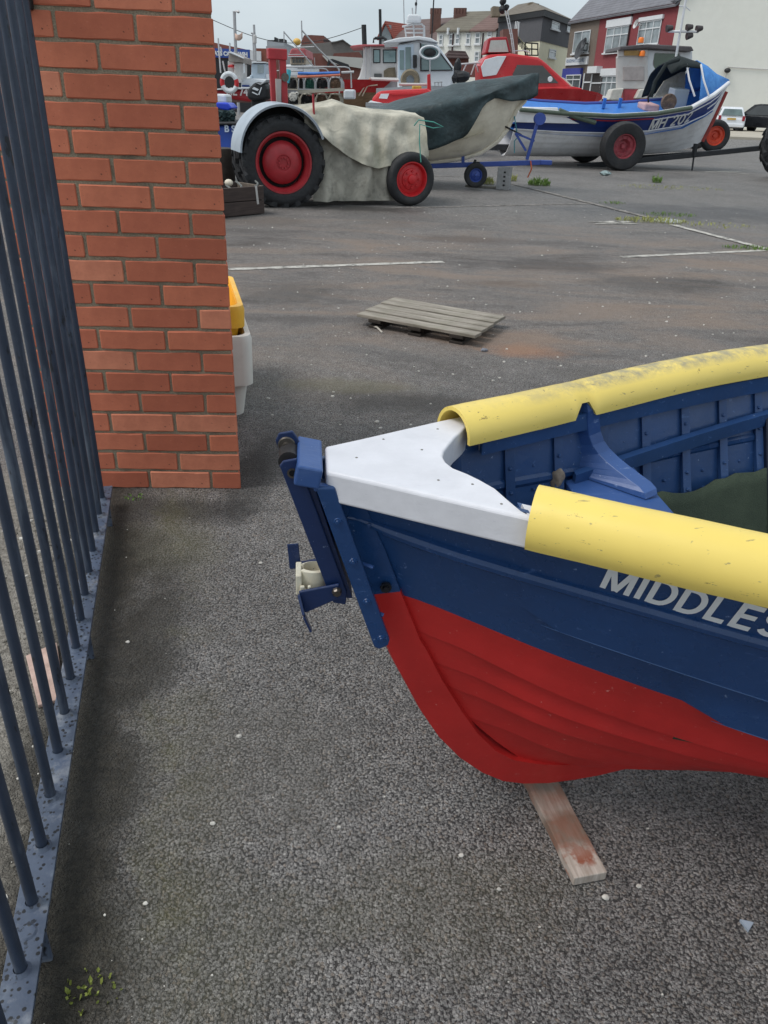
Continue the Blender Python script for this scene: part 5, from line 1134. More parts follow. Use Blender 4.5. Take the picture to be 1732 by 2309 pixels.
for a, b in (((1245, 990), (1080, 1250)), ((1240, 1040), (1130, 1255)), ((1350, 1095), (870, 1135))): rod(gw, 'spar', [zB(*a), zB(*b)], Y-.9, .03, pm('pale_spar', (206, 186, 166), .6))
rod(gw, 'roof_rail', [zB(1290, 490), zB(1295, 430), zB(1440, 420), zB(1470, 460)], Y+.2, .05, BKM)
# --- red engine hatch boat with white deck
rh = boat_thing('red_hatch_boat', 'small white boat with red moulded engine hatch and white label', 905, 19); Y = 18.6
hull_px(rh, [(985, 250), (970, 275), (930, 292), (880, 296), (830, 294)], [(1000, 226), (975, 228), (930, 230), (880, 232), (826, 230)], 19.2, .8, [WHT2, WHT2, NAV], 3)
h_ = slab(rh, 'engine_hatch', [z2(*q) for q in ((128, 775), (128, 735), (180, 682), (300, 672), (540, 662), (595, 690), (600, 800), (128, 800))], Y, .9, RDB, .06, smooth=False); slab(h_, 'label_plate', [z2(*q) for q in ((180, 735), (195, 702), (258, 700), (242, 740))], Y-.02, .04, WHT2, .0); slab(rh, 'hatch_coaming', [z2(*q) for q in ((110, 775), (110, 752), (230, 775), (230, 795), (110, 795))], Y-.15, 1.1, WHT2, .02)
slab(h_, 'hatch_ridge', [z2(*q) for q in ((262, 705), (300, 700), (560, 690), (560, 700), (300, 712))], Y-.03, .05, RDB, .005); slab(rh, 'red_post', [z2(*q) for q in ((543, 700), (543, 558), (566, 552), (572, 700))], Y+.2, .12, RDB, .01); rod(rh, 'rail', [z2(125, 590), z2(330, 600)], Y+.3, .05, GRW); rod(rh, 'rail', [z2(330, 630), z2(540, 632)], Y+.3, .05, GRW); slab(rh, 'yellow_box', rect(z2(430, 640), z2(500, 672)), Y+.4, .3, pm('yellow_box_plastic', (208, 196, 90), .5), .02)
# --- HL 747
hl = boat_thing('red_hull_boat', 'red hulled boat numbered HL 747 behind the tractor mast', 530, 19.5); Y = 19.
slab(hl, 'hull', [zA(*q) for q in ((60, 815), (180, 815), (600, 800), (760, 790), (900, 800), (880, 960), (600, 1000), (280, 950), (60, 930))], Y, 1.5, DRB, .06, taper=.96); slab(hl, 'gunwale', [zA(*q) for q in ((60, 800), (560, 775), (900, 780), (900, 800), (560, 802), (60, 820))], Y-.05, 1.6, WHT2, .02); slab(hl, 'keel_band', [zA(*q) for q in ((270, 930), (560, 965), (800, 960), (800, 1010), (300, 1000))], Y+.05, 1.3, pm('brown_antifoul', (120, 90, 84), .7), .02)
slab(hl, 'wheelhouse_post', rect(zA(385, 410), zA(495, 700)), Y+.2, .7, GRW, .02); slab(hl, 'wheelhouse_back', rect(zA(290, 380), zA(390, 560)), Y+.7, .1, GRW, .01); slab(hl, 'canopy', [zA(*q) for q in ((300, 250), (330, 240), (530, 330), (530, 420), (480, 400), (300, 400))], Y+.1, 1.0, pm('taupe_canopy', (146, 138, 132), .6), .02); slab(hl, 'canopy_edge', [zA(*q) for q in ((300, 255), (335, 240), (530, 335), (525, 350))], Y+.0, .1, WHT2, .01); rod(hl, 'stay', [zA(532, 420), zA(540, 565)], Y+.1, .03, WHT2)
slab(hl, 'red_box', [zA(*q) for q in ((285, 480), (290, 440), (380, 430), (385, 480))], Y+.3, .4, RDB, .03); slab(hl, 'white_deckhouse', [zA(*q) for q in ((490, 780), (490, 645), (640, 640), (860, 650), (890, 700), (890, 780))], Y+.4, .9, WHT2, .03); slab(hl, 'blue_flash', rect(zA(500, 740), zA(610, 765)), Y+.36, .05, NAV, .0)
me = text_mesh('HL 747', .20, faceM(*zA(268, 888), Y-.02), .006, .006, .95); me.transform(rmat(hl).inverted()); text_part('registration', me, pm('white_reg_lettering', (226, 218, 218), .5), hl, 'white registration HL 747')
for a, b in (((145, 40), (185, 560)), ((180, 170), (200, 250)), ((215, 380), (250, 540)), ((320, 110), (322, 240))): rod(hl, 'aerial', [zA(*a), zA(*b)], Y+.6, .028, ALM)
pb_ = boat_thing('pale_blue_cabin_boat', 'white boat with pale blue upright cabin behind HL 747', 590, 22.5); Y = 22.2
slab(pb_, 'cabin', rect(zA(640, 420), zA(850, 660)), Y, 1.1, PBL, .03); slab(pb_, 'window', rect(zA(735, 440), zA(825, 560)), Y-.03, .05, pm('pale_glass', (168, 180, 184), .2), .0); slab(pb_, 'cabin_roof', [zA(*q) for q in ((540, 405), (600, 385), (860, 395), (860, 412), (540, 412))], Y-.1, 1.3, WHT2, .01); slab(pb_, 'hull', [zA(*q) for q in ((480, 650), (640, 600), (850, 545), (900, 660), (900, 900), (480, 900))], Y+.1, 1.3, WHT2, .05, taper=.96)
slab(pb_, 'lower_cabin', rect(zA(620, 590), zA(660, 650)), Y-.03, .5, PBL, .02)
# lifebuoy
c = PX(*zA(315, 705), 18.8); lb = thing('lifebuoy', 'white lifebuoy with red bands hanging by the HL 747 boat', 'lifebuoy', c)
for k in range(8):
    a0, a1 = 2*math.pi*k/8+.39, 2*math.pi*(k+1)/8+.39; red = k in (3, 7) or k in (2, 6)
    m = MB(); m.tube([V((math.cos(a)*.155, 0, math.sin(a)*.165)) for a in [a0+(a1-a0)*j/5 for j in range(6)]], .048, 10); part('red_band' if (k % 4 == 3 or k % 4 == 2) else 'ring_segment', m, RDB if k % 4 == 3 else WHT2, lb, smooth=True)
# black outboard
ob_ = boat_thing('outboard_motor', 'black outboard motor cowling tilted beside the red tractor mast', 590, 15., 'outboard motor'); Y = 14.7
slab(ob_, 'cowling', [zA(*q) for q in ((560, 880), (590, 790), (690, 690), (800, 700), (860, 720), (890, 800), (870, 960), (700, 990), (580, 960))], Y, .55, BKM, .06, taper=.92); slab(ob_, 'lid_edge', [zA(*q) for q in ((690, 700), (780, 725), (870, 655), (860, 700), (780, 745))], Y-.02, .5, pm('grey_lid', (168, 170, 174), .5), .01); slab(ob_, 'decal', [zA(*q) for q in ((655, 800), (680, 770), (755, 805), (735, 830))], Y-.02, .03, WHT2, .0); slab(ob_, 'decal', [zA(*q) for q in ((745, 880), (790, 770), (800, 780), (760, 895))], Y-.02, .03, WHT2, .0); slab(ob_, 'decal', [zA(*q) for q in ((660, 840), (740, 880), (735, 895), (650, 855))], Y-.02, .03, WHT2, .0); slab(ob_, 'leg', rect(zA(640, 940), zA(820, 1300)), Y+.1, .3, BKM, .03)
# blue tub boat behind the pillar
bs = boat_thing('blue_workboat', 'blue workboat with dark gear heaped aboard behind the pillar edge', 505, 13.2); Y = 12.6
slab(bs, 'hull', [zA(*q) for q in ((-120, 1335), (460, 1330), (440, 1750), (300, 1900), (-120, 1900))], Y, 1.4, pm('work_blue_paint', (48, 84, 176), .5, .15, 3), .05, taper=.97); slab(bs, 'rubbing_band', [zA(*q) for q in ((-120, 1300), (460, 1295), (460, 1340), (-120, 1345))], Y-.06, 1.5, BKM, .03)
me = text_mesh('B SIE', .125, faceM(*zA(240, 1440), Y-.03), .004, .004, 1.0); me.transform(rmat(bs).inverted()); text_part('name_lettering', me, pm('pale_name_lettering', (200, 214, 232), .5), bs, 'pale letters B SIE on the blue side')
m = MB(); rd = random.Random(4)
for k in range(40): m.tube([PX(*zA(rd.uniform(100, 400), rd.uniform(1130, 1290)), Y+.2+.4*rd.random()) for j in range(4)], .025, 5)
tag(solo('net_heap', m, pm('dark_teal_net', (40, 60, 62), .9, .4, 20), 'dark teal net and rope heap aboard the blue workboat', 'net'), kind='stuff')
t_ = boat_thing('blue_cover', 'bright blue plastic cover over gear beside the pillar', 508, 13.6, 'cover'); slab(t_, 'sheet', [zA(*q) for q in ((100, 1000), (290, 1010), (360, 1090), (300, 1125), (200, 1110), (100, 1080))], 13.4, .5, BLS, .02)
t_ = boat_thing('white_tub', 'white plastic tub above the bright blue cover', 505, 14, 'tub'); slab(t_, 'tub_body', [zA(*q) for q in ((100, 870), (260, 885), (272, 1020), (100, 1015))], 13.9, .5, WHT2, .03)
t_ = boat_thing('stacked_drum', 'dark rusty drum standing behind the timber crate', 508, 11.4, 'drum'); m = MB(); c = PX(505, 400, 11.4); m.lathe([(0, .62), (.2, .62), (.21, .6), (.205, .3), (.2, .0)], (c.x-.05, 11.4, .0), V((0, 0, 1)), 20); part('drum_body', m, pm('rusty_drum', (58, 50, 44), .8, .5, 6), t_, world=True, smooth=True, angle=40)
# gallows frame of tubes behind the tractor
gf = boat_thing('tube_gantry', 'galvanised tube gantry with slanting spars behind the tractor', 720, 17.5, 'gantry'); Y = 17.4
for nm_, pts, r_ in (('upright', ((255, 170), (262, 440)), .05), ('spar', ((262, 310), (500, 580), (780, 850), (800, 900)), .06), ('spar', ((5, 335), (200, 560), (430, 830)), .05), ('upright', ((2, 320), (4, 480)), .04), ('rail', ((-60, 835), (470, 832), (880, 836), (935, 850), (965, 900), (975, 1140)), .06), ('rail', ((200, 850), (560, 858), (610, 870), (640, 905)), .055), ('rail', ((-100, 890), (270, 895)), .05), ('rail', ((150, 560), (440, 545)), .05), ('upright', ((278, 800), (280, 930)), .04), ('rail', ((60, 690), (330, 690)), .04), ('spar', ((60, 660), (290, 655)), .03), ('rail', ((830, 915), (1010, 905)), .09), ('upright', ((440, 700), (450, 830)), .025)):
    rod(gf, nm_, [zB(*q) for q in pts], Y, r_*.42, TUB)
for px in (0, 800): rod(gf, 'leg', [zB(px, 860), (zB(px, 860)[0], 330)], Y, .022, TUB)
m = MB(); m.sphere(PX(*zB(190, 475), 19), .085, 14, 10, (1, 1, .8)); solo('yellow_buoy', m, pm('yellow_buoy_plastic', (214, 172, 84), .5), 'round yellow buoy hung up among the far spars', 'buoy', smooth=True)
t_ = boat_thing('far_red_cabin', 'small red roofed fishing cabin beyond the tube gantry', 670, 30, 'boat'); slab(t_, 'cabin', [zB(*q) for q in ((90, 800), (90, 700), (320, 700), (320, 800))], 30, 2, pm('buff_cabin', (180, 168, 150), .6), .03); slab(t_, 'roof', [zB(*q) for q in ((60, 690), (110, 570), (310, 570), (330, 700))], 29.8, 2.4, pm('pinkish_red_roof', (178, 92, 96), .6), .03); slab(t_, 'hull', rect(zB(0, 800), zB(420, 1000)), 30, 2.4, WHT2, .1)
for k in range(4): slab(t_, 'window', rect(zB(125+45*k, 720), zB(155+45*k, 775)), 29.97, .05, GLD, .0)
# creels
NET1 = pm('black_netting', (38, 38, 40), .9, .5, 30); NET2 = pm('green_netting', (40, 92, 80), .9, .4, 30); NET3 = pm('brown_netting', (112, 88, 70), .9, .4, 30); BARE = wood_mat('bleached_slat', (150, 142, 128), (200, 192, 178), 0, 10)
def creel(label, px0, px1, py0, py1, Y, net, bar):
    a, b = PX(*zp(px0, py1), Y), PX(*zp(px1, py0), Y); w_, h = b.x-a.x, b.z-a.z; c = V(((a.x+b.x)/2, Y+.3, a.z)); t = thing('lobster_creel', label, 'creel', c, 0, 'lobster creels stacked behind the tractor')
    for y in (-.28, 0, .28):
        m = MB(); m.tube([V((-w_/2*.96, y, 0)), V((-w_/2*.92, y, h*.6)), V((-w_/2*.6, y, h*.95)), V((0, y, h)), V((w_/2*.6, y, h*.95)), V((w_/2*.92, y, h*.6)), V((w_/2*.96, y, 0))], .016, 6); part('hoop', m, bar, t, smooth=True)
    for x, z in ((-w_/2, .01), (w_/2, .01), (-w_/2*.6, h*.95), (w_/2*.6, h*.95), (0, h)): m = MB(); m.beam((x, -.31, z), (x, .31, z), .025, .02); part('slat', m, bar, t)
    m = MB(); m.beam((-w_/2, -.3, .01), (w_/2, -.3, .01), .03, .02); part('end_bar', m, bar, t)
    m = MB()
    for y in (-.27, .27):                                            # end netting
        for k in range(9):
            x = -w_/2*.88 + w_*.88*k/8; hz = h*(.95-.35*abs(x/(w_/2))**3); m.beam((x, y, .01), (x*.9, y, hz), .008, .008)
        for k in range(8): z = h*.92*k/7; m.beam((-w_/2*.88, y, z), (w_/2*.88, y, z), .008, .008)
    for k in range(7):
        y = -.25 + .5*k/6
        for s in (-1, 1): m.beam((s*w_/2*.93, y, .02), (s*w_/2*.6, y, h*.93), .010, .008)
    part('netting', m, net, t, kind='stuff')
    m = MB(); m.sphere((0, 0, h*.45), 1, 8, 6, (w_*.38, .2, h*.36)); part('inner_pot', m.jitter(.05, 6), net, t)
for k, (x0, x1, nt_) in enumerate(((60, 330, NET1), (335, 470, NET1), (475, 735, NET2), (740, 1050, NET1), (1050, 1360, NET3))):
    creel(('upper creel with black netting, leftmost of its row', 'narrow upper creel beside the green netted one', 'upper creel with green netting in the middle of the row', 'upper creel with floats inside, right of the green one', 'upper creel with brown netting, rightmost of its row')[k], x0, x1, 150, 440, 15.4, nt_, TUB if k else BARE)
for k, (x0, x1, nt_) in enumerate(((60, 360, NET1), (370, 720, NET1), (740, 1030, NET3), (1045, 1340, NET3))):
    creel(('lower creel full of pale floats, leftmost of its row', 'lower creel with dark netting and pale bars', 'lower creel with brown netting, second from the right', 'lower creel with brown netting, rightmost of its row')[k], x0, x1, 540, 800, 15.3, nt_, BARE)
    sp_ = PX(*zp((x0+x1)/2, 800), 15.6); m = MB(); m.box((sp_.x, 15.6, sp_.z/2-.004), (.55, .5, sp_.z-.008)); solo('fish_bin', m, BKM, ('dark bin under the leftmost lower creel', 'dark bin under the second lower creel', 'dark bin under the third lower creel', 'dark bin under the rightmost lower creel')[k], 'bin', 'bins under the creels', bevel=.03)
for nm_, lab, pts, mt_ in (('blue_pipe', 'blue pipe lying along the tops of the creels', ((330, 55), (700, 62), (1310, 42)), pm('blue_pipe_plastic', (64, 120, 200), .5)), ('orange_pipe', 'orange pipe lying along the tops of the creels', ((320, 138), (800, 118), (1320, 88)), pm('orange_pipe_plastic', (222, 128, 100), .5))):
    m = MB(); m.tube([PX(*zp(*q), 15.2) for q in pts], .022, 8); solo(nm_, m, mt_, lab, 'pipe', smooth=True)
m = MB(); m.beam(PX(*zp(330, 490), 15.1), PX(*zp(1410, 430), 15.1), .03, .05); solo('creel_shelf_rail', m, BARE, 'bleached timber rail between the upper and lower creels', 'rail')
m = MB(); rd = random.Random(9)
for k in range(20): m.sphere(PX(*zp(rd.uniform(150, 330), rd.uniform(520, 680)), 15.0), .03, 6, 5)
tag(solo('float_cluster', m, pm('white_floats', (214, 208, 198), .6), 'cluster of small pale net floats by the creels', 'float', smooth=True), kind='stuff')
m = MB(); c = PX(*zp(70, 130), 15.0); m.lathe([(0, .11), (.05, .11), (.06, .08), (.06, -.09), (0, -.09)], c, V((.2, 0, 1)), 12); solo('cyan_bottle', m, pm('cyan_bottle_plastic', (84, 190, 206), .4), 'cyan plastic bottle float at the left end of the creels', 'bottle', smooth=True)
t_ = boat_thing('white_fish_tub', 'white insulated tub right of the creels', 780, 17, 'tub'); slab(t_, 'tub_body', rect(zB(860, 1160), zB(1015, 1300)), 17, .6, WHT2, .03)
# --- launch tractor with white cab behind MH 202
ct = boat_thing('cab_tractor', 'launch tractor with grey and white cab, dark roof and orange beacons', 1470, 29, 'tractor'); Y = 28.
slab(ct, 'rear_panel', rect(z3(530, 420), z3(765, 665)), Y, .12, GRW, .03); slab(ct, 'rear_window', rect(z3(580, 495), z3(738, 602)), Y-.03, .05, pm('milky_window', (172, 164, 162), .4, .2, 6), .02); slab(ct, 'red_panel', rect(z3(585, 662), z3(708, 760)), Y+.02, .1, pm('faded_red_panel', (168, 66, 76), .5), .02); slab(ct, 'roof', [z3(*q) for q in ((545, 378), (560, 345), (760, 328), (1090, 345), (1108, 378), (1060, 388), (760, 360))], Y-.15, 1.9, pm('dark_roof_cover', (84, 80, 82), .7), .03)
slab(ct, 'head_board', rect(z3(540, 372), z3(765, 422)), Y-.02, .1, GRW, .01); slab(ct, 'work_lamp_panel', rect(z3(588, 376), z3(700, 414)), Y-.06, .06, pm('amber_panel', (166, 132, 74), .5), .0)
slab(ct, 'cab_side', [z3(*q) for q in ((765, 372), (1095, 382), (1095, 470), (1010, 470), (1000, 400), (815, 395), (800, 480), (840, 560), (760, 690), (740, 690))], Y+.1, .12, WHT2, .02); slab(ct, 'cab_back', rect(z3(770, 372), z3(1095, 760)), Y+1.6, .1, WHT2, .02); slab(ct, 'windscreen', [z3(*q) for q in ((800, 395), (1005, 400), (1010, 480), (900, 560), (830, 690), (800, 690), (820, 560))], Y+.16, .05, glass('green_cab_glass', (76, 98, 78)), .0)
for a, b in (((690, 282), (735, 322)), ((703, 383), (740, 420))): o_p = PX((z3(*a)[0]+z3(*b)[0])/2, (z3(*a)[1]+z3(*b)[1])/2, Y-.1); m = MB(); m.lathe([(0, .09), (.06, .085), (.085, .05), (.09, -.06), (0, -.06)], o_p, V((0, 0, 1)), 12); part('beacon', m, ORG, ct, world=True, smooth=True)
for q in (((470, 745), (500, 665), (585, 655), (560, 750)), ((670, 735), (705, 665), (770, 660), (760, 735))): slab(ct, 'mudguard', [z3(*p) for p in q], Y-.25, .6, pm('cream_mudguard', (206, 204, 196), .5), .03)
slab(ct, 'chassis', rect(z3(560, 745), z3(1250, 900)), Y+.2, 1.2, BKM, .05)
OWH = pm('orange_red_wheel', (208, 74, 48), .5, .15, 6); iv = rmat(ct).inverted()
for px, py, dy in ((1610, 311, 0.), (1420, 311, 0.), (1610, 311, 1.7)): c = iv @ PX(px, py, 29.5); wheel(ct, (c.x, c.y+dy, .50), .50, .3, .30, (TYR, OWH), 0, 'truck', bolts=6)
# ================================================================== BUILDINGS
WFR = pm('white_window_frame', (216, 218, 220), .5, .06, 4); WGL = glass('house_glass', (150, 160, 164), .12); WGD = glass('dim_house_glass', (92, 104, 108), .12); CUR = pm('net_curtain', (186, 190, 190), .8, .12, 3)
def wall_mat(name, c, sc_=3, var=.12, bump=.3, stain=None): return pm(name, c, .9, var, sc_, bump, 25, dirt=stain or darker(srgb(*c), .72), damt=.25, dscale=.5, bdist=.02)
def tile_mat(name, c):
    N = NT(name); col = N.mix(N.ramp(N.noise(.9, 6, .7), [(.3, 0.), (.7, 1.)]), darker(srgb(*c), .75), darker(srgb(*c), 1.2))
    wv = N.n('ShaderNodeTexWave'); wv.inputs['Scale'].default_value = 1.6; wv.bands_direction = 'Z'; N.l(N.tc.outputs['Object'], wv.inputs[0])
    return N.out(N.mix(N.math('MULTIPLY', wv.outputs[1], .25), col, darker(srgb(*c), .5)), .85, N.bump(wv.outputs[1], .5, .05))
class Fac:
    def __init__(s, a, b): s.a = V((a.x, a.y, 0)); s.d = V((b.x-a.x, b.y-a.y, 0)); s.L = s.d.length; s.u = s.d.normalized(); s.n = V((s.u.y, -s.u.x, 0))
    def uz(s, px, py): p = PL(px, py, s.a, s.n); return (p-s.a).dot(s.u), p.z
    def P(s, u, z, out=0.): return s.a + s.u*u + s.n*out + V((0, 0, z))
def fbox(t, name, F, u0, u1, z0, z1, o0, o1, mat, parent=None, bevel=0.):
    m = MB(); P = [F.P(u, z, o) for o in (o0, o1) for u, z in ((u0, z0), (u1, z0), (u1, z1), (u0, z1))]; m.add(P, [(0, 1, 2, 3), (7, 6, 5, 4), (0, 4, 5, 1), (1, 5, 6, 2), (2, 6, 7, 3), (3, 7, 4, 0)])
    return part(name, m, mat, parent or t, world=True, bevel=bevel)
def window(t, F, a, b, cols=2, transom=.72, glass_=None, sill=True, name='window', fr=.07, lintel=None):
    u0, z1 = F.uz(*a); u1, z0 = F.uz(*b)
    if u0 > u1: u0, u1 = u1, u0
    w_ = fbox(t, name, F, u0, u1, z0, z1, .005, .03, glass_ or WGL)
    for i in range(cols+1):
        u = u0 + (u1-u0)*i/cols; fbox(t, 'frame_post', F, u-fr/2, u+fr/2, z0, z1, .031, .08, WFR, w_)
    for z in (z0, z1) + ((z0+(z1-z0)*transom,) if transom else ()): fbox(t, 'frame_rail', F, u0-fr/2, u1+fr/2, z-fr/2, z+fr/2, .032, .085, WFR, w_)
    if sill: fbox(t, 'sill', F, u0-.15, u1+.15, z0-.16, z0-.05, .0, .18, WFR, w_)
    if lintel: fbox(t, 'lintel', F, u0-.18, u1+.18, z1+.05, z1+.05+lintel, .0, .14, WFR, w_)
    return w_
def house(name, label, F, u0, u1, eave, depth, wallm, roofm, rise, cat='house', over=.25, hipL=0, hipR=0, ridge=.5):
    b = F.P((u0+u1)/2, 0); t = thing(name, label, cat, b, math.atan2(F.u.y, F.u.x))
    m = MB(); P = lambda u, o, z: F.P(u, z, o)
    m.prism([P(u0, 0, -.5), P(u1, 0, -.5), P(u1, 0, eave), P(u0, 0, eave)], -F.n*depth)
    if rise: m.prism([P(u0, 0, eave), P(u0, -depth, eave), P(u0, -depth*ridge, eave+rise)], F.u*.25); m.prism([P(u1-.25, 0, eave), P(u1-.25, -depth, eave), P(u1-.25, -depth*ridge, eave+rise)], F.u*.25)
    part('wall', m, wallm, t, world=True)
    if rise:
        m = MB(); rw = P(u0-.0+hipL, -depth*ridge, eave+rise); rx = P(u1+.0-hipR, -depth*ridge, eave+rise); th = V((0, 0, .14))
        sl = rise/(depth*ridge)*over; A = [P(u0-.05, over, eave-sl), P(u1+.05, over, eave-sl), rx, rw]; B = [P(u1+.05, -depth-over, eave-sl), P(u0-.05, -depth-over, eave-sl), rw, rx]
        for q in (A, B): m.prism([p+V((0, 0, .03)) for p in q], th)
        if hipL: m.prism([P(u0-.05, -depth-over, eave-sl), P(u0-.05, over, eave-sl), rw], th)
        if hipR: m.prism([P(u1+.05, over, eave-sl), P(u1+.05, -depth-over, eave-sl), rx], th)
        part('roof', m, roofm, t, world=True)
    return t
def gutter(t, F, u0, u1, z, mat): return fbox(t, 'gutter', F, u0, u1, z-.18, z-.02, .02, .24, mat)
# --- terrace on the right: brown, red, red
A_ = PX(1288, 48, 79); B_ = PX(1527, 7, 62.5); F7 = Fac(A_, B_); EV = (A_.z+B_.z)/2
ub = F7.uz(1351, 60)[0]; um = F7.uz(1427, 40)[0]; ue = F7.uz(1523, 60)[0]
BRN = wall_mat('brown_pebble_dash', (118, 106, 96), 6, .15, .8); RDW = wall_mat('dark_red_house_brick', (134, 62, 66), 5, .12, .4); SLT = tile_mat('grey_slate_roof', (118, 118, 124)); CRW_ = wall_mat('cream_gable_render', (234, 233, 224), 2, .03, .2, (222, 220, 210)); DRN = pm('dark_drainpipe', (66, 46, 48), .6)
hb = house('brown_house', 'brown pebble dashed end house with blue shopfront below', F7, 0, ub-.02, EV, 9, BRN, SLT, 4.6); hr1 = house('red_house', 'red brick terraced house next to the brown shop', F7, ub, um-.02, EV, 9, RDW, SLT, 4.6); hr2 = house('red_house', 'red brick terraced house against the cream gable', F7, um, ue-.02, EV, 9, RDW, SLT, 4.6)
for t, a, b in ((hb, 0, ub), (hr1, ub, um), (hr2, um, ue)): gutter(t, F7, a, b-.03, EV, DRN)
window(hb, F7, z5b(165, 252), z5b(265, 402), 2, .0); window(hr1, F7, z5b(418, 222), z5b(562, 392), 3, .68, lintel=.5); window(hr2, F7, z5b(672, 176), z5b(808, 335), 3, .68, lintel=.25)
window(hr1, F7, z5b(372, 595), z5b(478, 752), 3, .7, lintel=.5); window(hr2, F7, (1440, 150), (1500, 205), 3, .7)
fbox(hr1, 'drainpipe', F7, um-.16, um-.06, 0, EV-.2, .0, .12, DRN)
SHB = pm('shopfront_blue', (58, 66, 150), .45, .1, 3); u0, zt_ = F7.uz(*z5b(78, 535)); u1, _ = F7.uz(*z5b(228, 520)); fbox(hb, 'shopfront', F7, max(0.05, u0), u1, 0, zt_, .0, .25, SHB)
F7s = Fac(F7.P(0, 0, .25), F7.P(F7.L, 0, .25)); window(hb, F7s, z5b(100, 585), z5b(195, 700), 2, .7, WGD, False, 'shop_window')
u0, z1_ = F7.uz(*z5b(100, 450)); u1, z0_ = F7.uz(*z5b(262, 500)); sg = fbox(hb, 'sign_board', F7, u0, u1, z0_, z1_, .0, .12, WFR)
o_ = F7.P(u0+.2, z0_+(z1_-z0_)*.35, .125); me = text_mesh("FISHERMAN'S SQUARE", (z1_-z0_)*.62, lambda q: o_ + F7.u*q.x + V((0, 0, q.y)) + F7.n*q.z, .0, .01, (u1-u0-.4)/((z1_-z0_)*.62*11.0)); me.transform(rmat(hb).inverted()); text_part('sign_lettering', me, pm('grey_blue_lettering', (126, 142, 166), .6), hb, 'blurred grey blue capital letters on white sign board')
for a, b, c_ in (((245, 570), (292, 700), GLD), ((305, 575), (362, 715), GLD)):
    u0, z1_ = F7.uz(*z5b(*a)); u1, _ = F7.uz(*z5b(*b)); d_ = fbox(hb if a[0] < 300 else hr1, 'door', F7, u0, u1, 0, z1_, .0, .08, pm('dark_door', (62, 56, 56), .5)); fbox(None, 'door_frame', F7, u0-.08, u0+.08, 0, z1_, .09, .14, WFR, d_); fbox(None, 'door_frame', F7, u0, u1, z1_-.7, z1_-.6, .09, .14, WFR, d_)
u0, z1_ = F7.uz(*z5b(302, 518)); u1, z0_ = F7.uz(*z5b(368, 568)); fbox(hr1, 'door_canopy', F7, u0, u1, z0_, z1_, .0, .5, WFR)
for t, px, py, r_ in ((hb, z5b(240, 390)[0], z5b(240, 390)[1], .75), (hb, z5b(272, 340)[0], z5b(272, 340)[1], .4), (hr2, z5b(680, 195)[0], z5b(680, 195)[1], .3)):
    u, z = F7.uz(px, py); m = MB(); m.lathe([(0, 0), (r_*.6, .05), (r_, .16), (r_, .18), (r_*.6, .08)], F7.P(u, z, .35), F7.n+V((0, 0, .3)), 16); m.tube([F7.P(u, z, .0), F7.P(u, z, .4)], .05, 6); part('satellite_dish', m, pm('dish_%d' % int(px), (64, 66, 70) if t is hb else (196, 196, 196), .6), t, world=True, smooth=True)
# cream gable end
B0 = F7.P(ue, 0); GE = V((B0.x+14, B0.y-1.2, 0)); F8 = Fac(V((B0.x, B0.y, 0)), GE)
gt = thing('gable_house', 'large cream rendered gable wall filling the right background', 'house', F8.P(6, 0), math.atan2(F8.u.y, F8.u.x)); m = MB(); m.prism([F8.P(.02, -.5), F8.P(12, -.5), F8.P(12, EV+.2), F8.P(6, EV+5.2), F8.P(.02, EV+.2)], -F8.n*10); part('wall', m, CRW_, gt, world=True)
m = MB(); m.prism([F8.P(-.3, EV-.05, .2), F8.P(6, EV+5.3, .2), F8.P(6, EV+5.5, .2), F8.P(-.4, EV+.15, .2)], -F8.n*10.4); m.prism([F8.P(12.3, EV-.05, .2), F8.P(6, EV+5.3, .2), F8.P(6, EV+5.5, .2), F8.P(12.4, EV+.15, .2)], -F8.n*10.4); part('roof', m, SLT, gt, world=True)
u0, z0_ = F8.uz(*z5b(1345, 520)); u1, z1_ = F8.uz(*z5b(1659, 540)); m = MB(); m.tube([F8.P(u0, z0_-1.2, .06), F8.P(u0, z0_, .06), F8.P(min(u1, 11.5), z1_, .06)], .035, 6); part('cable', m, GRW, gt, world=True)
u0, z0_ = F8.uz(*z5b(1336, 548)); m = MB(); m.sphere(F8.P(u0, z0_, .25), .22, 10, 6, (1, 1, .7)); m.beam(F8.P(u0, z0_, 0), F8.P(u0, z0_, .25), .08, .08); part('wall_lamp', m, BKM, gt, world=True)
# pavement in front of the gable
m = MB(); a, b = GP(1560, 293), GP(1760, 296); c, d = GP(1760, 318), GP(1560, 310); m.prism([V((p.x, p.y, .11)) for p in (a, b, V((b.x+20, b.y, 0)), V((c.x+10, c.y, 0)), c, d)], (0, 0, -.12)); struct('pavement', m, pm('pale_concrete_pavement', (176, 168, 154), .9, .12, .6, .3, 20))
# --- dark grey building with cream ground floor
K0, K1, K2 = PX(1124, 60, 88), PX(1222, 60, 80), PX(1296, 60, 90); DKG = wall_mat('dark_grey_render', (88, 88, 92), 3, .08); CRG = wall_mat('pale_cream_render', (234, 228, 200), 3, .05); BRT = tile_mat('brown_tile_roof', (112, 104, 94))
F6a, F6b = Fac(K0, K1), Fac(K1, K2); ztop = PX(1222, 34, 80).z; zmid = PX(1222, 92, 80).z
dk = thing('grey_building', 'dark grey upper storeys over a cream ground floor, hipped roof', 'building', K1, 0)
bk = [V((p.x, p.y, 0)) for p in (K0, K1, K2)] + [V((K2.x-6, K2.y+9, 0)), V((K0.x+2, K0.y+9, 0))]
m = MB(); m.prism([p+V((0, 0, zmid)) for p in bk], (0, 0, ztop-zmid)); part('upper_wall', m, DKG, dk, world=True); m = MB(); cb_ = sum(bk, V())/5; m.prism([cb_+(p-cb_)*.985 for p in bk], (0, 0, zmid+.05)); part('lower_wall', m, CRG, dk, world=True)
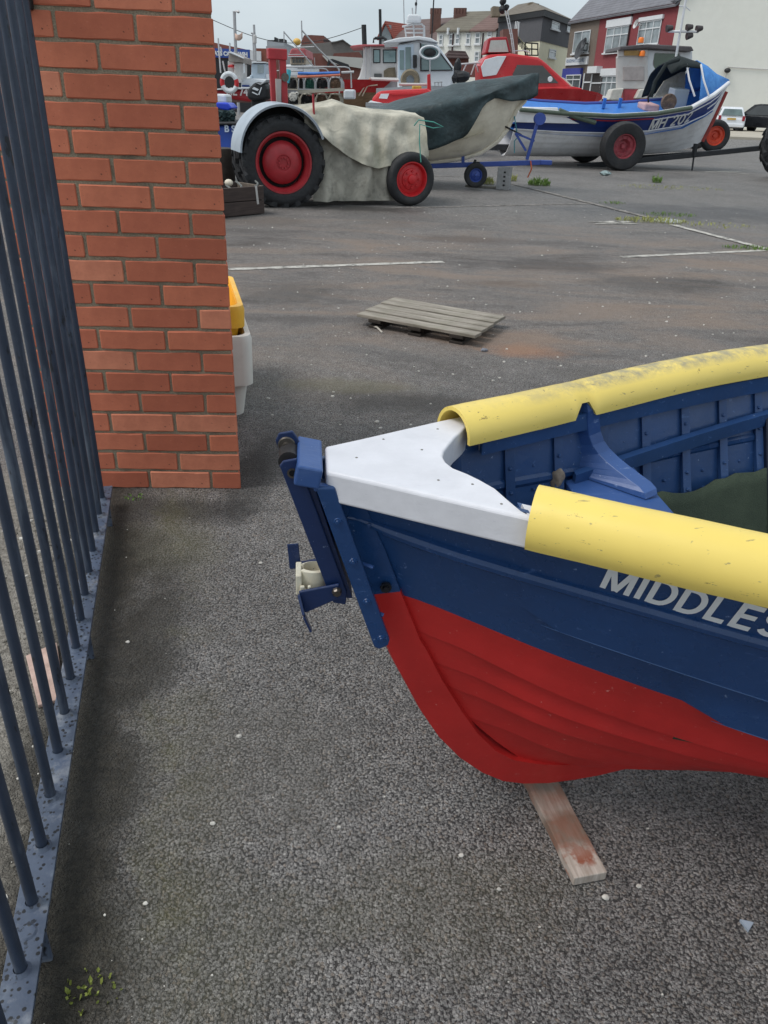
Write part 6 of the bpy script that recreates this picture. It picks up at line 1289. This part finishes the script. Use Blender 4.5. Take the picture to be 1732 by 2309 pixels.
m = MB(); m.prism([cb_+(p-cb_)*1.05+V((0, 0, ztop-.1)) for p in bk], (0, 0, .45)); part('fascia', m, BKM, dk, world=True); m = MB(); top_ = cb_ + V((0, 0, ztop+2.2)); m.loft([[cb_+(p-cb_)*1.06+V((0, 0, ztop+.36)) for p in bk], [cb_+(p-cb_)*.35+V((0, 0, ztop+1.6)) for p in bk]], True, 0, True); part('roof', m, BRT, dk, world=True)
window(dk, F6b, zc(1262, 195), zc(1324, 280), 1, .75); window(dk, F6b, zc(1408, 208), zc(1436, 295), 1, .0)
F6l = Fac(K1+(cb_-K1)*.015, K2+(cb_-K2)*.015); window(dk, F6l, zc(1238, 458), zc(1288, 540), 1, .7)
for q in (zc(935, 198), zc(950, 198), zc(965, 205)): u, z = F6a.uz(*q); fbox(dk, 'vent_pipe', F6a, u-.06, u+.06, z-1.6, z, .0, .12, WFR)
m = MB(); P = [PX(*zc(*q), 76) for q in ((808, 520), (808, 272), (945, 268), (945, 520))]; m.prism([V((p.x, p.y, max(0, p.z))) for p in P] , (0, 2.5, 0)); rs = solo('brick_stair_tower', m, wall_mat('brown_red_brick', (122, 84, 76), 4, .15), 'brown red brick stair block against the grey building', 'building')
fe = thing('fire_escape', 'black metal fire escape on the cream ground floor', 'fire escape', PX(*zc(1080, 460), 77))
for a, b in (((1015, 400), (1015, 520)), ((1075, 402), (1075, 520)), ((1132, 405), (1132, 520)), ((1010, 400), (1135, 408)), ((1010, 455), (1135, 462)), ((1010, 515), (1135, 518))): rod(fe, 'bar', [zc(*a), zc(*b)], 77, .07, BKM)
for k in range(7): rod(fe, 'stair_rail', [zc(945+14*k, 340+18*k), zc(952+14*k, 420+18*k)], 77, .05, BKM)
rod(fe, 'hand_rail', [zc(940, 335), zc(1060, 480)], 77, .06, pm('yellowed_rail', (150, 146, 120), .6))
for q in (((1045, 95), (1045, 28), (1060, 20), (1145, 35), (1140, 100)), ((705, 150), (706, 62), (720, 56), (780, 62), (780, 150))):
    P = [PX(*zc(*p), 86) for p in q]; m = MB(); m.prism(P, (0, 1.6, 0));  part('chimney', m, wall_mat('sandy_chimney', (134, 122, 106), 4, .2), dk, world=True)
# --- white terrace with brown roofs
WTR = wall_mat('white_terrace_render', (228, 228, 220), 3, .06); RF1 = tile_mat('brown_green_tile', (110, 104, 92)); RF2 = tile_mat('reddish_brown_tile', (116, 92, 86)); RF3 = tile_mat('dark_purple_tile', (104, 88, 86))
T0, T1 = PX(986, 75, 92), PX(1126, 65, 88); F5 = Fac(T0, T1); ev5 = (T0.z+T1.z)/2; us = F5.uz(1062, 70)[0]
def rise_to(F, eave, py, px, dd): return max(1., PX(px, py, F.a.y+dd).z - eave)
h5a = house('terrace_house', 'white rendered terrace house with greenish brown roof', F5, 0, us-.02, ev5, 9, WTR, RF1, rise_to(F5, ev5, 33, 1060, 4.5)); h5b = house('terrace_house', 'white rendered terrace house with reddish roof beside the grey building', F5, us, F5.L-.3, ev5, 9, WTR, RF2, rise_to(F5, ev5, 33, 1060, 4.5))
for a, b, h in (((215, 328), (240, 420), h5a), ((310, 322), (338, 418), h5a), ((370, 318), (397, 410), h5a), ((470, 315), (496, 412), h5a), ((555, 308), (588, 408), h5b), ((668, 298), (698, 345), h5b), ((548, 485), (578, 575), h5b)): window(h, F5, zc(*a), zc(*b), 1, .55, WGL, True, fr=.10)
for x, h in ((345, h5a), (625, h5b)): u, z = F5.uz(*zc(x, 300)); fbox(h, 'drainpipe', F5, u-.06, u+.06, 0, ev5-.2, .0, .12, DRN)
for x in (305, 400): u, z = F5.uz(*zc(x, 262)); m = MB(); m.tube([F5.P(u, ev5-.3, .2), F5.P(u, z, .2)], .14, 8); part('soil_pipe', m, WFR, h5a, world=True)
T2, T3 = PX(950, 84, 97), PX(988, 80, 95); F5b = Fac(T2, T3); h5c = house('terrace_house', 'lower white house with dark purple roof left of the terrace', F5b, -6, F5b.L, T2.z-.6, 9, WTR, RF3, max(2., PX(985, 42, 100).z-T2.z+.6))
for q, Yc, lab in ((((130, 195), (130, 128), (228, 128), (228, 195)), 98, 'dark chimney stack on the purple roofed house'), (((350, 170), (350, 128), (465, 128), (465, 170)), 94, 'red brick chimney stack on the terrace ridge')):
    P = [PX(*zc(*p), Yc) for p in q]; m = MB(); P[0].z -= 2; P[-1].z -= 2; m.prism(P, (0, 1.5, 0))
    for k in range(4): c = P[1].lerp(P[2], (k+.5)/4) + V((0, .7, 0)); m.tube([c, c+V((0, 0, .55))], .2, 8)
    part('chimney', m, wall_mat('chimney_brick_%d' % Yc, (112, 82, 74), 4, .2), h5c if Yc == 98 else h5a, world=True)
P = [PX(*zc(*p), 68) for p in ((285, 600), (285, 540), (485, 540), (485, 600))]; m = MB(); m.prism([V((p.x, p.y, max(0, p.z))) for p in P], (0, 5, 0)); sd_ = thing('brown_shed', 'low brown brick shed with dark tiled roof before the terrace', 'shed', V((P[0].x, 68, 0))); part('wall', m, wall_mat('shed_brick', (112, 74, 66), 4, .15), sd_, world=True)
P = [PX(*zc(*p), 67.6) for p in ((265, 545), (300, 470), (455, 478), (492, 545))]; m = MB(); m.loft([P, [p+V((0, 5.6, .0)) for p in P]], True, 0, True); part('roof', m, RF3, sd_, world=True); m = MB(); P = [PX(*zc(*p), 66) for p in ((380, 720), (380, 600), (600, 590), (640, 720))]; m.prism([V((p.x, p.y, max(0, p.z))) for p in P], (0, 1, 0)); part('yard_wall', m, wall_mat('yard_brick', (120, 76, 70), 4, .15), sd_, world=True)
# --- white gabled house with red roof
H4 = Fac(PX(855, 95, 104), PX(892, 95, 100)); e4 = PX(858, 84, 103).z
t4 = thing('red_roof_house', 'white gabled house with orange red tiled roof', 'house', H4.P(2, 0), 0); ap = PX(868, 57, 102); a, b, c = PX(856, 84, 102), PX(884, 86, 102), PX(940, 92, 106)
m = MB(); m.prism([V((a.x, 102, -.5)), V((b.x, 102, -.5)), V((b.x, 102, b.z)), V((ap.x, 102, ap.z)), V((a.x, 102, a.z))], (7, 9, 0)); part('wall', m, wall_mat('white_house_render', (206, 208, 208), 3, .05), t4, world=True)
m = MB(); m.prism([V((b.x+.3, 101.7, b.z-.3)), V((ap.x, 101.7, ap.z+.15)), V((ap.x+7.2, 111, ap.z+.15)), V((b.x+7.5, 111, b.z-.3))], (0, 0, .25)); m.prism([V((a.x-.3, 101.7, a.z-.3)), V((ap.x, 101.7, ap.z+.15)), V((ap.x+7.2, 111, ap.z+.15)), V((a.x+7, 111, a.z-.3))], (0, 0, .25)); part('roof', m, tile_mat('orange_red_tile', (158, 84, 72)), t4, world=True)
q = PX(872, 74, 101.95); m = MB(); m.box((q.x, 101.96, q.z), (1.0, .1, 1.5)); part('window', m, WGL, t4, world=True)
# --- left: car wash and mixed roofs
LB = wall_mat('car_wash_brick', (140, 86, 72), 3, .15)
C0, C1 = PX(430, 96, 58), PX(602, 112, 58); F1 = Fac(C0, C1); zr = PX(540, 103, 58).z
cw = thing('car_wash', 'low red brick car wash building with long blue sign', 'building', F1.P(F1.L/2, 0), math.atan2(F1.u.y, F1.u.x)); m = MB(); m.prism([F1.P(0, -.3), F1.P(F1.L, -.3), F1.P(F1.L, zr-.4), F1.P(0, zr+.35)], -F1.n*9); part('wall', m, LB, cw, world=True)
u0, z1_ = F1.uz(*zA(30, 190)); u1, z0_ = F1.uz(*zA(628, 350)); sgn = fbox(cw, 'sign_board', F1, u0, u1, z0_, z1_, .0, .15, pm('sign_blue', (42, 76, 152), .4, .08, 2))
o_ = F1.P(F1.uz(*zA(95, 300))[0], z0_+(z1_-z0_)*.25, .16); wd = F1.uz(*zA(610, 300))[0]-F1.uz(*zA(95, 300))[0]; hh = (z1_-z0_)*.62
me = text_mesh('ATS CAR WASH', hh, lambda q: o_ + F1.u*q.x + V((0, 0, q.y)) + F1.n*q.z, .02, .02, wd/(hh*7.4)); me.transform(rmat(cw).inverted()); text_part('sign_lettering', me, WFR, cw, 'white letters ATS CAR WASH'); fbox(cw, 'white_panel', F1, u1+.02, F1.uz(*zA(792, 300))[0], z0_-.1, F1.uz(*zA(700, 235))[1], .0, .15, WFR); fbox(cw, 'dark_bays', F1, u0, u1, 0, z0_-.05, .0, .08, BKM)
def block(name, label, cat, pts, Y, depth, wm, roof=None, rpts=None):
    P = [PX(px, py, Y) for px, py in pts]; xs_ = [p.x for p in P]; t = thing(name, label, cat, (sum(xs_)/len(xs_), Y, 0)); lo_ = [V((P[0].x, Y, -.3)), V((P[-1].x, Y, -.3))]
    m = MB(); m.prism([lo_[0]] + P + [lo_[1]], (0, depth, 0)); part('wall', m, wm, t, world=True)
    if roof: m = MB(); m.prism([PX(px, py, Y-.3) for px, py in rpts], (0, depth+.6, 0)); part('roof', m, roof, t, world=True)
    return t
GRC_ = wall_mat('grey_cladding', (158, 162, 166), 3, .06); GRR = wall_mat('grey_old_render', (122, 118, 114), 3, .12); MBR = wall_mat('muted_red_brick', (122, 80, 72), 3, .15)
b1 = block('grey_tower', 'grey clad square building with rooftop plant left of the spars', 'building', [zA(875, 80), zA(1130, 100)], 75, 9, GRC_); b2 = block('grey_annex', 'lower grey clad annex with a sloping side', 'building', [zA(862, 160), zA(1150, 150), zA(1180, 260), zA(1240, 330)], 74, 8, GRC_)
for a, b, mt_ in (((885, 68), (1000, 98), BKM), ((1055, 50), (1130, 102), BKM), ((985, 25), (1003, 98), BKM)): slab(b1, 'roof_plant', rect(zA(*a), zA(*b)), 76, 2, mt_, .0)
block('brick_block', 'red brown brick block with flat roof behind the gantry', 'building', [zB(250, 470), zB(290, 380), zB(395, 375), zB(575, 385), zB(580, 500)], 95, 10, MBR); t = block('grey_gable', 'grey rendered gable building behind the tube gantry', 'building', [zB(240, 520), zB(420, 500), zB(560, 490), zB(850, 450), zB(950, 520), zB(1130, 560)], 90, 10, GRR, tile_mat('dark_grey_roof', (100, 98, 96)), [zB(680, 485), zB(850, 438), zB(960, 520), zB(960, 532), zB(850, 452), zB(680, 497)])
slab(t, 'parapet_rail', rect(zB(570, 450), zB(660, 470)), 90.5, .3, BKM, .0)
block('pale_roof_shed', 'long shed with pale sloping metal roof beyond the creels', 'shed', [zB(540, 700), zB(1130, 700)], 55, 8, MBR, pm('pale_metal_roof', (186, 184, 178), .5, .08, 1), [zB(550, 670), zB(1130, 705), zB(1130, 860), zB(720, 790), zB(640, 770)]); block('brick_gable_shed', 'red brick gable shed below the grey gable', 'shed', [zB(330, 640), zB(540, 640), zB(600, 790)], 57, 6, MBR); block('low_brick_row', 'low red roofed row in front of the grey gable', 'building', [zB(700, 690), zB(720, 640), zB(1080, 620), zB(1140, 690)], 80, 6, MBR)
block('far_brick_row', 'long low brick building between car wash and grey tower', 'building', [zA(690, 190), zA(880, 195)], 70, 8, LB)
slab(t, 'dark_frame', [zB(*q) for q in ((620, 820), (640, 730), (700, 720), (930, 800), (950, 850), (900, 850), (700, 760), (660, 780), (650, 830))], 54, .3, BKM, .0)
# background filler terraces closing the horizon to the left and right, and behind the yard
block('distant_row', 'distant low brick row closing the yard behind the far boats', 'building', [(560, 140), (1000, 150)], 110, 8, MBR)
# --- cars by the gable
def car(label, c, rz, body, glassm, L_=3.85, W_=1.7, H_=1.45, suv=0., plate=True):
    t = thing('parked_car', label, 'car', c, rz, 'cars parked by the gable'); w2 = W_/2
    low = [(-L_/2, .35), (-L_/2+.02, .75), (-L_/2+.10, .92+suv), (L_*.18, .94+suv), (L_/2-.25, .82+suv), (L_/2, .62), (L_/2-.02, .32)]
    m = MB(); rows = []
    for y, f_ in ((-w2, .93), (-w2+.08, 1), (w2-.08, 1), (w2, .93)): rows.append([V((x*(.985 if abs(y) == w2 else 1), y, .25+(z-.25)*f_)) for x, z in low])
    m.loft(rows, True, 0, True); part('body', m, body, t, bevel=.06, seg=3)
    up = [(-L_/2+.08, .90+suv), (-L_/2+.30, H_-.10), (-L_/2+.55, H_), (L_*.08, H_), (L_*.17, H_-.05), (L_*.34, .88+suv)]
    m = MB(); rows = [[V((x*k, y, z)) for x, z in up] for y, k in ((-w2+.06, 1), (w2-.06, 1))]
    rows = [[V((x, sd*(w2-.06-.20*(z-.9)/.55), z)) for x, z in up] for sd in (-1, 1)]; m.loft(rows, True, 0, True); part('cabin', m, body, t, bevel=.05, seg=3)
    for sd in (-1, 1):
        g_ = [(-L_/2+.35, .95+suv), (-L_/2+.47, H_-.12), (L_*.06, H_-.10), (L_*.12, H_-.14), (L_*.27, .95+suv)]
        m = MB(); m.prism([V((x, sd*(w2-.055-.20*(z-.9)/.55), z)) for x, z in g_], (0, sd*.012, 0)); part('side_glass', m, glassm, t)
    m = MB(); m.prism([V((-L_/2+.085, y*1, .97+suv)) for y in (-w2+.22, w2-.22)] + [V((-L_/2+.27, y, H_-.13)) for y in (w2-.34, -w2+.34)], (-.03, 0, .012)); part('rear_glass', m, glassm, t)
    for sd in (-1, 1):
        m = MB(); m.box((-L_/2+.02, sd*(w2-.14), .82), (.07, .16, .28)); part('tail_light', m, pm('tail_red_%s' % label[:5], (150, 30, 44), .3), t, bevel=.02)
        for x in (-L_*.32, L_*.32): m = MB(); m.lathe([(0, .02), (.16, .03), (.20, .05), (.29, .06), (.31, 0), (.30, -.16), (0, -.16)], (x, sd*(w2-.02), .31), V((0, sd, 0)), 20); wt = part('wheel', m, TYR, t, smooth=True, angle=40); m = MB(); m.lathe([(0, .075), (.19, .06), (.20, .045)], (x, sd*(w2-.02), .31), V((0, sd, 0)), 12); part('hub_cap', m, pm('alloy_%d' % int(x*10+sd), (176, 180, 184), .3, metal=.6), wt)
    if plate: m = MB(); m.box((-L_/2-.015, 0, .78), (.02, .52, .11)); part('number_plate', m, pm('plate_yellow', (206, 170, 90), .5), t)
    m = MB(); m.box((-L_/2-.0, 0, .42), (.10, W_*.94, .22)); part('bumper', m, body, t, bevel=.05); m = MB(); m.box((-L_/2+.04, 0, .28), (.08, W_*.86, .1)); part('rear_skirt', m, BKM, t)
    return t
WCP = pm('white_car_paint', (216, 220, 226), .25, .04, 2); KCP = pm('black_car_paint', (22, 23, 28), .2, .2, 2); SCP = pm('silver_car_paint', (170, 174, 176), .3, .1, 2, metal=.4); CGL = glass('car_glass', (104, 122, 122), .06); CGD = glass('dark_car_glass', (46, 50, 52), .06)
c = PX(1644, 280, 55); car('small white hatchback seen from behind by the cream gable', (c.x+.6, 57, 0), R(76), WCP, CGL); c = PX(1716, 270, 55); car('black people carrier parked right of the white hatchback', (c.x+.9, 56.3, 0), R(128), KCP, CGD, 4.3, 1.8, 1.68, .1); c = PX(1757, 268, 52); car('silver car at the right edge beyond the big tyre', (c.x+1.2, 52, 0), R(75), SCP, CGL)
# --- posts, poles and wires
def post(name, label, cat, pts, Y, r, mat, extra=None):
    P = [PX(px, py, Y) for px, py in pts]; t = thing(name, label, cat, (P[-1].x, Y, 0)); P.append(V((P[-1].x, Y, 0))); part('pole', MB().tube(P, r, 8), mat, t, world=True, smooth=True); return t
t = post('street_lamp', 'grey street lamp with short arm at far left', 'street lamp', [z1(265, 102), z1(225, 100), z1(235, 370)], 52, .09, TUB); slab(t, 'lamp_head', [z1(*q) for q in ((235, 97), (268, 98), (268, 106), (235, 104))], 51.8, .3, GRW, .02)
m = MB(); rows = [[PX(*z1(235+62*u, 290+8*u+12*math.sin(u*4)+v*52-u*8), 50-.3*math.sin(u*5)) for v in (0, .5, 1)] for u in [k/10 for k in range(11)]]; o = solo('flag', m.loft(rows), pm('faded_pink_flag', (206, 176, 160), .8, .25, 3), 'small faded pink flag hanging near the street lamp', 'flag', smooth=True); o.modifiers.new('t', 'SOLIDIFY').thickness = .03
t = post('radio_mast', 'thin mast with rotating gear above the car wash', 'mast', [z1(396, 215), z1(405, 380)], 40, .05, TUB); slab(t, 'mast_gear', rect(z1(388, 300), z1(412, 380)), 39.9, .3, GRW, .05); post('short_lamp', 'short pale lamp post left of the thin mast', 'street lamp', [z1(372, 288), z1(388, 288), z1(392, 380)], 55, .06, TUB)
post('telegraph_pole', 'dark wooden telegraph pole above the grey wheelhouse', 'telegraph pole', [z1(1352, 215), z1(1358, 380)], 60, .16, BKM); post('thin_mast', 'thin dark mast by the red roofed house', 'mast', [z1(1493, 80), z1(1497, 300)], 45, .07, BKM)
m = MB(); a, b = PX(480, 45, 60), PX(*z1(1352, 235), 60); m.tube([a.lerp(b, k/20)+V((0, 0, -1.1*math.sin(math.pi*k/20))) for k in range(21)], .02, 4); solo('overhead_wire', m, BKM, 'thin overhead wire running left from the telegraph pole', 'wire')
